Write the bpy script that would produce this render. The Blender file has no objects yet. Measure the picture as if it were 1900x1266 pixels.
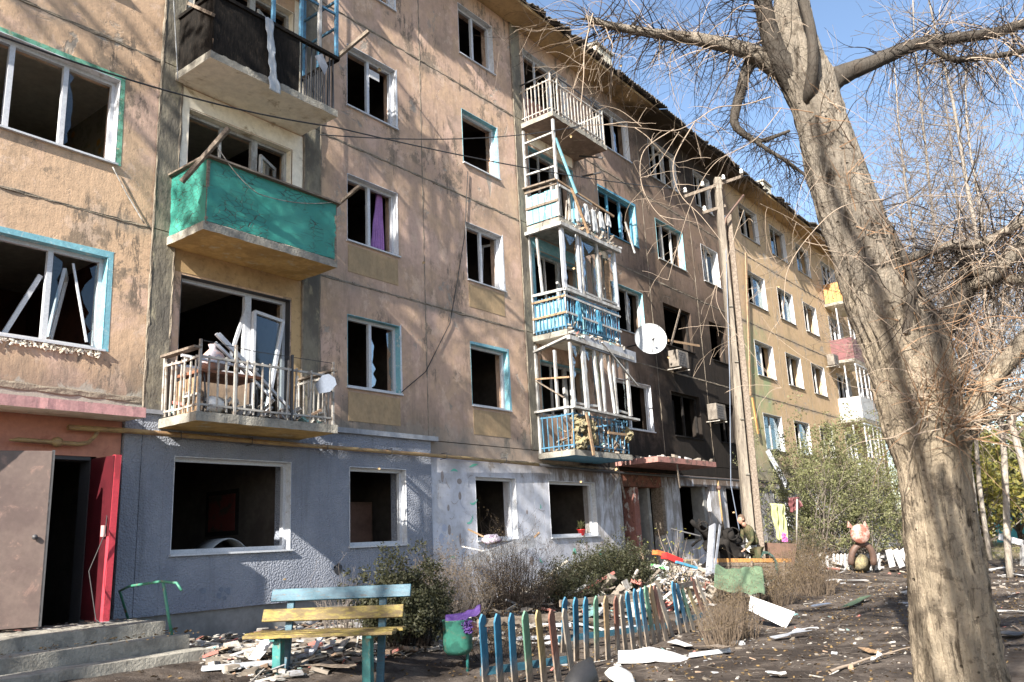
import bpy, math, random
from mathutils import Vector, Matrix, noise
R_ = math.radians
scene = bpy.context.scene
COL = scene.collection
# ---------------------------------------------------------------- camera, world, sun, exposure
CAM_P = Vector((0.0, -11.273, 1.6)); PITCH, YAW, ROLL, FPX = 0.236590, 0.922172, -0.0494148, 1544.35
cp, sp, cy, sy = math.cos(PITCH), math.sin(PITCH), math.cos(YAW), math.sin(YAW)
FW = Vector((sy*cp, cy*cp, sp)); r0 = Vector((cy, -sy, 0)); u0 = r0.cross(FW)
RT = r0*math.cos(ROLL) + u0*math.sin(ROLL); UP = -r0*math.sin(ROLL) + u0*math.cos(ROLL)
cd = bpy.data.cameras.new('camera'); cam = bpy.data.objects.new('camera', cd); COL.objects.link(cam)
cd.sensor_width = 36; cd.lens = FPX/1900*36; cd.clip_end = 2000; cd.clip_start = .05
cam.matrix_world = Matrix(((RT.x, UP.x, -FW.x, CAM_P.x), (RT.y, UP.y, -FW.y, CAM_P.y), (RT.z, UP.z, -FW.z, CAM_P.z), (0, 0, 0, 1)))
scene.camera = cam
SUN_TRAVEL = Vector((4.4, 1.0, -2.75)).normalized()
to_sun = -SUN_TRAVEL
elev = math.asin(to_sun.z); azim = math.atan2(to_sun.x, to_sun.y)
w = bpy.data.worlds.new('World'); scene.world = w; w.use_nodes = True
nt = w.node_tree; bg = nt.nodes['Background']; sk = nt.nodes.new('ShaderNodeTexSky')
sk.sky_type = 'NISHITA'; sk.sun_disc = False; sk.sun_elevation = elev; sk.sun_rotation = azim % (2*math.pi)
sk.air_density = 1.0; sk.dust_density = 1.2; sk.ozone_density = 1.4
nt.links.new(sk.outputs[0], bg.inputs[0]); bg.inputs[1].default_value = 0.08
sd = bpy.data.lights.new('sun', 'SUN'); so = bpy.data.objects.new('sun', sd); COL.objects.link(so)
sd.energy = 5.0; sd.angle = R_(.55); sd.color = (1, .93, .82)
so.rotation_euler = SUN_TRAVEL.to_track_quat('-Z', 'Y').to_euler(); so.location = (0, -20, 30)
scene.view_settings.view_transform = 'Standard'; scene.view_settings.look = 'None'
scene.view_settings.gamma = 1; scene.view_settings.use_curve_mapping = False
scene.view_settings.exposure = 1.78
# ---------------------------------------------------------------- sight lines from photo measurements to places in the world
def ray(x, y):
    v = FW*FPX + RT*(x-950) - UP*(y-633); return v/FPX
def onY(x, y, Y=0.0):
    v = ray(x, y); return CAM_P + v*((Y-CAM_P.y)/v.y)
def onZ(x, y, z):
    v = ray(x, y); return CAM_P + v*((z-CAM_P.z)/v.z)
HD = Vector((sy, cy, 0))
def atH(x, y, h):
    v = ray(x, y); return CAM_P + v*(h/v.dot(HD))
def depth(p): return (Vector(p)-CAM_P).dot(FW)
def atD(x, y, d): return CAM_P + ray(x, y)*d
def sstep(a, b, x):
    t = min(max((x-a)/(b-a), 0), 1); return t*t*(3-2*t)
def gz(x, y):
    z = .45*sstep(-5.0, -1.5, y)
    z *= 1-sstep(46, 56, x)
    return z
def onG(x, y):
    z = 0.0
    for i in range(50):
        p = onZ(x, y, z); z = .5*z+.5*gz(p.x, p.y)
    return Vector((p.x, p.y, z))
# ---------------------------------------------------------------- object helpers
def tag(o, label=None, cat=None, group=None, kind=None):
    if label: o['label'] = label
    if cat: o['category'] = cat
    if group: o['group'] = group
    if kind: o['kind'] = kind
    return o
def thing(name, label, cat, loc=(0, 0, 0), group=None):
    o = bpy.data.objects.new(name, None); COL.objects.link(o); o.location = loc; o.empty_display_size = .2
    return tag(o, label, cat, group)
def wloc(o):
    v = Vector((0, 0, 0))
    while o: v += o.location; o = o.parent
    return v
class MB:
    def __init__(s): s.v = []; s.f = []; s.m = []; s.cur = 0; s.smooth = False; s.sm = []
    def face(s, idx): s.f.append(idx); s.m.append(s.cur); s.sm.append(s.smooth)
    def quad(s, a, b, c, d):
        n = len(s.v); s.v += [tuple(a), tuple(b), tuple(c), tuple(d)]; s.face((n, n+1, n+2, n+3)); return s
    def box(s, x1, x2, y1, y2, z1, z2):
        n = len(s.v)
        s.v += [(x1, y1, z1), (x2, y1, z1), (x2, y2, z1), (x1, y2, z1), (x1, y1, z2), (x2, y1, z2), (x2, y2, z2), (x1, y2, z2)]
        for f in ((0, 3, 2, 1), (4, 5, 6, 7), (0, 1, 5, 4), (1, 2, 6, 5), (2, 3, 7, 6), (3, 0, 4, 7)): s.face(tuple(n+i for i in f))
        return s
    def obox(s, c, ax, ay, az):
        c, ax, ay, az = Vector(c), Vector(ax), Vector(ay), Vector(az); n = len(s.v)
        for k in ((-1, -1, -1), (1, -1, -1), (1, 1, -1), (-1, 1, -1), (-1, -1, 1), (1, -1, 1), (1, 1, 1), (-1, 1, 1)):
            s.v.append(tuple(c+ax*k[0]+ay*k[1]+az*k[2]))
        for f in ((0, 3, 2, 1), (4, 5, 6, 7), (0, 1, 5, 4), (1, 2, 6, 5), (2, 3, 7, 6), (3, 0, 4, 7)): s.face(tuple(n+i for i in f))
        return s
    def bar(s, a, b, w, t, side=None):
        a, b = Vector(a), Vector(b); d = b-a
        if side is None: side = Vector((0, 0, 1)) if abs(d.normalized().z) < .9 else Vector((0, 1, 0))
        side = Vector(side); x = d.cross(side).normalized(); y = x.cross(d).normalized()
        return s.obox((a+b)/2, d/2, x*w/2, y*t/2)
    def prism(s, pts, off):
        n = len(s.v); k = len(pts); off = Vector(off)
        s.v += [tuple(p) for p in pts]+[tuple(Vector(p)+off) for p in pts]
        s.face(tuple(range(n, n+k))[::-1]); s.face(tuple(range(n+k, n+2*k)))
        for i in range(k): j = (i+1) % k; s.face((n+i, n+j, n+k+j, n+k+i))
        return s
    def tube(s, pts, rad, k=6, cap=True):
        pts = [Vector(p) for p in pts]
        if not isinstance(rad, (list, tuple)): rad = [rad]*len(pts)
        m = len(pts); base = len(s.v); up = None
        for i in range(m):
            d = (pts[min(i+1, m-1)]-pts[max(i-1, 0)])
            if d.length < 1e-9: d = Vector((0, 0, 1))
            d.normalize()
            if up is None: up = d.orthogonal().normalized()
            up = (up-d*up.dot(d))
            if up.length < 1e-6: up = d.orthogonal()
            up.normalize(); q = d.cross(up)
            for j in range(k):
                a = 6.28318*j/k; s.v.append(tuple(pts[i]+(up*math.cos(a)+q*math.sin(a))*rad[i]))
        sm = s.smooth; s.smooth = k > 4
        for i in range(m-1):
            for j in range(k):
                a = base+i*k; j2 = (j+1) % k
                s.face((a+j, a+j2, a+k+j2, a+k+j))
        s.smooth = sm
        if cap and k > 3:
            s.face(tuple(range(base, base+k))[::-1]); e = base+(m-1)*k; s.face(tuple(range(e, e+k)))
        return s
    def lathe(s, c, prof, k=20, axis=(0, 0, 1), ref=None):
        ax = Vector(axis).normalized(); u = (Vector(ref) if ref else ax.orthogonal()).normalized(); v = ax.cross(u); base = len(s.v); c = Vector(c)
        for (r, h) in prof:
            for j in range(k):
                a = 6.28318*j/k; s.v.append(tuple(c+ax*h+(u*math.cos(a)+v*math.sin(a))*r))
        sm = s.smooth; s.smooth = True
        for i in range(len(prof)-1):
            for j in range(k):
                a = base+i*k; j2 = (j+1) % k; s.face((a+j, a+j2, a+k+j2, a+k+j))
        s.smooth = sm; return s
    def sheet(s, fn, nu, nv, thick=None):
        base = len(s.v)
        for i in range(nu+1):
            for j in range(nv+1): s.v.append(tuple(fn(i/nu, j/nv)))
        for i in range(nu):
            for j in range(nv):
                a = base+i*(nv+1)+j; s.face((a, a+nv+1, a+nv+2, a+1))
        if thick:
            b2 = len(s.v); t = Vector(thick)
            for q in range(base, b2): s.v.append(tuple(Vector(s.v[q])+t))
            o = b2-base
            for i in range(nu):
                for j in range(nv):
                    a = base+i*(nv+1)+j+o; s.face((a+1, a+nv+2, a+nv+1, a))
            for i in range(nu):
                for a, b in ((base+i*(nv+1), base+(i+1)*(nv+1)), (base+(i+1)*(nv+1)+nv, base+i*(nv+1)+nv)): s.face((b, a, a+o, b+o))
            for j in range(nv):
                for a, b in ((base+j+1, base+j), (base+nu*(nv+1)+j, base+nu*(nv+1)+j+1)): s.face((b, a, a+o, b+o))
        return s
    def build(s, name, mat, parent=None, label=None, kind=None, loc=None, bevel=0):
        me = bpy.data.meshes.new(name); off = wloc(parent) if parent else Vector(loc or (0, 0, 0))
        me.from_pydata([(v[0]-off.x, v[1]-off.y, v[2]-off.z) for v in s.v], [], s.f)
        mats = mat if isinstance(mat, (list, tuple)) else [mat]
        for m_ in mats: me.materials.append(m_)
        if len(mats) > 1: me.polygons.foreach_set('material_index', s.m)
        if any(s.sm): me.polygons.foreach_set('use_smooth', s.sm)
        me.update()
        o = bpy.data.objects.new(name, me); COL.objects.link(o)
        if parent: o.parent = parent
        else: o.location = off
        if bevel:
            b = o.modifiers.new('bevel', 'BEVEL'); b.width = bevel; b.segments = 2; b.limit_method = 'ANGLE'
        if label: o['label'] = label
        if kind: o['kind'] = kind
        return o
def nz(x, y, z=0.0): return noise.noise(Vector((x, y, z)))
def center(o_mb):
    n = len(o_mb.v); return Vector((sum(v[0] for v in o_mb.v)/n, sum(v[1] for v in o_mb.v)/n, min(v[2] for v in o_mb.v)))
def solo(mb, name, mat, label, cat, group=None, bevel=0, kind=None):
    o = mb.build(name, mat, None, loc=center(mb), bevel=bevel); return tag(o, label, cat, group, kind)
# ---------------------------------------------------------------- materials
class T:
    """small node-tree writer"""
    def __init__(s, name):
        s.mat = bpy.data.materials.new(name); s.mat.use_nodes = True; s.t = s.mat.node_tree; s.n = s.t.nodes
        s.b = s.n['Principled BSDF']; s.out = s.n['Material Output']
    def node(s, typ, **kw):
        nd = s.n.new('ShaderNode'+typ)
        for k, v in kw.items(): setattr(nd, k, v)
        return nd
    def put(s, sock, v):
        if hasattr(v, 'is_output') or isinstance(v, bpy.types.NodeSocket): s.t.links.new(v, sock)
        elif isinstance(v, (tuple, list)) and len(v) == 3 and sock.type == 'RGBA': sock.default_value = (*v, 1)
        else: sock.default_value = v
    def pos(s): return s.node('NewGeometry').outputs['Position']
    def obj(s): return s.node('TexCoord').outputs['Object']
    def sep(s, v):
        nd = s.node('SeparateXYZ'); s.put(nd.inputs[0], v); return nd.outputs
    def scl(s, v, k, o=(0, 0, 0)):
        nd = s.node('Mapping'); s.put(nd.inputs['Vector'], v); nd.inputs['Scale'].default_value = k; nd.inputs['Location'].default_value = o; return nd.outputs[0]
    def noise(s, v, scale=1, det=5, rough=.6, dist=0):
        nd = s.node('TexNoise'); s.put(nd.inputs['Vector'], v); nd.inputs['Scale'].default_value = scale
        nd.inputs['Detail'].default_value = det; nd.inputs['Roughness'].default_value = rough; nd.inputs['Distortion'].default_value = dist; return nd.outputs[0]
    def vor(s, v, scale=1, feat='F1', out=0):
        nd = s.node('TexVoronoi'); nd.feature = feat; s.put(nd.inputs['Vector'], v); nd.inputs['Scale'].default_value = scale; return nd.outputs[out]
    def math(s, op, a, b=0, clamp=False):
        nd = s.node('Math', operation=op); nd.use_clamp = clamp; s.put(nd.inputs[0], a); s.put(nd.inputs[1], b); return nd.outputs[0]
    def ss(s, v, a, b, lo=0., hi=1.):
        nd = s.node('MapRange'); nd.interpolation_type = 'SMOOTHSTEP'; s.put(nd.inputs[0], v)
        for i, q in enumerate((a, b, lo, hi)): nd.inputs[i+1].default_value = q
        return nd.outputs[0]
    def mix(s, fac, a, b, mode='MIX'):
        nd = s.node('Mix', data_type='RGBA', blend_type=mode); s.put(nd.inputs[0], fac); s.put(nd.inputs[6], a); s.put(nd.inputs[7], b); return nd.outputs[2]
    def fin(s, col, rough=.85, bump=None, bs=.3, bd=.01, **kw):
        s.put(s.b.inputs['Base Color'], col); s.put(s.b.inputs['Roughness'], rough)
        if bump is not None:
            nd = s.node('Bump'); nd.inputs['Strength'].default_value = bs; nd.inputs['Distance'].default_value = bd
            s.put(nd.inputs['Height'], bump); s.t.links.new(nd.outputs[0], s.b.inputs['Normal'])
        if isinstance(rough, float) and rough >= .85: s.b.inputs['Specular IOR Level'].default_value = .12
        for k, v in kw.items(): s.put(s.b.inputs[k.replace('_', ' ')], v)
        return s.mat
def worn(name, c1, c2, scale=3., thr=(.5, .62), rough=.8, stretch=(1, 1, 1), bump=.4, bd=.006, c3=None, world=True, fine=22., metal=0):
    t = T(name); p = t.scl(t.pos() if world else t.obj(), stretch); n = t.noise(p, scale, 8, .68); f = t.noise(p, scale*fine/3, 4, .6)
    col = t.mix(t.ss(n, *thr), c1, c2)
    if c3: col = t.mix(t.math('MULTIPLY', t.ss(t.noise(p, scale*2.3, 5, .7, .5), .55, .68), .85), col, c3)
    col = t.mix(t.ss(f, .3, .75, 0, .35), col, tuple(q*.45 for q in c1))
    h = t.math('ADD', f, t.math('MULTIPLY', n, .7))
    return t.fin(col, rough, h, bump, bd, Metallic=metal)
def plain(name, c, rough=.7, **kw):
    return worn(name, c, tuple(q*.72 for q in c), 4., (.45, .7), rough, **kw)
M = {}
def facade_material():
    t = T('facade_plaster'); P = t.pos(); X, Y, Z = t.sep(P)
    n1 = t.noise(P, .7, 7, .62, .4); n2 = t.noise(t.scl(P, (1, 1, .8), (7, 3, 1)), 2.1, 9, .7, .6)
    st = t.noise(t.scl(P, (2.6, 2.6, .5)), 1.5, 9, .72, .3); st2 = t.noise(t.scl(P, (9, 9, .8), (3, 0, 9)), 1.3, 8, .7, .3)
    fine = t.noise(P, 38, 5, .6); med = t.noise(P, 9, 6, .65)
    tan, brown, pink = (.53, .37, .25), (.44, .31, .24), (.56, .395, .325)
    yel, grn = (.46, .34, .20), (.27, .34, .19)
    xw = t.math('ADD', X, t.math('MULTIPLY', t.math('SUBTRACT', n1, .5), 2.2))
    zb = t.math('MULTIPLY', t.ss(xw, 8.6, 9.8), t.ss(xw, 29, 30.5, 1, 0))
    base = t.mix(t.math('MULTIPLY', zb, t.ss(n2, .36, .58, .35, 1)), tan, brown)
    base = t.mix(t.ss(n1, .5, .64, 0, .8), base, pink)
    base = t.mix(t.math('MULTIPLY', t.ss(st, .54, .66), .3), base, (.20, .16, .125))
    base = t.mix(t.math('MULTIPLY', t.ss(st2, .57, .7), .5), base, (.6, .45, .31))
    pa = t.ss(t.noise(t.scl(P, (1, 1, .75), (11, 0, 2)), 1.5, 12, .74, .25), .515, .56); pb = t.ss(t.noise(t.scl(P, (1, 1, .7), (5, 0, 8)), 2.3, 12, .76, .2), .55, .585)
    macro = t.ss(t.noise(t.scl(P, (1, 1, 1), (3, 3, 13)), .55, 3, .5, .6), .46, .58); base = t.mix(t.math('MULTIPLY', t.math('MULTIPLY', pa, .75), t.ss(macro, 0, 1, .25, 1)), base, (.17, .14, .11)); base = t.mix(t.math('MULTIPLY', pb, .55), base, (.60, .45, .35))
    dr = t.ss(t.noise(t.scl(P, (3.4, 3.4, .75), (2, 9, 4)), 1.6, 12, .8, .15), .54, .59); base = t.mix(t.math('MULTIPLY', dr, t.ss(macro, 0, 1, .15, .85)), base, (.12, .10, .082))
    sc = t.ss(t.noise(t.scl(P, (16, 16, 1.1), (8, 1, 4)), 1.5, 10, .8, .1), .56, .62); base = t.mix(t.math('MULTIPLY', sc, t.ss(macro, 0, 1, .12, .5)), base, (.15, .12, .095))
    far = t.ss(X, 28.6, 29.0)
    gm = t.math('MULTIPLY', t.ss(X, 28.5, 28.6), t.math('MULTIPLY', t.ss(xw, 30.8, 31.6, 1, 0), t.ss(t.math('ADD', Z, t.math('MULTIPLY', n2, 3)), 9.5, 11.5, 1, 0)))
    base = t.mix(t.math('MULTIPLY', far, t.ss(n2, .3, .6, .95, .55)), base, yel)
    base = t.mix(t.math('MULTIPLY', gm, t.ss(n2, .35, .55, .95, .35)), base, grn)
    # patches lost to bare cement, hairline dirt at panel joints
    jz = t.math('ABSOLUTE', t.math('SUBTRACT', t.math('MODULO', t.math('ADD', Z, 2.0-.0), 2.8), 1.4))   # 1.4 at joints
    jw = t.ss(t.math('ADD', jz, t.math('MULTIPLY', t.math('SUBTRACT', n2, .5), .5)), 1.22, 1.42)
    base = t.mix(t.math('MULTIPLY', jw, t.ss(n1, .4, .6, .15, .75)), base, (.235, .215, .19))
    bare = t.math('MULTIPLY', t.ss(t.noise(t.scl(P, (1, 1, 1), (31, 7, 3)), 1.3, 8, .66, .8), .60, .655), .8)
    base = t.mix(bare, base, (.30, .28, .25))
    dirt = t.ss(med, .4, .7, 0, .22)
    base = t.mix(dirt, base, (.16, .125, .10))
    # grime band above the ground floor
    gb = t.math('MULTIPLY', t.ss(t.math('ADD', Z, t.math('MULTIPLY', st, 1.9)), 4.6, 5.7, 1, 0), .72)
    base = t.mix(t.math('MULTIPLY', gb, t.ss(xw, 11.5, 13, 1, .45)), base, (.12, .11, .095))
    cem = t.ss(t.math('ADD', Z, t.math('MULTIPLY', n2, 1.1)), 4.38, 4.46, 1, 0); base = t.mix(t.math('MULTIPLY', cem, t.ss(X, 6.1, 6.2, .95, .25)), base, (.30, .285, .25))
    # soot of the fire in the middle flats
    sx = t.math('ADD', X, t.math('MULTIPLY', t.math('SUBTRACT', n1, .5), 5.0))
    sz = t.math('ADD', Z, t.math('MULTIPLY', t.math('SUBTRACT', n2, .5), 3.0))
    so_ = t.math('MULTIPLY', t.ss(sx, 17.5, 21.6), t.ss(X, 28.55, 28.65, 1, 0))
    lowm = t.ss(sz, 6.0, 12.0, 1.0, .82); soot = t.math('MULTIPLY', so_, lowm)
    core = t.math('MULTIPLY', t.math('MULTIPLY', t.ss(sx, 20.2, 22.8), t.ss(X, 28.55, 28.62, 1, 0)), t.ss(sz, 6.8, 10.6, 1, .2))
    low = t.math('MULTIPLY', t.math('MULTIPLY', t.ss(sx, 16.2, 18.2), t.ss(sx, 27.5, 28.8, 1, 0)), t.ss(sz, 3.9, 5.1, 1, 0))
    top = t.math('MULTIPLY', t.math('MULTIPLY', t.ss(sx, 20.5, 23.5), t.ss(sx, 27.5, 30, 1, 0)), t.ss(sz, 12.2, 13.8, 0, .95))
    base = t.mix(t.math('MULTIPLY', soot, .8), base, (.07, .05, .038))
    k = t.math('MAXIMUM', t.math('MAXIMUM', core, low), top)
    base = t.mix(t.math('MULTIPLY', k, t.ss(st, .25, .6, 1, .9)), base, (.013, .012, .0115))
    h = t.math('ADD', t.math('MULTIPLY', fine, .35), t.math('ADD', t.math('MULTIPLY', med, .7), t.math('SUBTRACT', t.math('MULTIPLY', st2, .35), bare)))
    return t.fin(base, .93, h, .75, .012)
M['facade'] = facade_material()
def dash_material():
    t = T('grey_pebbledash'); P = t.pos(); v = t.vor(P, 34); f = t.noise(P, 60, 4, .6); n = t.noise(P, 1.1, 7, .65, .4); s_ = t.noise(t.scl(P, (4, 4, .5)), 1.2, 6, .65)
    c = t.mix(t.ss(n, .35, .68), (.21, .23, .28), (.29, .31, .36)); c = t.mix(t.ss(s_, .52, .7, 0, .55), c, (.15, .16, .18))
    c = t.mix(t.ss(v, .15, .6, .0, .25), c, (.16, .17, .2))
    return t.fin(c, .95, t.math('SUBTRACT', f, t.math('MULTIPLY', v, 1.5)), .9, .012)
M['dash'] = dash_material()
def white_wall():
    t = T('whitewashed_wall'); P = t.pos(); X, Y, Z = t.sep(P); n = t.noise(P, 1.6, 8, .68, .5); s_ = t.noise(t.scl(P, (2.6, 2.6, .8)), 1.4, 9, .72, .4); m_ = t.noise(P, 11, 6, .66)
    c = t.mix(t.ss(n, .4, .66), (.56, .575, .64), (.44, .445, .48))
    c = t.mix(t.math('MULTIPLY', t.ss(n, .62, .65), .8), c, (.27, .25, .24))
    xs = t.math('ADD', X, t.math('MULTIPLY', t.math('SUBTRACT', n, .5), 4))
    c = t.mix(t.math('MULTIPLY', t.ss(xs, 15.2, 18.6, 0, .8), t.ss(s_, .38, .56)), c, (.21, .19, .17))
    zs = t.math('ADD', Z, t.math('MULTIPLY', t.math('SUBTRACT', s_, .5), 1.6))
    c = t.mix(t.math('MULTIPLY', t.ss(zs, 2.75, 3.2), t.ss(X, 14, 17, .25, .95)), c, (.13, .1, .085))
    c = t.mix(t.math('MULTIPLY', t.ss(m_, .5, .72), .35), c, (.3, .29, .28))
    return t.fin(c, .9, t.math('ADD', m_, s_), .5, .01)
M['white_wall'] = white_wall()
M['orange'] = worn('orange_paint', (.50, .22, .15), (.42, .18, .12), 1.5, (.4, .65), .7, c3=(.36, .13, .09))
M['concrete'] = worn('raw_concrete', (.30, .285, .25), (.19, .18, .16), 4, (.42, .62), .92, bump=.9, bd=.015)
M['plinth'] = worn('plinth_cement', (.25, .25, .245), (.17, .17, .165), 1.6, (.4, .65), .93)
M['strip'] = worn('weathered_cement_strip', (.21, .19, .15), (.12, .11, .095), 1.6, (.42, .58), .92, (1.2, 1.2, .6), .9, .015, c3=(.30, .27, .19))
M['mortar'] = worn('joint_mortar', (.25, .215, .17), (.16, .135, .11), 5, (.4, .6), .95, bump=1, bd=.01)
def soffit_material():
    t = T('eave_soffit'); P = t.pos(); X = t.sep(P)[0]; n = t.noise(P, .9, 8, .68); f = t.noise(P, 12, 5, .6)
    c = t.mix(t.ss(n, .42, .62), (.46, .32, .17), (.32, .22, .12)); c = t.mix(t.math('MULTIPLY', t.ss(f, .5, .7), .5), c, (.2, .14, .08)); xs = t.math('ADD', X, t.math('MULTIPLY', t.math('SUBTRACT', n, .5), 7))
    return t.fin(t.mix(t.math('MULTIPLY', t.ss(xs, 19, 22.5), t.ss(xs, 29, 32, .93, 0)), c, (.02, .017, .015)), .9, f, .4, .01)
M['soffit'] = soffit_material()
M['slab_white'] = worn('slab_whitewash', (.86, .80, .68), (.70, .62, .48), 1.1, (.5, .66), .9, c3=(.34, .26, .15))
M['slab_ochre'] = worn('slab_ochre', (.58, .40, .16), (.40, .27, .11), 1.8, (.4, .6), .9, c3=(.52, .49, .36))
M['pink'] = worn('pink_canopy_paint', (.50, .27, .27), (.38, .22, .22), 4, (.4, .62), .85, c3=(.2, .16, .15))
M['slate'] = worn('asbestos_slate', (.13, .125, .12), (.07, .07, .068), 2, (.4, .6), .95)
M['brickwhite'] = worn('chimney_whitewash', (.68, .64, .53), (.5, .45, .36), 3, (.5, .7), .9)
M['pvc'] = worn('white_window_plastic', (.52, .54, .58), (.40, .41, .44), 6, (.55, .72), .4, bump=.1, bd=.002)
M['oldwhite'] = worn('flaking_white_paint', (.42, .43, .43), (.26, .25, .24), 5, (.44, .56), .7, (1, 1, .5), .6, .006, c3=(.16, .12, .09))
M['lightblue'] = worn('light_blue_paint', (.20, .44, .52), (.15, .35, .43), 3, (.4, .65), .6, c3=(.6, .62, .6))
M['skyblue'] = worn('flaking_blue_paint', (.06, .25, .38), (.04, .18, .30), 4, (.4, .6), .6, (3, 3, .6), .5, .005, c3=(.25, .19, .13))
M['bluebar'] = worn('blue_metal_paint', (.07, .20, .32), (.05, .13, .22), 9, (.4, .6), .5, c3=(.09, .055, .04))
M['green_sheet'] = None
M['reveal'] = worn('white_reveal_paint', (.60, .63, .68), (.46, .46, .47), 3, (.5, .68), .8, c3=(.36, .33, .3))
M['reveal_green'] = worn('green_reveal_paint', (.16, .42, .30), (.06, .16, .10), 6, (.45, .6), .8, c3=(.5, .36, .25))
M['soot'] = worn('soot_black', (.014, .013, .013), (.03, .027, .025), 3, (.4, .7), .95)
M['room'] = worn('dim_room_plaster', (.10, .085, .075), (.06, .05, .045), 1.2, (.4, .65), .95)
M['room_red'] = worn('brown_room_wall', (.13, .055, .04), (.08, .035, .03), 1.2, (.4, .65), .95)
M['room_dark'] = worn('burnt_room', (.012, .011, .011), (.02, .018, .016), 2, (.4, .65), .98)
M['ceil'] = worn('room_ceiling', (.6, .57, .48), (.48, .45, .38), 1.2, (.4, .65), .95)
M['pipe'] = worn('yellow_gas_pipe', (.36, .25, .11), (.22, .13, .07), 5, (.42, .62), .6, (1, 4, 4), .4, .004, c3=(.10, .06, .04))
M['rail'] = worn('greyish_white_rail', (.36, .345, .32), (.20, .16, .13), 9, (.5, .6), .6, bump=.3, bd=.003)
M['wood'] = worn('bare_wood', (.33, .22, .13), (.20, .13, .08), 3, (.4, .6), .8, (.8, 6, 6), .5, .006)
M['greywood'] = worn('grey_weathered_wood', (.24, .20, .165), (.13, .105, .085), 3, (.4, .6), .85, (1, 8, 8), .6, .006)
M['newwood'] = worn('fresh_orange_boards', (.58, .30, .10), (.40, .19, .06), 3, (.4, .6), .7, (8, 8, .8), .3, .004)
M['blackpanel'] = worn('charred_panel', (.014, .012, .011), (.007, .0065, .006), 3, (.4, .6), .9, (9, 9, 1.2), .9, .01, c3=(.045, .034, .026))
M['brown_door'] = worn('brown_door_skin', (.115, .085, .075), (.085, .06, .055), 2, (.4, .65), .42, bump=.12, bd=.003, c3=(.2, .13, .11))
M['red_door'] = worn('shade_darkened_red_paint', (.07, .007, .012), (.05, .005, .009), 4, (.4, .62), .45, bump=.2, bd=.003)  # door red darkened to stand in for shade on the leaf
M['black'] = plain('black_cable', (.02, .02, .022), .6)
M['dark'] = plain('dark_metal', (.045, .045, .05), .55)
M['teal'] = worn('teal_bench_paint', (.03, .19, .18), (.02, .12, .12), 5, (.4, .6), .55, c3=(.18, .16, .1))
M['benchblue'] = worn('bench_blue_paint', (.028, .105, .155), (.02, .07, .11), 4, (.4, .6), .55, (1, 1, 5), .6, .005, c3=(.06, .045, .035))
M['benchyellow'] = worn('bench_yellow_paint', (.26, .20, .045), (.13, .09, .035), 3, (.42, .56), .6, (2.2, 2.2, 9), .8, .006, c3=(.09, .05, .03))
M['green_pipe'] = worn('green_handrail_paint', (.04, .19, .13), (.05, .20, .14), 6, (.4, .6), .5, c3=(.30, .10, .06))
M['bin'] = worn('worn_green_bin_paint', (.04, .19, .145), (.02, .10, .08), 5, (.45, .55), .55, c3=(.20, .12, .07), fine=14)
M['purple'] = plain('purple_cloth', (.07, .03, .17), .7)
M['pole'] = worn('pole_concrete', (.24, .21, .175), (.15, .13, .11), 3, (.4, .6), .93, (3, 3, .5), .8, .012, c3=(.07, .06, .05))
M['polewhite'] = worn('whitewash_on_pole', (.55, .54, .50), (.36, .34, .3), 5, (.5, .64), .9)
M['porcelain'] = plain('porcelain', (.8, .8, .78), .25)
M['dish'] = worn('dish_metal', (.42, .44, .46), (.36, .38, .4), 2, (.4, .7), .4, bump=.08, bd=.002)
M['dishblue'] = plain('blue_grey_panel', (.15, .18, .24), .55)
M['bluegrey'] = worn('aluminium_strip', (.30, .32, .36), (.2, .21, .24), 3, (.4, .6), .45)
M['white'] = worn('white_sheet', (.50, .50, .51), (.40, .40, .40), 2, (.5, .7), .5, bump=.12, bd=.003)
M['ac'] = worn('sooty_ac_casing', (.20, .175, .15), (.11, .095, .08), 4, (.4, .6), .7)
M['wool'] = worn('mineral_wool', (.32, .27, .15), (.18, .16, .11), 8, (.4, .6), 1, bump=1, bd=.03)
M['camo'] = worn('camouflage_cloth', (.05, .055, .03), (.10, .085, .05), 9, (.48, .52), .9, bump=.2, c3=(.025, .028, .018))
M['skin'] = plain('skin', (.34, .19, .135), .6)
M['hair'] = plain('brown_hair', (.09, .055, .035), .8)
M['jean'] = plain('dark_trousers', (.035, .04, .055), .9)
M['shirt'] = plain('navy_shirt', (.06, .075, .11), .9)
M['turq'] = worn('turquoise_fence_paint', (.10, .45, .42), (.08, .36, .36), 1, (.4, .6), .7)
M['maroon'] = worn('maroon_sheet', (.17, .06, .065), (.12, .045, .05), 3, (.4, .6), .5)
M['greencloth'] = worn('faded_green_tarpaulin', (.10, .15, .09), (.06, .10, .06), 3, (.4, .6), .8)
M['limecloth'] = plain('pale_lime_cloth', (.44, .47, .24), .9)
M['lilac'] = plain('lilac_curtain', (.42, .22, .52), .9)
M['pinkc'] = plain('magenta_cloth', (.60, .16, .42), .9)
M['rust'] = worn('rusty_sheet_steel', (.13, .075, .055), (.08, .05, .04), 3, (.4, .6), .6)
M['orangeplastic'] = plain('orange_red_plastic', (.75, .16, .05), .4)
M['redplastic'] = plain('red_plastic', (.6, .03, .03), .35)
M['tyre_red'] = worn('red_painted_metal', (.22, .085, .06), (.42, .30, .26), 5, (.42, .56), .6)
M['glass'] = None
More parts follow.
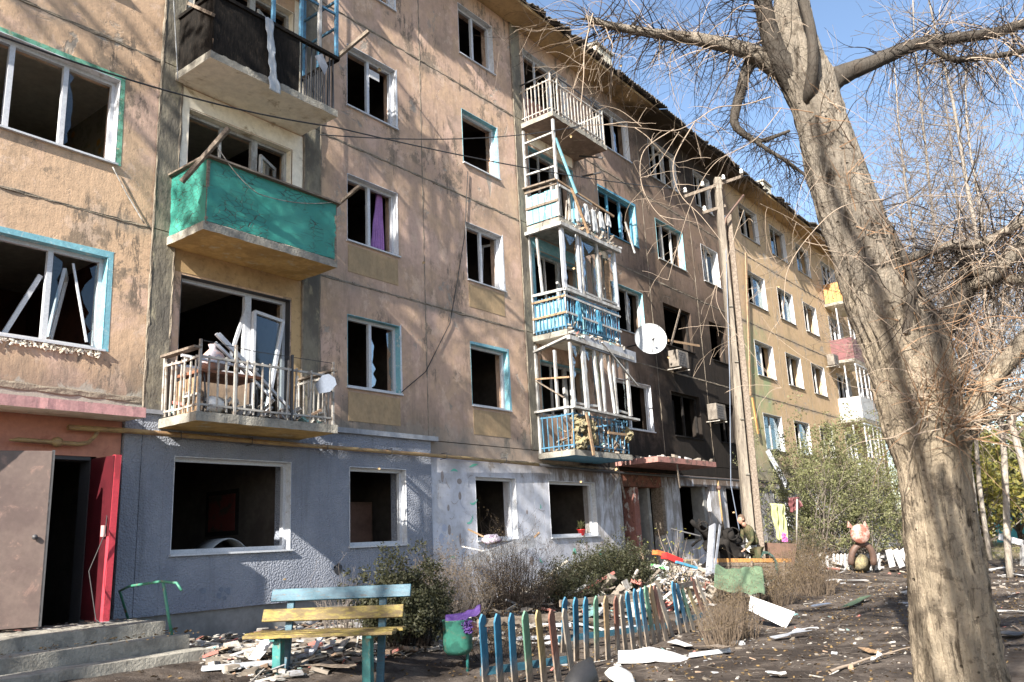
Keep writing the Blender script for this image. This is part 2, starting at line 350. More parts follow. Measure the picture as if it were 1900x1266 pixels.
def glassy():
    t = T('broken_glass'); tr_ = t.node('BsdfTransparent'); tr_.inputs[0].default_value = (.8, .86, .87, 1); gl = t.node('BsdfGlossy'); gl.inputs['Roughness'].default_value = .03; gl.inputs[0].default_value = (.8, .85, .9, 1)
    fr = t.node('LayerWeight'); fr.inputs[0].default_value = .35; f = t.math('ADD', t.math('MULTIPLY', fr.outputs['Fresnel'], .45), .03); ms = t.node('MixShader'); t.put(ms.inputs[0], f)
    t.t.links.new(tr_.outputs[0], ms.inputs[1]); t.t.links.new(gl.outputs[0], ms.inputs[2]); t.t.links.new(ms.outputs[0], t.out.inputs[0]); return t.mat
M['glass'] = glassy()
def green_sheet():
    t = T('cracked_green_paint'); P = t.pos(); n = t.noise(P, 1.4, 6, .6); w_ = t.noise(t.scl(P, (1, 1, 1)), 3, 5, .6)
    cr = t.vor(t.scl(P, (1.6, 1.6, 3.4)), 4.2, 'DISTANCE_TO_EDGE'); crm = t.math('MULTIPLY', t.ss(cr, .008, .035, 1, 0), t.ss(t.noise(P, 1.1, 4, .6), .45, .56))
    hl = t.ss(t.noise(t.scl(P, (1.5, 1.5, 26)), 1.4, 4, .6), .60, .66)
    c = t.mix(t.ss(n, .35, .7), (.022, .19, .155), (.04, .25, .20)); c = t.mix(t.math('MULTIPLY', hl, t.ss(n, .42, .6)), c, (.03, .15, .13)); c = t.mix(crm, c, (.04, .035, .03))
    return t.fin(c, .55, t.math('SUBTRACT', w_, crm), .6, .02)
M['green_sheet'] = green_sheet()
def bark(name, a, b, dark, dist=.03, sc=1.):
    t = T(name); P = t.pos(); v = t.scl(P, (6*sc, 6*sc, .9*sc)); n = t.noise(v, 1.7, 9, .72, .5); m_ = t.noise(P, 3.3, 7, .6, .4); f = t.noise(P, 45, 5, .6); s_ = t.noise(P, 1.1, 4, .6)
    cr = t.ss(n, .36, .47, 1, 0); pit = t.ss(t.vor(P, 6.5*sc), .05, .11, 1, 0)
    Zz = t.sep(P)[2]; c = t.mix(t.ss(m_, .35, .66), a, b); c = t.mix(t.ss(s_, .5, .65, 0, .5), c, tuple(q*.75 for q in a)); gq = tuple(sum(b)/3*k_ for k_ in (.95, .86, .76)); c = t.mix(t.ss(t.math('ADD', Zz, t.math('MULTIPLY', m_, 2)), 3.4, 5.4, 0, .7), c, gq)
    blot = t.ss(t.noise(P, 5.5, 8, .75, .3), .52, .60, 0, .55); c = t.mix(blot, c, tuple(k_*1.6 for k_ in dark)); c = t.mix(t.math('MULTIPLY', cr, .9), c, dark); c = t.mix(t.math('MULTIPLY', pit, .7), c, dark); c = t.mix(t.ss(f, .5, .75, 0, .3), c, dark)
    h = t.math('ADD', t.math('MULTIPLY', n, 2), t.math('ADD', t.math('MULTIPLY', f, .3), m_))
    return t.fin(c, .93, t.math('SUBTRACT', h, pit), 1.0, dist)
M['bark'] = bark('poplar_bark', (.47, .39, .29), (.34, .28, .21), (.05, .038, .028), .08)
M['bark_dark'] = bark('dark_bark', (.07, .058, .048), (.10, .082, .066), (.04, .032, .026), .02, 2)
M['birch'] = bark('pale_bark', (.33, .30, .26), (.25, .22, .19), (.12, .1, .09), .01, 1)
M['twig'] = plain('pale_twig', (.30, .235, .18), .8, bump=.1)
M['twig_hedge'] = plain('dry_hedge_twig', (.13, .10, .075), .9, bump=.1)
M['twig_orange'] = plain('orange_brown_shoot', (.24, .14, .075), .7, bump=.1)
M['twig_far'] = plain('far_twig', (.165, .142, .125), .85, bump=.1)
M['twig_dark'] = plain('dark_twig', (.032, .025, .021), .85, bump=.1)
def leafm(name, a, b, tr=.35):
    t = T(name); n = t.noise(t.pos(), 5, 4, .7); n2 = t.noise(t.pos(), 40, 2, .6); c = t.mix(t.ss(n, .38, .62), a, b); c = t.mix(t.ss(n2, .4, .65, 0, .5), c, tuple(q*1.5 for q in b))
    m_ = t.fin(c, .6); tb = t.node('BsdfTranslucent'); t.put(tb.inputs[0], c); ms = t.node('MixShader'); ms.inputs[0].default_value = tr
    t.t.links.new(t.b.outputs[0], ms.inputs[1]); t.t.links.new(tb.outputs[0], ms.inputs[2]); t.t.links.new(ms.outputs[0], t.out.inputs[0]); return m_
M['leaf_dark'] = leafm('dusty_dark_leaf', (.022, .028, .012), (.055, .055, .026))
M['leaf_dry'] = leafm('dry_brown_leaf', (.085, .06, .035), (.14, .10, .05))
M['leaf_green'] = leafm('green_leaf', (.085, .10, .04), (.17, .17, .08))
M['leaf_yellow'] = leafm('yellow_green_leaf', (.10, .13, .03), (.26, .22, .05))
M['grass'] = leafm('short_grass', (.10, .12, .04), (.22, .2, .09))
def ground_material():
    t = T('bare_soil'); P = t.pos(); X, Y, Z = t.sep(P); n = t.noise(P, .8, 9, .68, .5); m_ = t.noise(P, 5, 8, .7); f = t.noise(P, 45, 6, .7); v = t.vor(P, 16); vc = t.vor(P, 16, 'F1', 1)
    c = t.mix(t.ss(n, .40, .60), (.042, .034, .03), (.125, .104, .09)); c = t.mix(t.ss(m_, .48, .68, 0, .7), c, (.05, .035, .025))
    c = t.mix(t.math('MULTIPLY', t.ss(f, .56, .72), .5), c, (.22, .17, .12))
    pick = t.math('GREATER_THAN', t.sep(vc)[0], .86); c = t.mix(t.math('MULTIPLY', t.ss(v, .1, .2, 1, 0), pick), c, (.34, .32, .29))
    fr = t.ss(t.math('ADD', X, t.math('MULTIPLY', n, 8)), 40, 50); c2 = t.mix(t.ss(n, .42, .6), (.34, .27, .19), (.20, .19, .08)); c = t.mix(fr, c, c2)
    return t.fin(c, .97, t.math('ADD', t.math('MULTIPLY', m_, 2), f), 1., .03)
M['soil'] = ground_material()
def wallpaper():
    t = T('floral_wallpaper'); P = t.pos(); v = t.vor(P, 3.2); n = t.noise(P, 9, 4, .6); c = t.mix(t.ss(v, .13, .3, 1, 0), (.30, .27, .20), (.40, .22, .06)); c = t.mix(t.ss(n, .5, .62, 0, .5), c, (.14, .14, .08)); return t.fin(c, .9)
M['wallpaper'] = wallpaper()
def litterm():
    t = T('mixed_shards'); g = t.node('NewGeometry'); r = g.outputs['Random Per Island']; cr = t.node('ValToRGB'); t.t.links.new(r, cr.inputs[0]); cr.color_ramp.interpolation = 'CONSTANT'
    el = cr.color_ramp.elements; cols = [(0, (.36, .35, .33)), (.2, (.22, .19, .16)), (.42, (.09, .075, .06)), (.6, (.32, .34, .38)), (.72, (.52, .51, .49)), (.86, (.26, .16, .1)), (.93, (.18, .40, .42)), (.96, (.45, .12, .1))]
    el[0].color = (*cols[0][1], 1); el[0].position = 0; el[1].position = cols[1][0]; el[1].color = (*cols[1][1], 1)
    for p_, c_ in cols[2:]: e = el.new(p_); e.color = (*c_, 1)
    n = t.noise(t.pos(), 20, 4, .6); return t.fin(t.mix(t.ss(n, .35, .65, .1, .75), cr.outputs[0], (.16, .135, .11)), .8)
M['litter'] = litterm()
def leaflit():
    t = T('fallen_leaf_colours'); g = t.node('NewGeometry'); r = g.outputs['Random Per Island']; return t.fin(t.mix(r, (.06, .038, .02), (.19, .13, .06)), .85)
M['fallen'] = leaflit()
def picket_mat(name, c):
    t = T(name); P = t.pos(); o = t.sep(t.obj()); n = t.noise(t.scl(P, (9, 9, 1.2)), 2.2, 7, .7); h = t.ss(t.math('ADD', o[2], t.math('MULTIPLY', t.math('SUBTRACT', n, .5), .5)), .08, .42)
    g = t.mix(t.ss(n, .4, .62), (.30, .25, .20), (.16, .13, .105)); c1 = t.mix(t.ss(n, .38, .66), c, tuple(q*.62 for q in c)); c1 = t.mix(t.ss(n, .66, .7), c1, (.10, .07, .05))
    return t.fin(t.mix(h, g, c1), .7, n, .6, .006)
PK = {'b': picket_mat('picket_blue', (.03, .16, .28)), 'g': picket_mat('picket_green', (.11, .24, .17)), 'y': picket_mat('picket_straw', (.30, .24, .12)), 'r': picket_mat('picket_red_brown', (.19, .085, .06)), 'w': picket_mat('picket_grey_white', (.28, .245, .205)), 't': picket_mat('picket_tan', (.30, .21, .12))}
# ================================================================= THE GROUND
def axis(dense_a, dense_b, step, lo, hi):
    a = [dense_a+i*step for i in range(int((dense_b-dense_a)/step)+1)]; s = step; x = a[-1]
    while x < hi: s *= 1.35; x += s; a.append(x)
    s = step; x = a[0]
    while x > lo: s *= 1.35; x -= s; a.insert(0, x)
    return a
gx = axis(3, 34, .13, -80, 400); gy = axis(-11, .0, .13, -120, 220)
def gh(x, y):
    z = gz(x, y)
    if y < .3: z += .018*nz(x*1.3, y*1.3)+.022*nz(x*4, y*4, 3)+.012*nz(x*11, y*11, 5)
    return z
g = MB(); g.v = [(x, y, gh(x, y)) for x in gx for y in gy]; ny = len(gy)
for i in range(len(gx)-1):
    for j in range(ny-1):
        a = i*ny+j; g.f.append((a, a+ny, a+ny+1, a+1))
g.m = [0]*len(g.f); g.sm = [True]*len(g.f)
tag(g.build('ground', M['soil']), kind='structure')
rng = random.Random(11)
# ================================================================= THE BUILDING
BLD = thing('apartment_building', 'war damaged five storey panel apartment block with blown out windows and soot stained tan walls', 'building', (6, 0, .4))
XEND = 47.0
BAYS = [(-3, 2.6), (2.6, 6.1), (6.1, 6.45), (6.45, 8.88), (8.88, 9.25), (9.25, 12.0), (12.0, 15.4), (15.4, 15.76), (15.76, 18.35), (18.35, 21.95), (21.95, 25.3), (25.3, 28.6), (28.6, 32.6), (32.6, 35.9), (35.9, 39.4), (39.4, 42.8), (42.8, XEND)]
def sill(f): return 1.66+2.8*(f-1)
def top(f): return 3.01+2.8*(f-1)
JO = [3.62+2.8*k for k in range(0, 4)]+[14.7]   # panel joints
OPEN = []   # (x1,x2,z1,z2,floor,key)
for f in range(2, 6):
    OPEN += [(3.35, 5.47, sill(f), top(f), f, 'A'), (9.91, 11.25, sill(f), top(f), f, 'C'), (13.37, 14.67, sill(f), top(f), f, 'D'), (19.28, 21.41, sill(f), top(f), f, 'F'),
             (22.71, 24.63, sill(f), top(f), f, 'G'), (26.03, 27.41, sill(f), top(f), f, 'H'), (30.02, 31.9, sill(f), top(f), f, 'I'), (33.3, 35.1, sill(f), top(f), f, 'J'),
             (36.45, 38.2, sill(f), top(f), f, 'K'), (6.6, 8.63, JO[f-2]+.02, top(f), f, 'B'), (15.95, 18.0, JO[f-2]+.02, top(f)+.02, f, 'E'), (40.0, 42.2, JO[f-2]+.02, top(f), f, 'L'), (43.6, 45.4, sill(f), top(f), f, 'M')]
OPEN += [(4.05, 5.5, .86, 2.98, 1, 'A'), (6.6, 8.66, 1.66, 3.04, 1, 'B'), (9.91, 11.3, 1.66, 3.02, 1, 'C'), (13.37, 14.75, 1.66, 2.96, 1, 'D'), (16.0, 18.0, 1.66, 2.94, 1, 'E'), (19.35, 21.5, .6, 2.88, 1, 'F'),
         (22.65, 24.7, 1.42, 2.98, 1, 'G'), (25.95, 27.9, 1.42, 2.98, 1, 'H'), (30.1, 31.5, 1.7, 3.0, 1, 'I'), (33.3, 34.9, 1.7, 3.0, 1, 'J'), (36.4, 38, 1.7, 3.0, 1, 'K'), (40.2, 42, 1.7, 3.0, 1, 'L')]
TH = .36
def wall_panel(x1, x2, z1, z2, mat, holes, y0=0.0, th=TH, name='wall_panel', g=.008, lab=None):
    x1, x2, z1, z2 = x1+g, x2-g, z1+g, z2-g
    xs = sorted({x1, x2, *[q for h in holes for q in h[:2] if x1 < q < x2]}); zs = sorted({z1, z2, *[q for h in holes for q in h[2:4] if z1 < q < z2]})
    mb = MB()
    def solid(i, j):
        if i < 0 or j < 0 or i >= len(xs)-1 or j >= len(zs)-1: return False
        cx_, cz = (xs[i]+xs[i+1])/2, (zs[j]+zs[j+1])/2
        return not any(h[0] < cx_ < h[1] and h[2] < cz < h[3] for h in holes)
    for i in range(len(xs)-1):
        for j in range(len(zs)-1):
            if not solid(i, j): continue
            a, b, c, d = xs[i], xs[i+1], zs[j], zs[j+1]
            mb.quad((a, y0, c), (b, y0, c), (b, y0, d), (a, y0, d)); mb.quad((b, y0+th, c), (a, y0+th, c), (a, y0+th, d), (b, y0+th, d))
            if not solid(i-1, j): mb.quad((a, y0+th, c), (a, y0, c), (a, y0, d), (a, y0+th, d))
            if not solid(i+1, j): mb.quad((b, y0, c), (b, y0+th, c), (b, y0+th, d), (b, y0, d))
            if not solid(i, j-1): mb.quad((a, y0+th, c), (b, y0+th, c), (b, y0, c), (a, y0, c))
            if not solid(i, j+1): mb.quad((a, y0, d), (b, y0, d), (b, y0+th, d), (a, y0+th, d))
    return mb.build(name, mat, BLD, lab)
for (x1, x2) in BAYS:
    strip = x2-x1 < .5
    for f in range(1, 6):
        z1, z2 = (JO[f-2] if f > 1 else .85), JO[f-1]
        hs = [o for o in OPEN if o[4] == f and o[0] > x1-.1 and o[1] < x2+.1]
        if f == 1:
            mat = M['orange'] if x2 <= 6.2 else M['dash'] if x2 < 12.2 else M['white_wall'] if x2 <= 28.6 else M['white_wall']
            if strip and x1 < 7: mat = M['dash']
            if strip and 8 < x1 < 10: mat = M['dash']
            if x1 == 2.6: # orange wall round the door then grey return
                wall_panel(2.6, 5.83, .5, 3.62, M['orange'], [(4.05, 5.5, .45, 2.98)]); wall_panel(5.83, 6.1, .85, 3.62, M['dash'], [], y0=-.05, th=.41)
            elif x1 == 18.35:
                wall_panel(18.35, 19.3, .5, 3.3, M['white_wall'], []); wall_panel(19.3, 21.55, 2.88, 3.3, worn('sooty_red_lintel', (.20, .085, .06), (.08, .05, .04), 4, (.42, .6), .9, c3=(.35, .27, .15)), [], lab='sooty brick red lintel above the burnt entrance'); wall_panel(21.55, 21.95, .5, 3.3, M['white_wall'], []); wall_panel(18.35, 21.95, 3.3, 3.62, M['facade'], [])
            elif mat is M['dash']:
                wall_panel(x1, x2, .85, 3.62, mat, hs, y0=-.05 if not strip else -.05, th=.41, g=.002)
            else:
                wall_panel(x1, x2, .5, 3.3 if x1 >= 12 else z2, mat, hs)
                if x1 >= 12: wall_panel(x1, x2, 3.3, 3.62, M['facade'], [])
        else:
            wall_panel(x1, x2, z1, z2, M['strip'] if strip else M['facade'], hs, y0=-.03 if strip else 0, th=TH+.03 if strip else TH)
pl = MB(); pl.box(5.83, 12.1, -.0, .36, .0, .85); pl.box(12.1, XEND, -.012, .36, 0, .5); pl.build('plinth', M['plinth'], BLD)
MB().box(5.9, 6.5, -.09, 0, 3.62, 3.68).build('wall_ledge', M['bluegrey'], BLD)
mb = MB(); mb.box(9.1, 12.16, -.115, 0.0, 3.60, 3.69); mb.build('wall_ledge', M['bluegrey'], BLD, 'grey metal ledge capping the pebbledash')
# ragged mortar in the joints
def joint(a, b, w_=.05, d_=.004):
    a, b = Vector(a), Vector(b); L = (b-a).length; n = max(4, int(L/.11)); mb = MB(); vert = abs((b-a).z) > .5; mb.smooth = False
    def fn(u, v):
        p = a+(b-a)*u; o = (v-.5)*2*w_*(.6+1.1*abs(nz(p.x*2.1, p.z*2.1, 3))) + .012*nz(p.x*7, p.z*7)
        y = .009 if v in (0, 1) else -(d_+.012*nz(p.x*9, p.z*9, v*9)+.010*nz(p.x*3, p.z*3, 8))
        return (p.x+(o if vert else 0), p.y+y, p.z+(0 if vert else o))
    mb.sheet(fn, n, 4); mb.build('joint_mortar', M['mortar'], BLD)
BX = [6.1, 6.45, 8.88, 9.25, 12.0, 15.4, 15.76, 21.95, 25.3, 28.6, 32.6, 35.9, 39.4]
for x in BX: 
    for k in range(4): joint((x, 0-(.03 if x in (6.1, 6.45, 8.88, 9.25, 15.4, 15.76) else 0), JO[k]), (x, -(.03 if x in (6.1, 6.45, 8.88, 9.25, 15.4, 15.76) else 0), JO[k+1]), .028)
for k in range(1, 4):
    for a, b in ((2.6, 6.1), (9.25, 15.4), (18.35, 28.6), (28.6, 39.4)): joint((a, 0, JO[k]), (b, 0, JO[k]), .035, .008)
joint((3, 0, 3.85), (6.1, 0, 3.8), .09, .012); joint((12.1, 0, 3.34), (19.2, 0, 3.32), .04, .012)
# infill patches below windows
for (x1, x2, z1, z2, f, k) in OPEN:
    if f in (2, 3) and k in 'CD': 
        MB().box(x1+.02, x2-.02, -.008, .004, z1-.62, z1-.09).build('patch_below_window', worn('ochre_patch_%s%d' % (k, f), (.42, .30, .18), (.32, .24, .15), 2, (.4, .6), .9, (1, 1, .7)) if f < 4 else M['strip'], BLD)
# inside: floors, back wall, party walls
for f in range(1, 6):
    z = JO[f-1]-.14
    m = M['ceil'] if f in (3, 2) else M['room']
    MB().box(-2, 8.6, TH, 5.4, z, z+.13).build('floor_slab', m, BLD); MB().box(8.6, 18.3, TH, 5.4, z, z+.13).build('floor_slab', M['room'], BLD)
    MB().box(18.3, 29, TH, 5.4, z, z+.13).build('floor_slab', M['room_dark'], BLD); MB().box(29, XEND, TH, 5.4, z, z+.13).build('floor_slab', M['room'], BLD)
MB().box(-2, XEND, TH, 5.4, .55, .68).build('floor_slab', M['room'], BLD)
for (a, b) in BAYS:
    if b-a < .5: continue
    for f in range(1, 6):
        z1, z2 = (JO[f-2]-.01 if f > 1 else .68), JO[f-1]-.14
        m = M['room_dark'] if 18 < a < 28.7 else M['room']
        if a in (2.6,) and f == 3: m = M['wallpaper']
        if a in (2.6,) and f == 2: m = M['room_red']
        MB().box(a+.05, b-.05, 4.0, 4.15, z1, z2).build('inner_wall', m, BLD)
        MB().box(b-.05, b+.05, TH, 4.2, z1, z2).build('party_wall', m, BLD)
MB().box(-3.1, -3, 0, 11, .4, 14.7).box(XEND, XEND+.1, 0, 11, .4, 14.7).build('end_wall', M['facade'], BLD); MB().box(-3, XEND, 10.9, 11, .4, 14.7).build('rear_wall', M['facade'], BLD)
# eave, roof sheets
MB().box(-3, XEND+.3, -.72, 0.2, 14.70, 14.78).build('eave_soffit', M['soffit'], BLD)
for i in range(52):
    x = -3+i*.98; mb = MB(); out = rng.uniform(-.05, .10)+(.16 if rng.random() < .12 else 0); lift = rng.uniform(0, .05); tw = rng.uniform(-.03, .03); ph = rng.uniform(0, 3); bite = rng.random() < .35; bx = rng.uniform(.2, .8)
    def fn(u, v):
        xx = x+u*1.04; y0 = -.86-out; 
        if bite: y0 += .16*max(0, 1-abs(u-bx)/.22)
        y0 += .035*nz(xx*7, i, 2)
        y = y0+(6.0-y0)*v; z = 14.80+(y+.86)*.33+.030*math.sin(xx*6.2832/.15)+lift+tw*u
        return (xx, y, z)
    mb.sheet(fn, 56, 3, (0, 0, -.009)); mb.build('roof_sheet', M['slate'], BLD)
MB().quad((-3, -.6, 14.79), (XEND, -.6, 14.79), (XEND, 5.6, 16.85), (-3, 5.6, 16.85)).quad((-3, 5.6, 16.9), (XEND, 5.6, 16.9), (XEND, 11.4, 14.8), (-3, 11.4, 14.8)).build('roof_deck', M['slate'], BLD)
for (x, hh) in ((onY(1108, 105, 1.0).x, onY(1130, 97, 1.0).z-16.43), (onY(1417, 350, 1.0).x, onY(1428, 344, 1.0).z-16.43)):
    c = MB().box(x, x+1.0, 1.0, 1.7, 15.2, 16.35+hh).build('chimney', M['brickwhite'], BLD, bevel=.03); MB().box(x-.06, x+1.06, .94, 1.76, 16.35+hh, 16.43+hh).build('chimney_cap', M['concrete'], c)
# ---------------------------------------------------------------- windows
def shard(fr, x, z, pts, y):
    MB().prism([(x+p, y, z+q) for p, q in pts], (0, .006, 0)).build('glass_shard', M['glass'], fr)
def frame_bars(mb, x1, x2, z1, z2, y, w_=.062, t_=.07, lean=0):
    mb.box(x1, x1+w_, y, y+t_, z1, z2); mb.box(x2-w_, x2, y, y+t_, z1, z2); mb.box(x1+w_, x2-w_, y+.002, y+t_-.002, z2-w_, z2); mb.box(x1+w_, x2-w_, y+.002, y+t_-.002, z1, z1+w_)
def reveal(fr, x1, x2, z1, z2, mat, d=.12, y0=0.0, e=.012, mtop=None):
    a = MB(); a.box(x2-.006, x2+e*.2, y0-.006, y0+d, z1, z2); a.build('reveal', mat, fr)
    a = MB(); a.box(x1, x2, y0-.006, y0+d, z2-.006, z2+.004); a.build('reveal', mtop or mat, fr)
    a = MB(); a.box(x1-.002, x1+.006, y0-.006, y0+d, z1, z2); a.build('reveal', mat, fr)
def border(fr, x1, x2, z1, z2, mat, y0=0.0, wd=.05, sides='RT'):
    if 'R' in sides: MB().prism([(x2, y0-.004, z1), (x2+wd, y0-.004, z1-.02), (x2+wd*.8, y0-.004, z2+wd), (x2, y0-.004, z2)], (0, .005, 0)).build('painted_border', mat, fr)
    if 'T' in sides: MB().prism([(x1, y0-.0045, z2), (x2, y0-.0045, z2), (x2+wd, y0-.0045, z2+wd), (x1, y0-.0045, z2+wd*.7)], (0, .005, 0)).build('painted_border', mat, fr)
def open_sash(fr, hx, z1, z2, wdt, ang, mat, y=.13, glass=0, sgn=1, tilt=0, name='open_sash'):
    mb = MB(); c, s_ = math.cos(ang)*sgn, math.sin(ang)
    def P(u, zz, k=0): return Vector((hx+c*u-s_*k*sgn+tilt*(zz-z1), y+s_*u+abs(c)*k, zz))
    for (a, b, p, q) in ((0, .055, z1, z2), (wdt-.055, wdt, z1, z2), (.055, wdt-.055, z1, z1+.055), (.055, wdt-.055, z2-.055, z2)):
        mb.prism([P(a, p), P(b, p), P(b, q), P(a, q)], P(0, z1, .045)-P(0, z1, 0))
    o = mb.build(name, mat, fr)
    if glass:
        g_ = MB()
        if glass == 1: g_.prism([P(.055, z1+.055, .02), P(wdt-.055, z1+.055, .02), P(wdt-.055, z2-.055, .02), P(.055, z2-.055, .02)], P(0, z1, .026)-P(0, z1, .02)); g_.build('glass_pane', M['glass'], fr)
    return o
def jag(x1, x2, za, zb, n, r, base='z', amp=.12):
    pts = []
    for i in range(n+1): pts.append((x1+(x2-x1)*i/n, za+(zb-za)*r.random()))
    return pts
def side_shards(fr, x, z1, z2, y, wd, r, sgn=1):
    n = 9; pts = [(0, 0), ]
    L = [(x, y, z1)]+[(x+sgn*wd*r.uniform(.15, 1), y, z1+(z2-z1)*(i+.5)/n) for i in range(n)]+[(x, y, z2)]
    MB().prism(L, (0, .006, 0)).build('glass_shard', M['glass'], fr)
REV = {('A', 2): ('lightblue', 'lightblue'), ('A', 3): ('reveal', 'reveal_green'), ('C', 4): ('reveal', None), ('C', 3): ('reveal', None), ('C', 2): ('lightblue', None), ('D', 2): ('lightblue', 'lightblue'), ('D', 4): ('lightblue', None), ('F', 4): ('lightblue', 'skyblue'), ('F', 3): ('lightblue', None), ('F', 2): ('reveal', None), ('G', 4): ('lightblue', None)}
def window(x1, x2, z1, z2, f, k):
    r = random.Random(int(x1*10)+f*77); y0 = -.05 if (f == 1 and x2 < 12.2) else 0
    burnt = (k in 'GH' and f <= 2) or (k in 'GH' and f == 3)
    old = k in 'FGHIJK' and f > 1 and not (k == 'F' and f in (2, 5))
    fm = M['soot'] if burnt else M['skyblue'] if (k, f) == ('F', 4) else M['oldwhite'] if old else M['pvc']
    y = y0+.12
    mb = MB(); frame_bars(mb, x1, x2, z1, z2, y)
    W_ = x2-x1
    mull = [.5] if W_ < 1.6 else [.5]
    if k == 'A': mull = [.32, .66]
    if k in 'GF' and f in (3, 4, 5): mull = [.33, .66]
    if k == 'D' and f in (2, 4): mull = []
    if k in 'DEBC' and f == 1: mull = []
    if k == 'D' and f == 5: mull = [.5]
    if f == 1 and k == 'E': mull = []
    if burnt and f == 3: mull = []
    for q in mull: mb.box(x1+W_*q-.035, x1+W_*q+.035, y+.003, y+.067, z1+.06, z2-.06)
    tilt = {('C', 4): 0}.get((k, f))
    lab = None
    if f == 1 and k == 'B': lab = 'wide ground floor window opening with white frame and no glass'
    fr = mb.build('window', fm, BLD, lab)
    if not burnt:
        rm = REV.get((k, f), ('reveal', None)); m0 = M[rm[0]]
        reveal(fr, x1, x2, z1, z2, m0, y0=y0)
        if rm[1]: border(fr, x1, x2, z1, z2, M[rm[1]], y0, .09 if k == 'A' else .07, 'RT' if k != 'A' or f != 3 else 'RT')
        elif k in 'CDIJK' and f > 1 and r.random() < .8: border(fr, x1, x2, z1, z2, M['reveal'], y0, .05, 'R')
    # sill board
    MB().box(x1-.02, x2+.03, y0-.05, y, z1-.03, z1-.002).build('sill', fm if not burnt else M['soot'], fr)
    segs = [0]+mull+[1]
    for a, b in zip(segs[:-1], segs[1:]):
        xa, xb = x1+W_*a+.05, x1+W_*b-.05; q = r.random()
        if burnt: continue
        if f == 1 and k not in 'IJK': continue
        if (k, f) in (('A', 3), ): 
            if a > .6: side_shards(fr, xa, z1+.1, z2-.1, y+.03, .09, r)
            continue
        if (k, f) == ('A', 2):
            if a > .6:
                open_sash(fr, xa+.05, z1+.12, z2-.22, .52, R_(62), fm, y+.1, sgn=1, tilt=.16); side_shards(fr, xb-.02, z1+.08, z2-.1, y+.03, .2, r, -1); side_shards(fr, xa, z1+.08, z2-.1, y+.03, .13, r)
                MB().bar((xb-.35, y+.05, z2-.15), (xb-.12, y-.02, z1+.1), .03, .02).build('broken_bead', fm, fr)
            elif a > .3: MB().bar((xb-.38, y+.2, z1+.06), (xb-.02, y+.1, z1+.95), .06, .04).build('broken_bead', fm, fr)
            continue
        if k == 'C':
            if f == 2 and a > .3: side_shards(fr, xa, z1+.08, z2-.3, y+.03, .13, r); side_shards(fr, xb, z1+.08, z2-.08, y+.03, .2, r, -1)
            if f == 4 and a > .3: MB().box(xa-.02, xa+.26, y-.01, y+.0, z2-.38, z2-.2).build('torn_flap', M['white'], fr)
            continue
        if k == 'D':
            if f == 3: open_sash(fr, xa+.02 if a < .3 else xb, z1+.08, z2-.1, .42, R_(50 if a < .3 else 70), fm, y+.06, sgn=1 if a < .3 else -1, tilt=-.12 if a < .3 else .1)
            if f == 5 and a < .3: side_shards(fr, xa, z1+.08, z2-.08, y+.03, .12, r)
            continue
        if k in 'FGHIJKM':
            if q < .35: open_sash(fr, xa if r.random() < .5 else xb, z1+.07, z2-.07, (xb-xa)*.8, R_(r.uniform(25, 75)), fm, y+.07, glass=1 if r.random() < .5 else 0, sgn=1 if q < .2 else -1, tilt=r.uniform(-.06, .06))
            elif q < .6: side_shards(fr, xa, z1+.07, z2-.07, y+.03, .16, r)
            elif q < .8 and k in 'IJKM': MB().box(xa, xb, y+.03, y+.036, z1+.06, z2-.06).build('glass_pane', M['glass'], fr)
    return fr
for (x1, x2, z1, z2, f, k) in OPEN:
    if k in 'BELA' and f == 1 and k == 'A': continue
    if k == 'F' and f == 1: continue
    if k in 'BEL' and f > 1: continue
    if k in 'GH' and f == 1: continue
    window(x1, x2, z1, z2, f, k)
def balcony_door(x1, x2, z1, z2, f, fm, split=.62, dark=None, low=.80, glazed=False, wall=None, ajar=True, y=.12):
    xm = x1+(x2-x1)*split; mb = MB(); frame_bars(mb, x1, xm, z1+low, z2, y); frame_bars(mb, xm, x2, z1, z2, y)
    mb.box(x1+(xm-x1)*.5-.02, x1+(xm-x1)*.5+.02, y+.003, y+.05, z1+low+.06, z2-.06) if glazed else None
    fr = mb.build('balcony_window', fm, BLD)
    MB().box(x1, xm-.003, .02, .3, z1, z1+low-.003).build('parapet_wall', wall or M['facade'], fr)
    reveal(fr, x1, x2, z1, z2, dark or M['reveal'])
    if ajar: open_sash(fr, xm+.06, z1+.1, z2-.3, (x2-xm)-.1, R_(28), fm, y-.12, glass=1, name='door_leaf', tilt=0)
    return fr
bw = balcony_door(6.6, 8.63, JO[0]+.02, top(2), 2, M['pvc'], .63, M['dark'], .75, ajar=False)
# the balcony door of the second floor hangs inwards, skewed
mb = MB()
for (a, b, c, d) in ((7.98, 8.05, 3.75, 5.35), ): pass
P1, P2, P3, P4 = Vector((7.95, .06, 3.85)), Vector((8.18, -.02, 3.82)), Vector((8.52, .05, 5.42)), Vector((7.97, .08, 5.50))
for a, b in ((P1, P4), (P4, P3), (P3, P2), (P1, P2)): mb.bar(a, b, .05, .07, (0, 1, 0))
mb.build('door_leaf', M['pvc'], bw); MB().prism([P1+Vector((0, .01, 0)), P2+Vector((0, .01, 0)), P3+Vector((0, .01, 0)), P4+Vector((0, .01, 0))], (0, .006, 0)).build('glass_pane', M['glass'], bw)
MB().bar((7.62, .3, 4.5), (7.86, .12, 5.6), .05, .05).build('broken_bead', M['pvc'], bw)
balcony_door(6.6, 8.6, JO[1]+.02, top(3), 3, M['oldwhite'], .66, M['slab_white'], .85, True, M['slab_white'])
mb = MB()
balcony_door(6.6, 8.6, JO[2]+.02, top(4), 4, M['oldwhite'], .6, M['slab_white'], .85, True)
balcony_door(6.6, 8.6, JO[3]+.02, top(5), 5, M['oldwhite'], .6, M['slab_white'], .85, True)
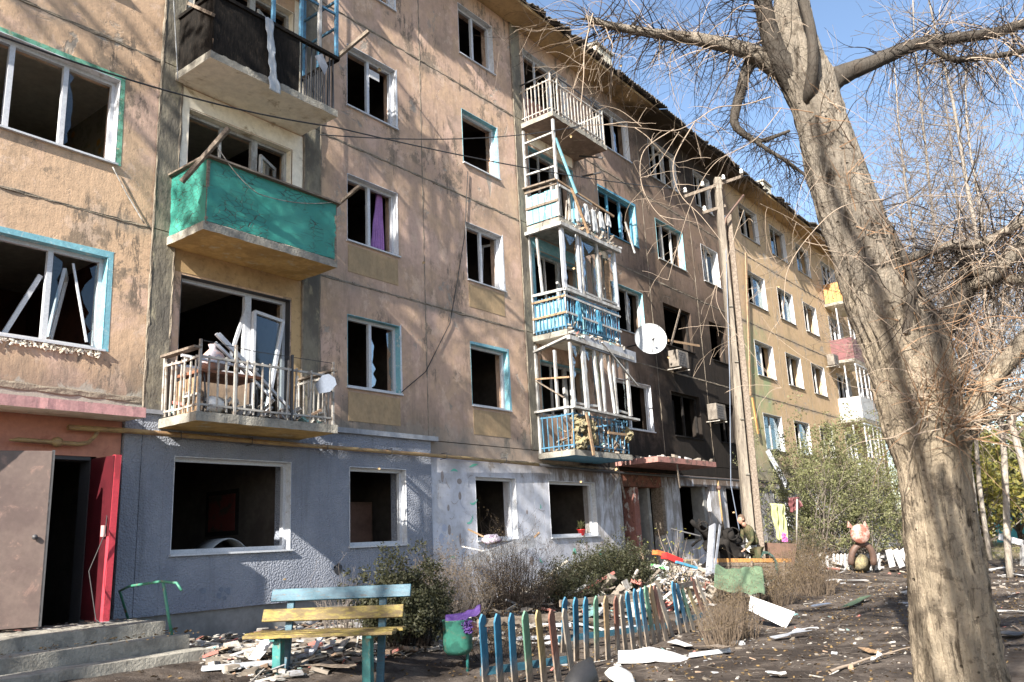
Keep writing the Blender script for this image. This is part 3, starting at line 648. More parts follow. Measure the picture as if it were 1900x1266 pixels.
balcony_door(15.95, 18.0, JO[3]+.02, top(5), 5, M['pvc'], .66, M['purple'] if False else M['reveal'], .8, True, M['tyre_red'] if False else worn('brick_brown_parapet', (.30, .14, .10), (.22, .11, .08), 3), ajar=False)
for f in (4, 3, 2): balcony_door(15.95, 18.0, JO[f-2]+.02, top(f), f, M['oldwhite'], .6, M['lightblue'], .85, True, M['lightblue'] if f == 3 else M['facade'])
for f in range(2, 6): balcony_door(40.0, 42.2, JO[f-2]+.02, top(f), f, M['pvc'], .6, None, .85, True)
# whitewash on the recessed walls behind balconies
for a, b, z1, z2, m in ((6.47, 6.6, 6.5, 8.96, 'slab_white'), (8.63, 8.86, 6.5, 8.96, 'slab_white'), (6.6, 8.63, 8.63, 8.96, 'slab_white'), (6.47, 6.6, 9.3, 11.7, 'slab_white'), (8.63, 8.86, 9.3, 11.7, 'slab_white'), (6.47, 8.86, 5.85, 6.2, 'soffit'), (8.66, 8.87, 3.7, 5.85, 'soffit'), (18.02, 18.33, 6.4, 8.9, 'lightblue'), (15.78, 15.94, 6.4, 8.9, 'lightblue'), (15.95, 18.0, 8.65, 8.95, 'lightblue'), (15.95, 18.0, 11.5, 11.8, 'slab_white')):
    MB().box(a, b, -.006, .003, z1, z2).build('painted_patch', M[m], BLD)
# ---------------------------------------------------------------- balconies (parts of the building)
SX = {'B': (6.32, 8.82), 'E': (15.66, 18.24), 'L': (39.7, 42.5)}
SZ = [3.42, 6.20, 8.98, 11.78]
def slab(col, i, mat, dy=1.0, lab=None, th=.13):
    x1, x2 = SX[col]; z = SZ[i]; mb = MB()
    def fn(u, v):
        x = x1+(x2-x1)*u; y = -dy+(dy-.0)*v
        if v == 0: y += .018*nz(x*5, z, 1)
        return (x+(.012*nz(y*5, z, 7) if u in (0, 1) else 0), y, z+th+.006*nz(x*6, y*6))
    mb.sheet(fn, 40, 12, (0, 0, -th)); top_ = mb
    o = top_.build('balcony', [mat, M['concrete']], BLD, lab)
    me = o.data
    for p in me.polygons:
        p.material_index = 0 if p.normal.z < -.5 else 1
    return o
def rail_bars(par, x1, x2, z0, z1, dy, n, mat, r, ns=7, jit=.02, skip=(), wd=.022):
    for i in range(n):
        if i in skip: continue
        x = x1+(x2-x1)*i/(n-1); l = r.uniform(-jit, jit)
        MB().bar((x, -dy, z0), (x+l, -dy+r.uniform(-jit, jit), z1), wd, wd).build('rail_bar', mat, par)
    for xs in (x1, x2):
        for j in range(1, ns):
            y = -dy*(1-j/ns); MB().bar((xs, y, z0), (xs+r.uniform(-jit, jit), y, z1), wd, wd).build('rail_bar', mat, par)
    for zz, s_ in ((z0+.08, .028), (z1-.04, .032)):
        for a, b in (((x1, -dy, zz), (x2, -dy, zz)), ((x1, -dy, zz), (x1, 0, zz)), ((x2, -dy, zz), (x2, 0, zz))):
            a, b = Vector(a), Vector(b); mid = (a+b)/2+Vector((0, -.01, r.uniform(-.015, .015)))
            MB().bar(a, mid, s_, s_).bar(mid, b, s_, s_).build('handrail', mat, par)
rr = random.Random(5)
# B2: open rail with bars
b2 = slab('B', 0, M['slab_ochre'], lab='second floor balcony with bare bent railing and ochre underside')
rail_bars(b2, 6.38, 8.76, 3.58, 4.38, .95, 17, M['rail'], rr, 8, .025, (12, 14))
for x in (6.38, 6.95, 7.95, 8.76): MB().bar((x, -.96, 3.5), (x, -.96, 4.58), .035, .035).build('rail_post', M['rail'] if x != 7.95 else M['dark'], b2)
for x, y in ((6.38, -.05), (8.76, -.05)): MB().bar((x, y, 3.5), (x, y, 4.5), .035, .035).build('rail_post', M['rail'], b2)
MB().bar((6.33, -.98, 4.46), (6.33, -.1, 4.46), .12, .035).build('top_board', M['greywood'], b2); MB().bar((8.78, -.98, 4.44), (8.78, -.1, 4.42), .12, .035).build('top_board', M['greywood'], b2)
MB().tube([(6.38, -.96, 4.57), (7.3, -.97, 4.53), (8.76, -.96, 4.56)], .006, 4).build('wire_line', M['black'], b2)
# B3: green sheet
b3 = slab('B', 1, M['slab_ochre'], lab='third floor balcony clad in cracked sea green sheet')
def crumple(x, z, a=.018): return a*nz(x*1.7, z*1.7, 2)+a*.5*nz(x*6, z*6, 4)
MB().sheet(lambda u, v: (6.36+2.42*u, -1.0+crumple(u*2.4, v), 6.34+.98*v), 60, 26, (0, .012, 0)).build('front_sheet', M['green_sheet'], b3)
MB().sheet(lambda u, v: (6.35+crumple(u, v), -.99+.96*u, 6.34+.98*v), 24, 24, (.012, 0, 0)).build('side_sheet', M['green_sheet'], b3)
MB().sheet(lambda u, v: (8.79+crumple(u, v), -.99+.96*u, 6.34+.98*v), 24, 24, (.012, 0, 0)).build('side_sheet', M['green_sheet'], b3)
for a, b in (((6.3, -1.03, 7.34), (8.84, -1.03, 7.34)), ((6.33, -1.0, 7.345), (6.33, 0, 7.345)), ((8.82, -1.0, 7.345), (8.82, 0, 7.345))): MB().bar(a, b, .09, .03).build('handrail', M['greywood'], b3)
for x in (6.37, 8.78): MB().bar((x, -.985, 6.3), (x, -.985, 7.3), .04, .03).build('rail_post', M['greywood'], b3)
# B4: charred cladding and glazing posts
b4 = slab('B', 2, M['slab_white'], lab='fourth floor balcony with charred black cladding and whitewashed underside')
MB().sheet(lambda u, v: (6.36+1.62*u, -1.0+crumple(u*2, v, .012), 9.10+.98*v), 50, 24, (0, .014, 0)).build('front_sheet', M['blackpanel'], b4)
MB().sheet(lambda u, v: (6.35+crumple(u, v, .01), -.99+.96*u, 9.10+.98*v), 24, 24, (.012, 0, 0)).build('side_sheet', M['blackpanel'], b4)
for i in range(8): MB().bar((8.05+i*.1, -.97, 9.1), (8.05+i*.1+rr.uniform(-.02, .02), -.97, 10.08), .02, .02).build('rail_bar', M['dark'], b4)
for j in range(7): MB().bar((8.78, -.9+j*.13, 9.1), (8.78, -.9+j*.13, 10.08), .02, .02).build('rail_bar', M['dark'], b4)
for a, b in (((6.33, -1.0, 10.12), (8.84, -1.0, 10.12)), ((6.35, -1.0, 10.12), (6.35, 0, 10.12)), ((8.82, -1.0, 10.12), (8.82, 0, 10.12))): MB().bar(a, b, .07, .06).build('handrail', M['blackpanel'], b4)
for x, y in ((7.45, -.98), (8.02, -.98), (8.42, -.98), (8.8, -.98), (8.8, -.5), (8.8, -.06)): MB().bar((x, y, 10.15), (x+.01, y, 11.75), .055, .055).build('glazing_post', M['bluebar'] if x < 8.3 else M['oldwhite'] if x < 8.5 else M['bluebar'], b4)
for z in (10.75, 11.3): MB().bar((8.8, -.95, z), (8.8, -.06, z), .035, .04).build('glazing_bar', M['bluebar'], b4)
MB().bar((7.4, -.98, 11.0), (8.8, -.98, 11.02), .035, .04).build('glazing_bar', M['bluebar'], b4)
MB().bar((6.32, -1.03, 9.7), (6.34, -.3, 10.25), .06, .05).build('charred_batten', M['greywood'], b4)
b5 = slab('B', 3, M['slab_white'])
rail_bars(b5, 6.38, 8.76, 11.94, 12.85, .95, 16, M['rail'], rr)
# E5: white rail
e5 = slab('E', 3, worn('stained_underside', (.32, .24, .19), (.2, .15, .12), 1.5, (.4, .6), .9, c3=(.42, .36, .3)), lab='fifth floor balcony with thin white vertical bars')
rail_bars(e5, 15.72, 18.18, 11.96, 12.86, .95, 17, M['rail'], rr, 8, .012)
for x in (15.72, 16.0, 18.18): MB().bar((x, -.96, 11.9), (x, -.96, 13.0), .035, .035).build('rail_post', M['rail'], e5)
for a, b in (((15.7, -.97, 13.0), (18.2, -.97, 13.0)), ((15.72, -.97, 13.0), (15.72, 0, 13.0))): MB().bar(a, b, .03, .03).build('handrail', M['dark'], e5)
# E4: wrecked, light blue boards at side and tangled bars
e4 = slab('E', 2, M['concrete'], lab='fourth floor balcony with pale blue side boards and torn front bars')
for j in range(5): MB().box(15.685, 15.705, -.95+j*.185, -.95+j*.185+.17, 9.16, 9.86+rr.uniform(-.03, .05)).build('board', M['lightblue'], e4)
for zz in (9.55, 9.98): MB().bar((15.66, -1.0, zz), (15.66, 0, zz+.02), .03, .06).build('handrail', M['greywood'], e4)
MB().bar((15.62, -1.02, 10.05), (15.62, .0, 10.1), .12, .04).build('top_board', M['greywood'], e4)
for i in range(19):
    x = 15.75+i*.13; l = rr.uniform(-.08, .08); MB().bar((x, -.96+rr.uniform(-.03, .03), 9.15), (x+l, -.96+rr.uniform(-.08, .05), 9.9+rr.uniform(-.3, .08)), .022, .022).build('rail_bar', M['bluebar'] if rr.random() < .35 else M['rail'], e4)
MB().bar((15.7, -1.0, 10.05), (18.25, -1.02, 9.86), .05, .05).build('handrail', M['wood'], e4)
for x in (15.70, 15.70): pass
MB().bar((15.7, -.97, 9.15), (15.7, -.97, 11.7), .06, .06).build('glazing_post', M['oldwhite'], e4); MB().bar((15.7, -.05, 9.15), (15.7, -.05, 11.7), .06, .06).build('glazing_post', M['oldwhite'], e4)
for z in (10.45, 10.95, 11.35): MB().bar((15.7, -.95, z), (15.7, -.05, z+rr.uniform(-.04, .04)), .05, .04).build('glazing_bar', M['oldwhite'], e4)
MB().bar((15.74, -.99, 11.2), (16.35, -1.1, 9.9), .05, .05).build('fallen_post', M['lightblue'], e4); MB().bar((16.2, -1.06, 10.0), (16.75, -1.12, 8.95), .06, .03).build('fallen_post', M['wood'], e4)
MB().bar((15.75, -1.0, 9.95), (17.2, -1.0, 9.9), .04, .06).build('glazing_bar', M['oldwhite'], e4)
# E3: glazed bay with blue bars below
e3 = slab('E', 1, M['slab_white'], lab='third floor glazed balcony with blue bars and dangling curtains')
rail_bars(e3, 15.72, 18.16, 6.36, 7.22, .96, 22, M['bluebar'], rr, 9, .02)
for j in range(5): MB().box(15.75, 15.77, -.9+j*.17, -.9+j*.17+.15, 6.4, 7.1).build('board', M['lightblue'], e3)
for i in range(13):
    if rr.random() < .78: x = 15.8+i*.185; MB().bar((x+.08, -.90, 6.38), (x+.08+rr.uniform(-.04, .04), -.90+rr.uniform(0, .06), 6.9+rr.uniform(-.2, .15)), .15, .015, (0, 1, 0)).build('board', M['skyblue'] if rr.random() < .6 else M['lightblue'] if rr.random() < .5 else M['wood'], e3)
for z in (6.75, 7.15): MB().bar((15.7, -1.0, z), (18.2, -1.0, z-.06), .035, .05).build('handrail', M['oldwhite'], e3); MB().bar((15.7, -1.0, z), (15.7, 0, z), .035, .05).build('handrail', M['wood'], e3)
MB().bar((15.72, -.98, 7.32), (18.2, -.98, 7.30), .09, .07).build('bottom_frame', M['oldwhite'], e3); MB().bar((15.72, -.98, 7.32), (15.72, -.02, 7.34), .05, .06).build('bottom_frame', M['oldwhite'], e3)
MB().bar((15.55, -1.06, 8.90), (18.35, -1.06, 8.88), .10, .09).build('top_frame', M['oldwhite'], e3); MB().bar((15.6, -1.03, 8.90), (15.6, 0, 8.90), .09, .08).build('top_frame', M['oldwhite'], e3)
for x, m_, w_ in ((15.74, 'pvc', .12), (16.42, 'pvc', .06), (16.55, 'oldwhite', .06), (17.32, 'oldwhite', .06), (18.17, 'pvc', .07)): MB().bar((x, -.98, 7.34), (x+rr.uniform(-.01, .01), -.98, 8.86), w_, .06, (0, 1, 0)).build('glazing_post', M[m_], e3)
MB().bar((15.72, -.03, 6.4), (15.72, -.03, 8.88), .06, .06).build('glazing_post', M['oldwhite'], e3); MB().bar((15.72, -.35, 7.3), (15.74, -.25, 8.8), .05, .05).build('glazing_post', M['oldwhite'], e3)
for a in (18.17,):
    for y in (-.5, -.05): MB().bar((a, y, 7.3), (a, y, 8.88), .05, .05).build('glazing_post', M['oldwhite'], e3)
# E2: glazed bay hanging askew, debris below
e2 = slab('E', 0, M['skyblue'], lab='second floor glazed balcony with skewed frames and blue underside')
rail_bars(e2, 15.72, 18.16, 3.58, 4.4, .96, 14, M['bluebar'], rr, 7, .03)
for a, b in (((15.6, -1.05, 4.50), (18.45, -1.12, 4.42)), ((15.62, -1.0, 4.50), (15.62, 0, 4.5))): MB().bar(a, b, .14, .05).build('bottom_frame', M['oldwhite'], e2)
MB().bar((15.62, -1.04, 6.12), (18.5, -1.08, 6.0), .14, .1).build('top_frame', M['oldwhite'], e2); MB().bar((15.62, -1.02, 6.12), (15.7, -.02, 5.95), .12, .05).build('top_frame', M['oldwhite'], e2)
for x, l, m_, w_ in ((15.73, 0, 'oldwhite', .07), (16.28, -.02, 'oldwhite', .13), (16.85, -.10, 'oldwhite', .07), (17.05, .02, 'oldwhite', .07), (17.52, -.16, 'oldwhite', .05), (17.62, -.02, 'oldwhite', .07), (18.28, .02, 'oldwhite', .09)): MB().bar((x, -1.03, 4.52), (x+l, -1.02, 6.02), w_, .06, (0, 1, 0)).build('glazing_post', M[m_], e2)
MB().bar((15.7, -.04, 3.5), (15.7, -.04, 6.1), .07, .07).build('glazing_post', M['oldwhite'], e2); MB().bar((15.7, -.6, 4.52), (15.7, -.6, 5.9), .07, .05).build('glazing_post', M['oldwhite'], e2)
MB().bar((15.68, -.98, 5.2), (15.68, 0, 5.3), .04, .04).build('glazing_bar', M['wood'], e2)
MB().bar((15.68, -.05, 5.25), (15.68, -.8, 4.75), .08, .02).build('hanging_batten', M['greywood'], e2)
MB().bar((17.0, -1.12, 6.2), (18.55, -1.15, 5.3), .05, .03).build('hanging_batten', M['oldwhite'], e2)
MB().bar((16.3, -1.05, 6.14), (18.6, -1.12, 6.05), .05, .28, (0, 0, 1)).build('drip_sheet', M['bluegrey'], e2)
for (x1, x2, za, zb, e_) in ((15.8, 16.4, 7.4, 8.8, e3), (16.62, 17.28, 7.4, 8.8, e3), (17.38, 18.1, 7.4, 8.8, e3), (15.8, 16.25, 4.6, 6.0, e2), (16.35, 16.8, 4.6, 6.0, e2), (17.7, 18.2, 4.6, 6.0, e2)):
    side_shards(e_, x1, za, zb, -.97, rr.uniform(.1, .22), rr); side_shards(e_, x2, za, zb, -.97, rr.uniform(.08, .2), rr, -1); MB().prism([(x1, -.97, zb), (x2, -.97, zb), (x2-.1, -.97, zb-.12), ((x1+x2)/2, -.97, zb-.3), (x1+.12, -.97, zb-.1)], (0, .006, 0)).build('glass_shard', M['glass'], e_)
    MB().bar((x1, -.98, za+.02), (x2, -.98, za+rr.uniform(-.02, .05)), .05, .05).build('glazing_bar', M['oldwhite'], e_)
for y in (-.62, -.3): MB().bar((18.17, y, 7.34), (18.17, y, 8.86), .05, .05).build('glazing_post', M['oldwhite'], e3); MB().bar((18.3, y, 4.5), (18.3, y, 6.0), .05, .05).build('glazing_post', M['oldwhite'], e2)
for j in range(9):
    x = 15.8+j*.27+rr.uniform(-.05, .05); MB().bar((x, -.92, 3.6+rr.uniform(0, .2)), (x+rr.uniform(-.2, .2), -.9, 4.15+rr.uniform(-.2, .2)), rr.uniform(.08, .2), .02, (0, 1, 0)).build('loose_board', [M['wood'], M['oldwhite'], M['greywood'], M['wool']][j % 4], e2)
# L: far balconies
for i in range(4):
    l_ = slab('L', i, M['slab_white']); z = SZ[i]+.14
    m_ = [M['rail'], M['white'], M['maroon'], M['newwood']][i]
    if i == 3:
        for q in range(14): MB().box(39.75+q*.195, 39.75+q*.195+.18, -1.0, -.98, z, z+.95).build('board', m_, l_)
        for q in range(5): MB().box(39.72, 39.74, -.98+q*.19, -.98+q*.19+.17, z, z+.95).build('board', m_, l_)
        for zz in (z+.3, z+.72): MB().bar((39.7, -1.02, zz), (42.5, -1.02, zz), .03, .05).build('handrail', M['greywood'], l_)
    elif i in (1, 2):
        MB().box(39.75, 42.45, -1.0, -.98, z, z+1.0).build('front_sheet', m_, l_); MB().box(39.73, 39.75, -1, 0, z, z+1.0).build('side_sheet', m_, l_)
    else: rail_bars(l_, 39.75, 42.45, z, z+1, .95, 18, M['rail'], rr)
    for x in (39.78, 40.4, 41.1, 41.8, 42.4): 
        if i < 3: MB().bar((x, -.98, z+1), (x, -.98, z+2.5), .07, .05).build('glazing_post', M['pvc'], l_)
    if i < 3: MB().bar((39.75, -.98, z+2.5), (42.4, -.98, z+2.5), .08, .06).build('top_frame', M['pvc'], l_); MB().bar((39.75, -.5, z+1), (39.75, -.5, z+2.5), .06, .05).build('glazing_post', M['pvc'], l_)
# ---------------------------------------------------------------- entrance A (left)
can = MB().sheet(lambda u, v: (2.2+3.62*u, -.62+.60*v+(.01*nz(u*30, 1) if v == 0 else 0), 3.595+.02*v), 40, 4, (0, 0, -.135)).build('entrance_canopy', [M['pink'], M['slab_white']], BLD, 'pink edged concrete canopy over the left entrance')
for p_ in can.data.polygons: p_.material_index = 1 if p_.normal.z < -.5 else 0
# open brown door leaf (swung outward) and red inner leaf
hp, tp_ = Vector((3.62, -.10, .9)), Vector((4.70, -.56, .9)); d_ = (tp_-hp); nrm = Vector((-d_.y, d_.x, 0)).normalized()*.045
dr = MB().prism([hp, tp_, tp_+Vector((0, 0, 2.06)), hp+Vector((0, 0, 2.06))], nrm).build('door', M['brown_door'], BLD, 'brown steel entrance door standing open', bevel=.006)
e_ = d_.normalized(); MB().prism([tp_-e_*.02, tp_+e_*.012, tp_+e_*.012+Vector((0, 0, 2.07)), tp_-e_*.02+Vector((0, 0, 2.07))], nrm*1.25).build('door_edge', M['dark'], dr)
kb = tp_-e_*.13+Vector((0, 0, 1.03)); MB().lathe(kb, [(0, -.06), (.028, -.055), (.032, -.03), (.014, -.015), (.014, 0), (.03, 0), (.03, .008), (0, .008)], 14, nrm).build('door_knob', M['dark'], dr)
MB().bar(tp_-e_*.75+Vector((0, -.0, 1.9))-nrm*1.2, tp_-e_*1.1+Vector((0, 0, 1.72))-nrm*1.2, .02, .02).build('closer_arm', M['rail'], dr)
MB().box(4.05, 4.12, .02, .3, .86, 2.98).box(5.43, 5.5, .02, .3, .86, 2.98).box(4.05, 5.5, .02, .3, 2.93, 2.98).build('door_frame', M['dark'], BLD)
rp, rq = Vector((5.43, .0, .9)), Vector((5.40, -.66, .88)); d2 = (rq-rp).normalized(); n2 = Vector((-d2.y, d2.x, 0))*.05
rd = MB().prism([rp, rq, rq+Vector((0, 0, 2.05)), rp+Vector((0, 0, 2.05))], n2).build('door', M['red_door'], BLD, 'red inner steel door folded outward, its shade put into the colour')
MB().prism([rq-d2*.07-n2*.3, rq+d2*.01-n2*.3, rq+d2*.01+Vector((.03, 0, 2.06))-n2*.3, rq-d2*.07+Vector((0.03, 0, 2.06))-n2*.3], n2*1.6).build('bent_edge', worn('bright_red_edge', (.40, .03, .05), (.25, .02, .03), 5), rd)
MB().obox(rq-d2*.1+Vector((0, 0, 1.1))-n2*.6, d2*.04, n2*.3, (0, 0, .07)).build('lock_plate', M['pink'], rd)
MB().box(4.08, 4.14, -.03, -.005, 3.02, 3.2).build('house_number_plate', M['dishblue'], BLD)
MB().box(4.05, 4.11, -.034, -.03, 3.04, 3.18).build('plate_face', M['white'], BLD)
# gas pipe
gp = [(5.04, -.12, 3.33), (5.9, -.14, 3.34), (8.2, -.15, 3.32), (12.0, -.15, 3.31), (15.5, -.10, 3.28), (19.0, -.1, 3.22), (27, -.1, 3.22), (32.4, -.1, 3.22)]
pp = MB().tube(gp[:5], .038, 10).build('gas_pipe', M['pipe'], BLD, 'yellow gas pipe running along the wall above the ground floor')
MB().tube(gp[4:], .034, 10).build('gas_pipe', M['dark'], BLD, 'sooty stretch of gas pipe')
MB().tube([(4.35, -.12, 3.12), (4.45, -.12, 3.13), (5.2, -.12, 3.12), (5.32, -.12, 3.15), (5.40, -.12, 3.24), (5.44, -.12, 3.33)], [.01, .03, .03, .028, .028, .028], 8).build('pipe_branch', M['pipe'], pp)
MB().lathe((4.92, -.12, 3.13), [(.03, -.07), (.05, -.05), (.07, 0), (.05, .05), (.03, .07)], 10, (1, 0, 0)).build('valve', M['pipe'], pp)
for x in (6.6, 7.8, 9.3, 10.8, 12.3, 14.2): MB().tube([(x, -.02, 3.26), (x, -.2, 3.27), (x, -.2, 3.37), (x, -.05, 3.37)], .008, 4).build('pipe_bracket', M['dark'], pp)
MB().tube([(25.2, -.09, 3.2), (25.2, -.1, 2.4), (25.25, -.1, 1.2)], .03, 8).build('pipe_branch', M['pipe'], BLD); MB().lathe((25.2, -.1, 2.95), [(.03, -.07), (.07, -.03), (.07, .03), (.03, .07)], 10).build('valve', M['rust'], BLD)
# ---------------------------------------------------------------- burnt entrance (F1) and fire openings
rec = MB(); rec.box(19.3, 21.6, 1.6, 1.7, .5, 2.9); rec.build('recess_wall', M['room'], BLD)
MB().box(20.0, 20.28, .05, .4, .5, 2.88).build('entrance_post', worn('peeling_red_post', (.26, .12, .10), (.55, .5, .47), 5, (.53, .58), .9, (1, 1, .6), c3=(.04, .03, .03)), BLD)
MB().box(20.95, 21.1, .15, .45, .5, 2.88).build('entrance_post', M['plinth'], BLD)
MB().box(21.45, 21.62, -.02, .3, 1.6, 2.9).build('junction_box', M['greywood'], BLD)
c2 = MB().box(19.1, 22.6, -1.25, 0, 3.40, 3.54).build('entrance_canopy', worn('scorched_canopy', (.33, .17, .15), (.12, .09, .08), 5, (.45, .6), .9), BLD, 'scorched canopy over the burnt entrance')
rb = MB(); q = random.Random(8)
for i in range(60):
    x, y = q.uniform(19.2, 22.5), q.uniform(-1.2, -.1); s_ = q.uniform(.03, .11); rb.obox((x, y, 3.55+s_*.4), (s_, q.uniform(-.03, .03), q.uniform(-.03, .03)), (0, s_*.5, .01), (q.uniform(-.02, .02), 0, s_*.4))
rb.build('canopy_rubble', M['litter'], BLD, kind='stuff')
MB().box(24.42, 24.62, .1, .5, 1.42, 2.98).build('burnt_jamb', M['plinth'], BLD)
for k in (22.65, 25.95): MB().box(k, k+2.0, -.01, .34, 1.38, 1.42).build('sill', M['concrete'], BLD)
# painted motifs on the whitewashed wall
q = random.Random(4)
mm = {'leafpaint': worn('green_mural_paint', (.15, .5, .38), (.2, .55, .45), 9), 'brownpaint': worn('grey_brown_mural_paint', (.30, .26, .25), (.4, .36, .35), 9), 'greypaint': worn('blue_grey_mural_paint', (.42, .46, .58), (.5, .52, .6), 9)}
for i in range(46):
    x = q.choice([q.uniform(12.25, 13.2), q.uniform(12.25, 13.2), q.uniform(14.95, 15.9), q.uniform(16.5, 19.1), q.uniform(21.65, 22.5)]); z = q.uniform(1.0, 3.15) if x < 16 else q.uniform(.9, 1.5)
    key = q.choice(list(mm)); a0 = q.uniform(0, 6.28); L = q.uniform(.08, .3); pts = []
    if q.random() < .35:
        rx, rz = q.uniform(.03, .08), q.uniform(.05, .12); pts = [(x+rx*math.cos(t_*.785), -.004, z+rz*math.sin(t_*.785)) for t_ in range(8)]
        MB().prism(pts, (0, .005, 0)).build('painted_motif', mm['brownpaint'] if q.random() < .5 else mm[key], BLD)
    else:
        c_ = q.uniform(-1.5, 1.5); mb = MB(); pr_ = None
        for t_ in range(7):
            u = t_/6; a = a0+c_*u; p = (x+L*u*math.cos(a), z+L*u*math.sin(a)); wv = .006+.02*math.sin(3.14*u)*(key == 'leafpaint')
            cur = ((p[0]-wv*math.sin(a), -.004, p[1]+wv*math.cos(a)), (p[0]+wv*math.sin(a), -.004, p[1]-wv*math.cos(a)))
            if pr_: mb.quad(pr_[0], pr_[1], cur[1], cur[0])
            pr_ = cur
        mb.build('painted_motif', mm[key], BLD)
# shrapnel marks on the grey wall
for (px, py) in ((376, 1096), (410, 1094), (422, 1096), (406, 1106), (416, 1110), (627, 1056), (618, 1050)):
    p = onY(px, py, -.05); s_ = q.uniform(.03, .06)*(1.6 if px > 600 else 1); MB().prism([(p.x+s_*math.cos(t_*.7+q.uniform(-.2, .2))*q.uniform(.7, 1.2), -.056, p.z+s_*math.sin(t_*.7)*q.uniform(.7, 1.2)) for t_ in range(9)], (0, .005, 0)).build('shrapnel_mark', M['dishblue'] if q.random() < .6 else M['dark'], BLD)
for (x, z, f_) in ((22.9, 6.75, 3), (25.3, 5.35, 2), (38.9, 9.0, 4)):
    u = thing('air_conditioner_unit', {3: 'white air conditioner box hanging skewed below a burnt third floor window', 2: 'sooty air conditioner with grille on the wall beside a burnt second floor window', 4: 'far air conditioner box high on the yellow wall before the last balconies'}[f_], 'air conditioner', (x, -.2, z-.25))
    MB().box(x-.36, x+.36, -.42, -.1, z-.26, z+.26).build('casing', M['ac'], u, bevel=.015)
    for i in range(6): MB().box(x-.30, x+.12, -.435, -.42, z-.22+i*.078, z-.2+i*.078).build('grille_bar', M['dark'], u)
    for i in range(5): MB().box(x-.30+i*.1, x-.285+i*.1, -.44, -.42, z-.24, z+.22).build('grille_bar', M['dark'], u)
    for sx_ in (-.28, .28): MB().bar((x+sx_, 0, z-.3), (x+sx_, -.46, z-.3), .03, .03).build('bracket', M['rail'], u)
# ================================================================= THINGS AT THE BUILDING
rg = random.Random(21)
# entrance steps
st = thing('entrance_steps', 'three broken concrete steps with landing before the brown door', 'steps', (4.6, -1.2, .4))
def slabstep(x1, x2, y1, y2, z1, z2, nm='step'):
    mb = MB()
    for s_ in (0,):
        mb.sheet(lambda u, v: (x1+(x2-x1)*u+(.02*nz(v*6, z2, 1)), y1+(y2-y1)*v+(.03*nz(u*9, z2) if v == 0 else 0), z2-(.035*max(0, nz(u*8, z2, 4)) if v == 0 else 0)+.008*nz(u*9, v*9)), 46, 10, (0, 0, z1-z2))
    return mb.build(nm, M['concrete'], st)
slabstep(1.5, 5.86, -1.28, -.0, .3, .86, 'landing'); slabstep(1.5, 5.98, -1.62, -1.29, .3, .70); slabstep(1.5, 6.08, -1.98, -1.63, .2, .54)
# green handrail
hr = thing('stair_handrail', 'bent green pipe handrail beside the entrance steps', 'handrail', (5.9, -1.2, .5))
a_ = [atD(238, 1150, 11.0), atD(222, 1097, 10.9), atD(240, 1088, 10.7), atD(300, 1079, 10.2), atD(328, 1082, 9.95), atD(337, 1096, 9.9)]
MB().tube(a_, .017, 8).build('top_rail', M['green_pipe'], hr); MB().tube([atD(303, 1081, 10.18), atD(312, 1140, 10.15), atD(322, 1194, 10.15)], .02, 8).build('post', M['green_pipe'], hr)
# ------------------------------------------------------------ bench
L1, L2 = onG(516, 1250), onG(683, 1277); T_ = (L2-L1); T_.z = 0; Ln = T_.length; T_.normalize(); N_ = Vector((-T_.y, T_.x, 0))
bn = thing('park_bench', 'old bench with yellow seat and blue and yellow back planks on teal legs', 'bench', tuple(L1))
zt_ = .43+L1.z-.0
def BP(s_, w_, z_): return Vector((L1.x, L1.y, 0))+T_*s_+N_*w_+Vector((0, 0, z_))
for s_, g_ in ((0, L1.z), (Ln, L2.z)): MB().bar(BP(s_, .0, g_-.1), BP(s_, 0, zt_-.03), .12, .10, T_).build('leg', M['teal'], bn, bevel=.008)
for s_, g_ in ((-.02, L1.z), (Ln+.06, L2.z)): 
    MB().bar(BP(s_, .22, g_-.05), BP(s_-.0, .40, zt_+.47), .045, .085, T_).build('back_support', M['benchblue'], bn, bevel=.005)
    MB().bar(BP(s_, -.14, zt_-.045), BP(s_, .34, zt_-.045), .06, .05).build('seat_bearer', M['teal'], bn)
def plank(s1, s2, w1, w2, z_, th, mat, nm):
    mb = MB(); mb.sheet(lambda u, v: BP(s1+(s2-s1)*u+(.03*nz(v*3, z_) if u in (0, 1) else 0), w1+(w2-w1)*v+(.012*nz(u*7, z_, v) if v in (0, 1) else 0), z_+.006*nz(u*9, v*5)), 24, 3, (0, 0, -th)); return mb.build(nm, mat, bn, bevel=.004)
for i, (s1, s2) in enumerate(((-.36, Ln+.34), (-.42, Ln+.30), (-.38, Ln+.36))): plank(s1, s2, -.16+i*.165, -.005+i*.165, zt_+.004*i, .038, M['benchyellow'], 'seat_plank')
for z_, w_, m_, ds in ((.18, .255, 'benchyellow', -.02), (.40, .335, 'benchblue', .05)):
    a, b = BP(-.30+ds, w_, zt_+z_), BP(Ln+.36+ds, w_, zt_+z_); up_ = (Vector((0, 0, 1))+N_*.36).normalized()
    MB().obox((a+b)/2, (b-a)/2, up_*.072, N_.cross(T_).cross(up_)*.0+ (T_.cross(up_)).normalized()*.018).build('back_plank', M[m_], bn, 'blue painted top back plank' if m_ == 'benchblue' else 'yellow painted back plank', bevel=.005)
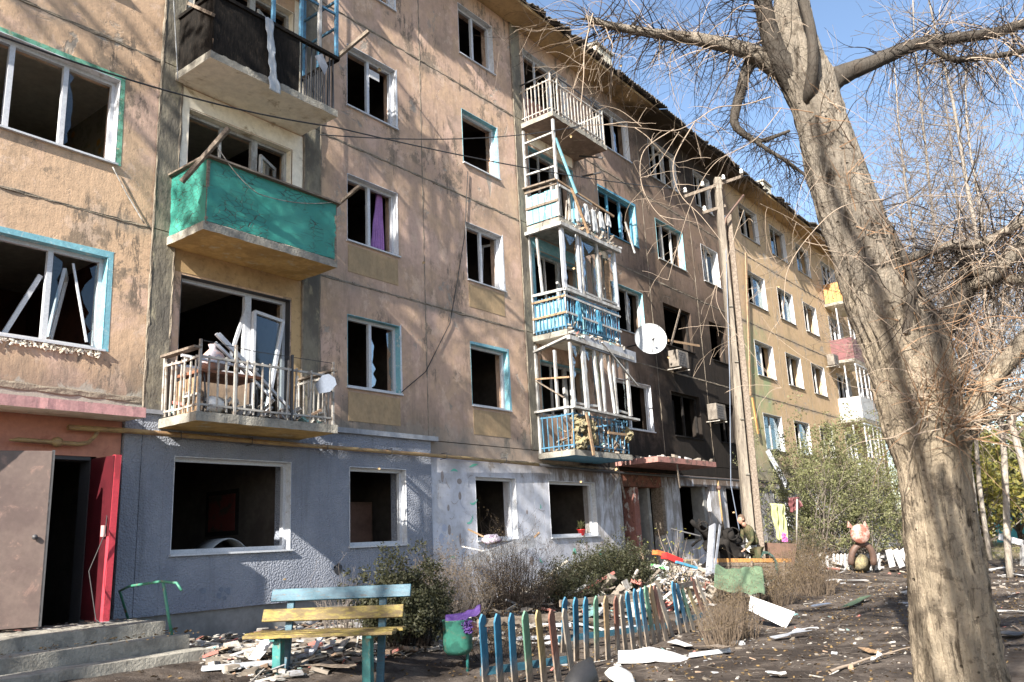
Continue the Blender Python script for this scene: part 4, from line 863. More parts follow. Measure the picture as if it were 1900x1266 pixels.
# ------------------------------------------------------------ bin
bp = onG(848, 1238); bi = thing('litter_bin', 'worn green round metal litter bin on a pipe stand by the bench', 'bin', tuple(bp))
dB = depth(bp); cen = atD(848, 1150, dB); rB = 27*dB/1544
MB().lathe((cen.x, cen.y, bp.z+.17), [(0, 0), (rB*.75, 0), (rB, .06), (rB*1.0, .40), (rB*1.03, .41), (rB*.96, .41), (rB*.95, .1), (0, .07)], 26).build('drum', M['bin'], bi)
MB().tube([bp+Vector((-.02, -.19, -.05)), bp+Vector((-.02, -.2, .2)), bp+Vector((-.02, -.2, .58))], .02, 8).build('stand', M['teal'], bi); MB().bar(bp+Vector((-.02, -.2, .5)), bp+Vector((-.02, -.12, .5)), .03, .03).build('hinge', M['teal'], bi)
c0 = Vector((cen.x, cen.y, bp.z+.60))
mb = MB(); mb.smooth = True; mb.sheet(lambda u, v: c0+RT*(-.14+.44*u)+FW*(-.12+.22*v)+Vector((0, 0, .03+.12*u*u+.04*nz(u*5, v*5)-.07*(2*v-1)**2*(1-u)-.09*abs(v-.5)*u)), 26, 14, (0, 0, -.008)); solo(mb, 'purple_sheet', M['purple'], 'crumpled purple sheet lying over the rim of the green bin', 'sheet')
mb = MB(); mb.smooth = True; mb.sheet(lambda u, v: c0+RT*(.06+.13*u+.04*nz(u*7, v*7))+FW*(-.16+.05*nz(u*9, v*9, 3))+Vector((0, 0, .02-.15*v+.03*nz(u*8, v*8, 5))), 18, 18, (0, .004, 0)); solo(mb, 'purple_rag', M['purple'], 'small purple rag hanging from the right side of the green bin', 'rag')
# ------------------------------------------------------------ painted picket fence
def pk_(x, y): return (840+x/3.8, 1000+y/3.8)
F1 = [((210, 510), (240, 1062), 'b'), ((315, 505), (343, 1052), 'b'), ((415, 500), (447, 1046), 'b'), ((510, 488), (553, 1030), 'g'), ((600, 480), (652, 1022), 'y'), ((693, 478), (752, 1010), 'r'), ((785, 470), (850, 960), 'w')]
F2 = [((795, 395), (785, 800), 'b'), ((868, 393), (878, 860), 'b'), ((940, 391), (952, 870), 'b'), ((1012, 388), (1022, 862), 'g'), ((1080, 384), (1102, 850), 't'), ((1150, 388), (1172, 820), 'r'), ((1188, 380), (1225, 790), 'w'), ((1228, 357), (1282, 782), 'b'), ((1282, 335), (1337, 772), 'b'), ((1325, 330), (1382, 760), 'b'), ((1357, 315), (1427, 742), 'g'), ((1393, 308), (1467, 727), 't'), ((1417, 315), (1512, 716), 'r'), ((1437, 325), (1556, 690), 'w')]
F3 = [((1550, 283), (1612, 672), 'b'), ((1577, 300), (1662, 657), 'b'), ((1608, 308), (1702, 643), 'g'), ((1645, 305), (1760, 625), 'y'), ((1680, 255), (1806, 610), 'r'), ((1710, 250), (1848, 600), 'w')]
def fence(lst, lab):
    root = None; tops = []; bots = []
    for (tp, bt, c) in lst:
        g_ = onG(*pk_(*bt)); d_ = depth(g_); t_ = atD(*pk_(*tp), d_-.25+.02*rg.random())
        if root is None: root = thing('picket_fence', lab, 'fence', tuple(g_), 'painted picket fence sections in the front garden')
        ax = (t_-g_); L = ax.length; ax.normalize(); side = ax.cross(Vector((0, 1, .0))).normalized(); 
        side = Vector((.95, .1, 0)); side = (side-ax*side.dot(ax)).normalized(); nrm_ = ax.cross(side).normalized()
        w_ = .058+rg.uniform(-.003, .005); b_ = g_-ax*.05
        pts = []; pr = [(-w_, 0), (w_, 0), (w_*rg.uniform(.9, 1.05), L*.5), (w_*.98, L-.07), (w_*.62, L-.02), (rg.uniform(-.012, .012), L+.012), (-w_*.62, L-.025), (-w_*.98, L-.07), (-w_*rg.uniform(.9, 1.05), L*.5)]
        bow = rg.uniform(-.01, .01)
        pts = [b_+side*(p+bow*math.sin(3.14*q/L))+ax*q for p, q in pr]
        MB().prism(pts, nrm_*.02).build('picket', PK[c], root, {'b': 'blue picket', 'g': 'green picket', 'y': 'straw yellow picket', 'r': 'red brown picket', 'w': 'bare grey picket', 't': 'tan picket'}[c]); tops.append(g_+ax*L*.84+nrm_*.035); bots.append(g_+ax*L*.22+nrm_*.035)
    for P_, m_ in ((tops, 'greywood'), (bots, 'benchblue')):
        a, b = P_[0], P_[-1]; MB().bar(a-(b-a)*.03, b+(b-a)*.03, .025, .085, (0, 0, 1)).build('fence_rail', M[m_], root)
    return root
fence(F1, 'upright front section of painted picket fence beside the green bin'); fence(F2, 'long middle section of painted picket fence leaning right at its end'); fence(F3, 'steeply leaning last section of painted picket fence by the rubble')
# ------------------------------------------------------------ utility pole
PB = onG(1404, 1082); hP = (PB-CAM_P).dot(HD); PT = atH(1331, 333, hP)
po = thing('utility_pole', 'concrete utility pole with wooden crossarms and white insulators', 'pole', tuple(PB))
ax = (PT-PB); 
def taper(a, b, wa, wb, da, db, sd):
    a, b = Vector(a), Vector(b); d = (b-a).normalized(); x = (Vector(sd)-d*Vector(sd).dot(d)).normalized(); y = d.cross(x); mb = MB(); n = 16; base = 0
    for i in range(n+1):
        u = i/n; p = a.lerp(b, u); w_, q = wa+(wb-wa)*u, da+(db-da)*u; ch = .25
        for (sx_, sy_) in ((-1, -1+ch*2), (-1+ch, -1), (1-ch, -1), (1, -1+ch*2), (1, 1), (-1, 1)): 
            j_ = .004*nz(u*30, sx_*3, sy_*3); mb.v.append(tuple(p+x*(sx_*w_/2+j_)+y*(sy_*q/2+j_)))
    for i in range(n):
        for j in range(6):
            k_ = (j+1) % 6; mb.face((i*6+j, i*6+k_, i*6+6+k_, i*6+6+j))
    mb.face(tuple(range(n*6, n*6+6))); return mb
taper(PB-Vector((0, 0, .3))-RT*.06, PT, .25, .18, .26, .18, RT).build('shaft', M['pole'], po)
taper(PB-Vector((0, 0, .2))-RT*.06, PB+ax*.118-RT*.053, .265, .258, .275, .268, RT).build('whitewashed_foot', M['polewhite'], po)
for k in (.12, .25, .38, .52, .66): c_ = PB+ax*k-FW*(.16-.05*k); MB().obox(c_, RT*.05, UP*.012, FW*.02).build('step_notch', M['concrete'], po)
ca = [(atH(1270, 365, hP-.25), atH(1378, 327, hP+.1)), (atH(1305, 395, hP-.2), atH(1345, 382, hP+.05))]
for a, b in ca: MB().bar(a, b, .07, .08).build('crossarm', M['greywood'], po)
for px, py in ((1271, 352), (1303, 340), (1342, 328), (1375, 317), (1307, 386)):
    p = atH(px, py, hP-.12); s_ = MB().lathe(p-Vector((0, 0, .09)), [(.02, 0), (.05, .0), (.055, .05), (.035, .07), (.045, .11), (.03, .14), (0, .145)], 12).build('insulator', M['porcelain'], po)
MB().tube([PT-ax*.02, PT+Vector((0, 0, .02))], .06, 8).build('pole_top', M['pole'], po)
MB().bar(PT-ax*.03-FW*.02, PT+ax*.003, .16, .17, RT).build('pole_cap', M['pole'], po)
# second timber stay leaning against it
PB2 = PB+RT*.2+HD*.1; PT2 = atH(1352, 400, hP+.25); MB_ = taper(PB2-Vector((0, 0, .3)), PT2, .21, .14, .2, .15, RT)
sp2 = thing('wooden_strut', 'dark weathered timber post standing against the concrete pole', 'post', tuple(PB2)); MB_.build('shaft', M['greywood'], sp2)
MB().tube([atH(1350, 445, hP+.1), atH(1344, 425, hP), atH(1347, 405, hP-.05), atH(1362, 385, hP-.05), atH(1380, 362, hP-.05)], .03, 8).build('iron_hook', M['rust'], sp2)
# slim boards / conduits on wall behind pole
for i, (a, b) in enumerate((((1384, 470), (1393, 735)), ((1396, 738), (1407, 805)))):
    mb = MB().bar(onY(*a, -.12), onY(*b, -.12), .12, .04, (0, 1, 0)); solo(mb, 'loose_board', M['newwood'] if i else M['wood'], ['long tan batten hanging on the wall right of the pole', 'short orange board hanging on the wall right of the pole'][i], 'board')
mb = MB().bar(onY(1424, 836, -.15), onY(1462, 905, -.9), .16, .03, (1, 0, 0)); solo(mb, 'window_board', M['bluegrey'], 'grey strip sliding down from the second floor window of the green wall patch', 'board')
# cables
def cable(pts, r, mat, lab, name='cable', sag=0, n=14, cat='cable'):
    P_ = []
    for i in range(len(pts)-1):
        a, b = Vector(pts[i]), Vector(pts[i+1])
        for j in range(n): 
            u = j/n; P_.append(a.lerp(b, u)-Vector((0, 0, sag*4*u*(1-u))))
    P_.append(Vector(pts[-1])); mb = MB().tube(P_, r, 5); return solo(mb, name, M[mat], lab, cat)
cable([atD(-40, 52, 9.5), onY(620, 236, -1.3), atH(1271, 352, hP-.12)], .013, 'black', 'long black service cable crossing the facade to the pole', sag=.16)
cable([onY(592, 250, -1.0), onY(1085, 232, -1.0)], .011, 'black', 'thin black cable between the green and the top white railed balcony', sag=.22)
cable([onY(330, 150, -1.0), onY(322, 0, -1.0)], .008, 'oldwhite', 'white cord hanging down at the corner of the charred balcony', 'cord')
cable([onY(868, 318, -.03), onY(862, 440, -.03), onY(835, 600, -.03), onY(790, 690, -.03), onY(745, 728, -.03)], .010, 'black', 'thin black wire swinging across the brown wall between window columns')
cable([onY(209, 310, -.04), onY(235, 360, -.04), onY(268, 415, -.04)], .010, 'oldwhite', 'loose white wire below the upper left window', n=6)
cable([onY(405, 275, -1.05), onY(480, 360, -1.08), onY(620, 375, -1.03)], .008, 'rail', 'washing line looping over the green balcony', sag=.08)
cable([atH(1345, 400, hP), atH(1354, 700, hP-.4), atH(1356, 900, hP-.2), atH(1372, 985, hP)], .013, 'dishblue', 'pale cable hanging down beside the concrete pole', sag=0)
cable([atD(222, 860, 11.4), atD(205, 900, 11.0), atD(195, 990, 10.4), atD(165, 1060, 10.2), atD(178, 1150, 10), atD(235, 1190, 9.8)], .007, 'black', 'thin wire dangling in front of the left doorway', n=8)
mb = MB()
for i in range(7):
    r_ = .30+.05*rg.random(); c_ = PB+ax*.045+Vector((0, -.1, .05))+FW*-.2; ph = rg.random()*6; P_ = [c_+RT*(r_*math.cos(t_*.393+ph)*.75+.1+.04*nz(t_*.3, i))+Vector((0, 0, r_*1.1*math.sin(t_*.393+ph)-.1+.04*nz(t_, i, 2)))+HD*(.12*math.sin(t_*.8+i)-.15) for t_ in range(17)]; mb.tube(P_, .013, 5)
solo(mb, 'cable_coil', worn('dark_green_cable', (.03, .07, .06), (.02, .04, .05), 5), 'coil of dark green cable wound round the foot of the pole', 'cable coil')
# poles and sticks on the balconies
for n_, a, b, m_, r_, lab in (('clothes_pole', onY(337, 338, -.9), onY(425, 238, -1.5), 'greywood', .03, 'dark stick poking up from the left corner of the green balcony'), ('clothes_pole', onY(612, 392, -.8), onY(668, 345, -1.4), 'greywood', .025, 'dark stick poking out of the right end of the green balcony'), ('clothes_pole', onY(612, 118, -.8), onY(684, 58, -1.5), 'greywood', .03, 'dark stick poking out of the right end of the charred balcony'),
    ('clothes_pole', onY(1075, 290, -.3), onY(1118, 293, -1.0), 'dark', .02, 'short dark rod under the top white railed balcony'), ('clothes_pole', onY(1080, 328, -.3), onY(1115, 320, -1.0), 'dark', .02, 'short dark rod beside the fourth floor balcony')):
    mb = MB().bar(a, b, r_*2, r_*2); solo(mb, n_, M[m_], lab, 'pole', 'drying poles on the balconies')
# plastic strip on charred balcony
mb = MB(); mb.smooth = True; A_, B_ = onY(497, 35, -1.02), onY(508, 172, -1.06)
mb.sheet(lambda u, v: A_.lerp(B_, v)+Vector(((u-.5)*(.14+.05*nz(v*6, 1)+.08*(v > .8))+.03*nz(v*5, 7), -.03+.03*nz(u*4, v*9), 0)), 6, 30, (0, .004, 0)); solo(mb, 'plastic_strip', M['dish'], 'torn translucent plastic strip hanging over the charred balcony', 'plastic')
p = onY(596, 115, -1.03); mb = MB().prism([p+Vector((-.14, 0, .05)), p+Vector((.02, 0, .17)), p+Vector((.15, 0, -.02)), p+Vector((.08, 0, -.22))], (0, .006, 0)); solo(mb, 'metal_sheet', M['bluegrey'], 'small grey sheet caught in the bars of the charred balcony', 'sheet')
# satellite dishes
def dishr(c, rad, nrm, lab, poly=None):
    t_ = thing('satellite_dish', lab, 'satellite dish', tuple(c)); nrm = Vector(nrm).normalized()
    MB().lathe(c, [(0, -.05), (rad*.5, -.035), (rad*.85, .0), (rad, .03), (rad*1.01, .035), (rad, .02), (rad*.85, -.012), (rad*.5, -.05), (0, -.065)], 36, nrm).build('reflector', M['dish'], t_)
    f_ = c+nrm*rad*.62+Vector((0, 0, -rad*.25)); MB().tube([c-Vector((0, 0, rad*.9)), c-Vector((0, 0, rad*.7))+nrm*.2, f_], .012, 6).build('feed_arm', M['dark'], t_); MB().lathe(f_, [(0, -.04), (.03, -.04), (.03, .04), (0, .04)], 10, nrm).build('receiver', M['dark'], t_)
    MB().tube([c-nrm*.05, c-nrm*.25, Vector((c.x, -.0, c.z-.1))], .02, 6).build('bracket', M['dark'], t_)
dc = onY(1207, 629, -.75); dishr(dc, 30*depth(dc)/1544, (-.72, -.66, .12), 'large round white satellite dish on the brown wall right of the glazed balconies')
d2c = onY(605, 712, -1.1); t_ = thing('satellite_dish', 'broken angular grey blue dish plate on the second floor balcony rail', 'satellite dish', tuple(d2c))
pts = [d2c+RT*(x/1544*9.9)+UP*(y/1544*9.9) for x, y in ((-27, -3), (-10, 20), (6, 24), (22, 14), (26, -2), (10, -20), (-18, -25))]; MB().prism(pts, FW*.012).build('plate', M['dishblue'], t_); MB().tube([d2c+FW*.03, d2c+Vector((.1, .1, -.1)), Vector((8.76, -.95, 4.1))], .015, 6).build('bracket', M['dark'], t_)
# curtains
def cloth(a, b, wd, mat, lab, name='curtain', fold=6, amp=.04, nx=22, nzv=16, side=(1, 0, 0), w2=None):
    a, b = Vector(a), Vector(b); mb = MB(); mb.smooth = True; side = Vector(side); w2 = wd if w2 is None else w2
    mb.sheet(lambda u, v: a.lerp(b, v)+side*((u-.5)*(wd+(w2-wd)*v))+Vector((0, amp*math.sin(u*fold*6.28+v)+amp*.6*nz(u*4, v*3), amp*.4*nz(u*3, 5))), nx, nzv, (0, .004, 0)); return solo(mb, name, M[mat], lab, name)
cloth((10.98, .26, 8.6), (10.92, .24, 7.33), .1, 'lilac', 'lilac curtain hanging in the third floor window of the brown wall', w2=.34)
cloth((16.55, -.86, 8.75), (16.62, -.86, 7.4), .16, 'wood', 'brown patterned curtain hanging at the left of the glazed third floor balcony', amp=.03); cloth((17.98, -.84, 8.65), (18.0, -.84, 7.3), .2, 'wood', 'brown patterned curtain hanging at the right of the glazed third floor balcony', amp=.03)
cloth((16.95, -.9, 5.95), (17.1, -.9, 5.1), .14, 'limecloth', 'torn pale curtain in the glazed second floor balcony', amp=.03); cloth((19.9, .15, 7.5), (19.85, .12, 7.0), .1, 'pinkc', 'pink rag hanging in the third floor window beside the satellite dish', 'rag', w2=.4)
cloth((23.0, .2, 5.6), (23.0, .2, 4.6), .3, 'soot', 'scorched curtain in the burnt second floor window', amp=.04)
# rooms' furniture seen through the windows
t_ = thing('wardrobe', 'pale wardrobe inside the upper left room', 'wardrobe', (5.35, 3.2, 6.5)); MB().box(4.75, 5.9, 2.9, 3.5, 6.4, 8.35).build('carcass', M['slab_white'], t_); MB().box(5.32, 5.335, 2.88, 2.9, 6.5, 8.3).build('door_gap', M['wood'], t_)
t_ = thing('cupboard', 'brown cupboard standing inside the grey wall small window', 'cupboard', (11.2, 1.4, 1)); MB().box(10.95, 11.6, 1.2, 1.7, .7, 2.5).build('carcass', worn('brown_cupboard', (.16, .09, .06), (.12, .07, .05), 2), t_); MB().box(11.0, 11.55, 1.18, 1.2, .8, 2.45).build('door', worn('brown_cupboard_door', (.20, .11, .08), (.15, .08, .06), 2), t_)
t_ = thing('framed_picture', 'dark framed red picture on the wall inside the wide ground floor window', 'picture', (9.0, 3.9, 2.3)); MB().box(8.82, 8.83, 1.6, 2.6, 1.95, 2.75).build('frame', M['soot'], t_); MB().box(8.81, 8.82, 1.7, 2.5, 2.03, 2.67).build('canvas', worn('dark_red_canvas', (.12, .02, .015), (.03, .03, .02), 4), t_)
mb = MB(); mb.smooth = True; mb.sheet(lambda u, v: (7.6+.9*u, .7+.5*v, 1.6+.28*math.sin(u*3.14)), 16, 2, (0, 0, -.02)); solo(mb, 'curved_panel', M['dish'], 'curved pale panel lying inside the wide ground floor window', 'panel')
# flower pot on sill of E1
t_ = thing('potted_plant', 'small green plant in a red pot on the ground floor window sill', 'plant', (17.55, .15, 1.68)); MB().lathe((17.5, .16, 1.67), [(0, 0), (.07, 0), (.10, .15), (.11, .15), (.09, .12), (0, .12)], 14).build('pot', M['redplastic'], t_)
mb = MB()
for i in range(26):
    a = rg.uniform(0, 6.28); l_ = rg.uniform(.12, .3); tip = Vector((17.5+l_*.7*math.cos(a), .16+l_*.6*math.sin(a), 1.8+l_*rg.uniform(.1, 1))); b_ = Vector((17.5, .16, 1.8)); m_ = b_.lerp(tip, .6)+Vector((0, 0, .05)); s_ = Vector((-math.sin(a), math.cos(a), 0))*.02; mb.quad(b_, m_-s_, tip, m_+s_)
mb.build('leaves', M['leaf_green'], t_, kind='stuff')
# ------------------------------------------------------------ debris on balconies
def crumb_line(a, b, n, lab, nm, mat='concrete', s=.035):
    a, b = Vector(a), Vector(b); mb = MB()
    for i in range(n): p = a.lerp(b, rg.random()); L = s*rg.uniform(.3, 1); e = Matrix.Rotation(rg.uniform(0, 6.28), 3, 'Y'); mb.obox(p+Vector((0, rg.uniform(-.02, .02), rg.uniform(-.04, .04))), e @ Vector((L*1.6, 0, 0)), (0, L*.6, 0), e @ Vector((0, 0, L*.6)))
    return solo(mb, nm, M[mat], lab, 'plaster', kind='stuff')
crumb_line((3.5, -.02, 4.40), (5.45, -.02, 4.38), 260, 'broken plaster lip under the lower left window', 'plaster_crumbs', 'slab_white', .018)
crumb_line((9.3, -.0, 6.42), (15.3, 0, 6.42), 60, 'crumbled mortar along the joint above the second floor windows', 'mortar_crumbs', 'mortar', .011); crumb_line((12.1, -.0, 9.22), (15.4, 0, 9.2), 50, 'crumbled mortar along the joint above the third floor windows', 'mortar_crumbs', 'mortar', .012)
for j, (a, b, m_, lab) in enumerate(((onY(1146, 868, -.5), onY(1160, 925, -.3), 'greywood', 'torn grey batten hanging at the corner of the scorched canopy'), (onY(1150, 885, -.5), onY(1132, 925, -.2), 'oldwhite', 'pale splintered lath hanging left of the burnt entrance'), (onY(1256, 862, -1.2), onY(1262, 905, -1.1), 'greywood', 'dark strip dangling from the right end of the scorched canopy'), (onY(1240, 632, -.4), onY(1298, 642, -.5), 'wood', 'reddish plank lying across the air conditioner box'), (onY(1262, 575, -.3), onY(1245, 640, -.45), 'greywood', 'bent lath above the air conditioner box'))):
    solo(MB().bar(a, b, .07, .02, (0, 1, 0)), 'hanging_lath', M[m_], lab, 'lath')
def rbox(mb, c, sx, sy, sz, r): 
    e = Matrix.Rotation(r.uniform(0, 6.28), 3, 'Z') @ Matrix.Rotation(r.uniform(-1, 1), 3, 'X') @ Matrix.Rotation(r.uniform(-1, 1), 3, 'Y'); return mb.obox(c, e @ Vector((sx, 0, 0)), e @ Vector((0, sy, 0)), e @ Vector((0, 0, sz)))
def heap(x1, x2, y1, y2, z, n, r, lab, name='rubble_heap', hmax=.2, s=(.03, .12), mat='litter'):
    mb = MB()
    for i in range(n):
        x, y = r.uniform(x1, x2), r.uniform(y1, y2); q = r.random(); L = r.uniform(*s)
        if q < .5: rbox(mb, (x, y, z+r.random()**2*hmax), L, L*r.uniform(.2, .8), L*r.uniform(.05, .35), r)
        else: rbox(mb, (x, y, z+r.random()**2*hmax), L*1.6, .012, .02, r)
    return solo(mb, name, M[mat], lab, 'rubble', kind='stuff')
heap(6.45, 8.7, -.9, -.1, 3.56, 150, rg, 'crockery, glass and frame scraps heaped on the second floor balcony', hmax=.25)
heap(15.8, 18.2, -.95, -.4, 3.58, 190, rg, 'broken wood and plaster heaped on the lowest glazed balcony', hmax=.55, s=(.04, .12))
heap(15.8, 18.2, -1.0, -.2, 6.36, 60, rg, 'splinters lying on the third floor glazed balcony', hmax=.15); heap(15.8, 18.3, -1.02, -.2, 9.14, 90, rg, 'splinters and rags lying on the wrecked fourth floor balcony', hmax=.2)
heap(15.7, 18.4, -1.12, -.9, 6.22, 60, rg, 'splinters clinging to the top frame of the lowest glazed balcony', hmax=.06, s=(.02, .08)); heap(15.7, 18.4, -1.05, -.9, 8.98, 60, rg, 'splinters clinging to the top frame of the third floor glazed balcony', hmax=.08, s=(.02, .08))
for j, (x, z, sx_, sz_) in enumerate(((15.98, 4.12, .26, .22), (16.35, 3.98, .34, .34), (15.95, 3.72, .2, .16), (18.15, 4.05, .2, .16))):
    mb = MB(); mb.sheet(lambda u, v: (x+(u-.5)*sx_*(1.6+.9*nz(v*4, j)), -.985-.10*(1-(2*u-1)**2)*(1-(2*v-1)**2)-.10*nz(u*5, v*5, j)-.05*nz(u*14, v*14, j), z+(v-.5)*sz_*(1.7+.9*nz(u*4, j, 3))+.05*nz(u*11, v*11, j)), 26, 26, (0, .05, 0)); solo(mb, 'mineral_wool_wad', M['wool'], ['torn yellow wool at the upper left of the lowest glazed balcony', 'biggest torn yellow wool batt bulging from the lowest glazed balcony', 'low scrap of yellow wool at the left foot of the lowest glazed balcony', 'wool scrap at the right end of the lowest glazed balcony'][j], 'insulation', 'mineral wool scraps on the balcony')
for j, (a, b, w_, m_, lab) in enumerate(((onY(1088, 765, -1.1), onY(1102, 845, -1.15), .09, 'wood', 'brown plank sticking down from the lowest glazed balcony'), (onY(1128, 803, -1.08), onY(1162, 807, -1.08), .06, 'wood', 'short brown plank lying across the bars of the lowest glazed balcony'), (onY(1160, 412, -1.1), onY(1178, 470, -1.2), .05, 'oldwhite', 'white splintered strip hanging right of the fourth floor balcony'))):
    solo(MB().bar(a, b, w_, .03, (0, 1, 0)), 'broken_plank', M[m_], lab, 'plank')
for j, (x, z, ln) in enumerate(((16.9, 9.8, .5), (17.25, 9.75, .6), (17.6, 9.8, .45), (16.5, 9.75, .55), (17.95, 9.85, .35), (16.2, 7.1, .5), (17.1, 7.05, .55))):
    cloth((x, -1.0, z), (x+.04, -1.02, z-ln), .12, 'dish' if j < 5 else 'skyblue', ['short pale rag on the torn front bars of the fourth floor balcony', 'longest pale rag on the torn front bars of the fourth floor balcony', 'pale rag right of the longest one on the fourth floor balcony', 'pale rag at the left of the torn fourth floor bars', 'small pale rag at the right end of the fourth floor balcony', 'blue rag behind the bars left on the third floor glazed balcony', 'blue rag behind the bars in the middle of the third floor glazed balcony'][j], 'rag', amp=.03, nx=10, nzv=10, w2=.2, fold=3)
# table and folded frames on B2
t_ = thing('balcony_table', 'small brown table standing on the second floor balcony', 'table', (6.9, -.55, 3.55)); MB().box(6.48, 7.5, -.85, -.2, 4.15, 4.19).build('tabletop', worn('brown_tabletop', (.22, .09, .05), (.15, .06, .04), 2), t_)
for x, y in ((6.55, -.8), (7.42, -.8), (6.55, -.25), (7.42, -.25)): MB().tube([(x, y, 3.55), (x+.03, y, 3.85), (x, y, 4.15)], .014, 6).build('leg', M['dark'], t_)
solo(MB().box(6.5, 6.52, -.8, -.15, 3.56, 4.1), 'leaning_board', M['wood'], 'tan board leaning behind the left bars of the second floor balcony', 'board')
for j, (a, b) in enumerate((((1190, 652), (1640, 1110)), ((1205, 650), (1590, 1060)), ((1185, 700), (1500, 1010)), ((1000, 770), (1420, 850)))):
    A_, B_ = onY(a[0]*.3368, 400+a[1]*.3368, -.7), onY(b[0]*.3368, 400+b[1]*.3368, -.85); solo(MB().bar(A_, B_, .05, .035), 'window_strip', M['pvc'], ['longest white window strip leaning across the second floor balcony', 'second white window strip leaning beside the longest on the second floor balcony', 'short white window strip low in the second floor balcony', 'white strip lying level on the balcony table'][j], 'strip', 'white window strips on the second floor balcony')
mb = MB(); mb.smooth = True; c_ = onY(395, 665, -.6); mb.lathe(c_-Vector((0, 0, .2)), [(0, 0), (.16, .03), (.2, .15), (.14, .26), (.05, .34), (.07, .4), (0, .4)], 16); mb.v = [(a+.03*nz(a*9, c*9), b, c) for a, b, c in mb.v]; solo(mb, 'plastic_bag', worn('translucent_bag', (.55, .35, .3), (.3, .3, .35), 6, (.45, .55), .4), 'tied pinkish plastic bag on the balcony table', 'bag')
mb = MB().lathe(onY(393, 748, -.7)-Vector((0, 0, .1)), [(0, 0), (.14, .0), (.17, .1), (.1, .18), (0, .2)], 14, (.2, -.6, 1)); solo(mb, 'enamel_bowl', M['porcelain'], 'white bowl upside down on the second floor balcony', 'bowl')
# ------------------------------------------------------------ middle distance: wreck, planks, box, cloths
def wreck():
    c = onG(1330, 1075); d_ = 20.3; mb = MB(); mb.smooth = True
    for (x1, y1, x2, y2, r1, r2) in ((1283, 968, 1330, 1010, .05, .09), (1300, 975, 1322, 990, .03, .05), (1330, 1010, 1372, 1000, .16, .1), (1350, 985, 1368, 1050, .13, .2), (1330, 990, 1318, 1060, .07, .12), (1345, 1000, 1395, 1030, .05, .03), (1322, 1030, 1380, 1055, .14, .16), (1340, 1000, 1352, 1060, .16, .2), (1296, 965, 1310, 1000, .03, .06), (1310, 1010, 1345, 1060, .12, .1), (1360, 1010, 1400, 1008, .04, .02), (1300, 1000, 1285, 1012, .03, .03), (1340, 972, 1335, 1010, .04, .08), (1318, 1040, 1300, 1062, .08, .1), (1372, 1030, 1390, 1045, .05, .02), (1330, 985, 1300, 990, .03, .02)):
        a, b = atD(x1, y1, d_), atD(x2, y2, d_+.3); n = 7; mb.tube([a.lerp(b, i/n)+Vector((.06*nz(i, x1), .06*nz(i, y1, 3), .06*nz(i, x2, 9))) for i in range(n+1)], [(r1+(r2-r1)*i/n)*(1+.4*nz(i*.9, x1, 4)) for i in range(n+1)], 9)
    for (x, y, r_) in ((1305, 977, .12), (1360, 990, .14)): 
        c_ = atD(x, y, d_-.1); mb.tube([c_+RT*r_*math.cos(t_*.5236)+UP*r_*math.sin(t_*.5236) for t_ in range(13)], .02, 6)
    mb.v = [(a+.03*nz(a*6, c*6), b+.03*nz(a*6, c*6, 2), c+.04*nz(a*6, c*6, 5)) for a, b, c in mb.v]
    solo(mb, 'burnt_wreckage', M['soot'], 'charred twisted wreckage of bars and melted plastic before the burnt window', 'wreckage')
wreck()
solo(MB().bar(atD(1322, 975, 19.6), atD(1316, 1065, 18.0), .17, .05, (1, 0, 0)).bar(atD(1336, 975, 19.6), atD(1325, 1065, 18.0), .02, .06, (1, 0, 0)), 'metal_profile', M['bluegrey'], 'pale blue grey metal profile leaning upright on the wreckage', 'profile')
t_ = thing('garden_rail', 'low dark pipe rail standing on posts before the burnt entrance', 'rail', tuple(onG(1258, 1065)))
MB().tube([atD(1244, 981, 20), atD(1260, 985, 20), atD(1300, 995, 19.5)], .02, 6).build('top_pipe', M['dark'], t_); MB().tube([atD(1257, 985, 20), atD(1259, 1040, 20)], .025, 6).build('post', M['dark'], t_)
t_ = thing('slatted_bench', 'long low slatted bench with orange brown boards behind the pole', 'bench', tuple(onG(1390, 1075)))
for i, (y1, y2) in enumerate(((1040, 1040), (1047, 1049), (1055, 1058), (1063, 1066))): MB().bar(atD(1322, y1, 19.8+i*-.05), atD(1468, y2, 20.8+i*-.05), .03, .085, UP).build('board', M['newwood'] if i in (0,) else M['greywood'], t_)
for x in (1332, 1395, 1455): MB().bar(atD(x, 1042, 20.2), atD(x, 1078, 20.2), .06, .05).build('leg', M['greywood'], t_)
bx_ = [atD(1418, 1007, 21.5), atD(1479, 1009, 21.0), atD(1472, 1062, 21.0), atD(1415, 1058, 21.5)]; solo(MB().prism(bx_, (.6, .5, 0)), 'rusty_steel_box', M['rust'], 'rusty brown steel box standing behind the pole foot', 'steel box')
def hang(name, pts, mat, lab, cat, d_, amp=.05):
    mb = MB(); mb.smooth = True; a, b, c, e = [atD(x, y, d_) for x, y in pts]
    mb.sheet(lambda u, v: (a.lerp(b, u)).lerp(e.lerp(c, u), v)+HD*(amp*math.sin(u*14+v*3)+amp*nz(u*4, v*4))+RT*(amp*nz(v*5, u*2, 3)), 20, 20, tuple(FW*.006)); return solo(mb, name, M[mat], lab, cat)
hang('lime_cloth', ((1428, 934), (1456, 936), (1462, 1000), (1444, 1004)), 'limecloth', 'pale lime cloth hanging on a line right of the pole', 'cloth', 22.5)
hang('magenta_cloth', ((1450, 988), (1459, 990), (1462, 1006), (1452, 1006)), 'pinkc', 'small magenta cloth below the lime cloth', 'cloth', 22.2, .03)
hang('maroon_sheet', ((1462, 924), (1482, 922), (1490, 940), (1468, 952)), 'maroon', 'crumpled maroon metal sheet propped on a thin post', 'sheet', 21.8, .05)
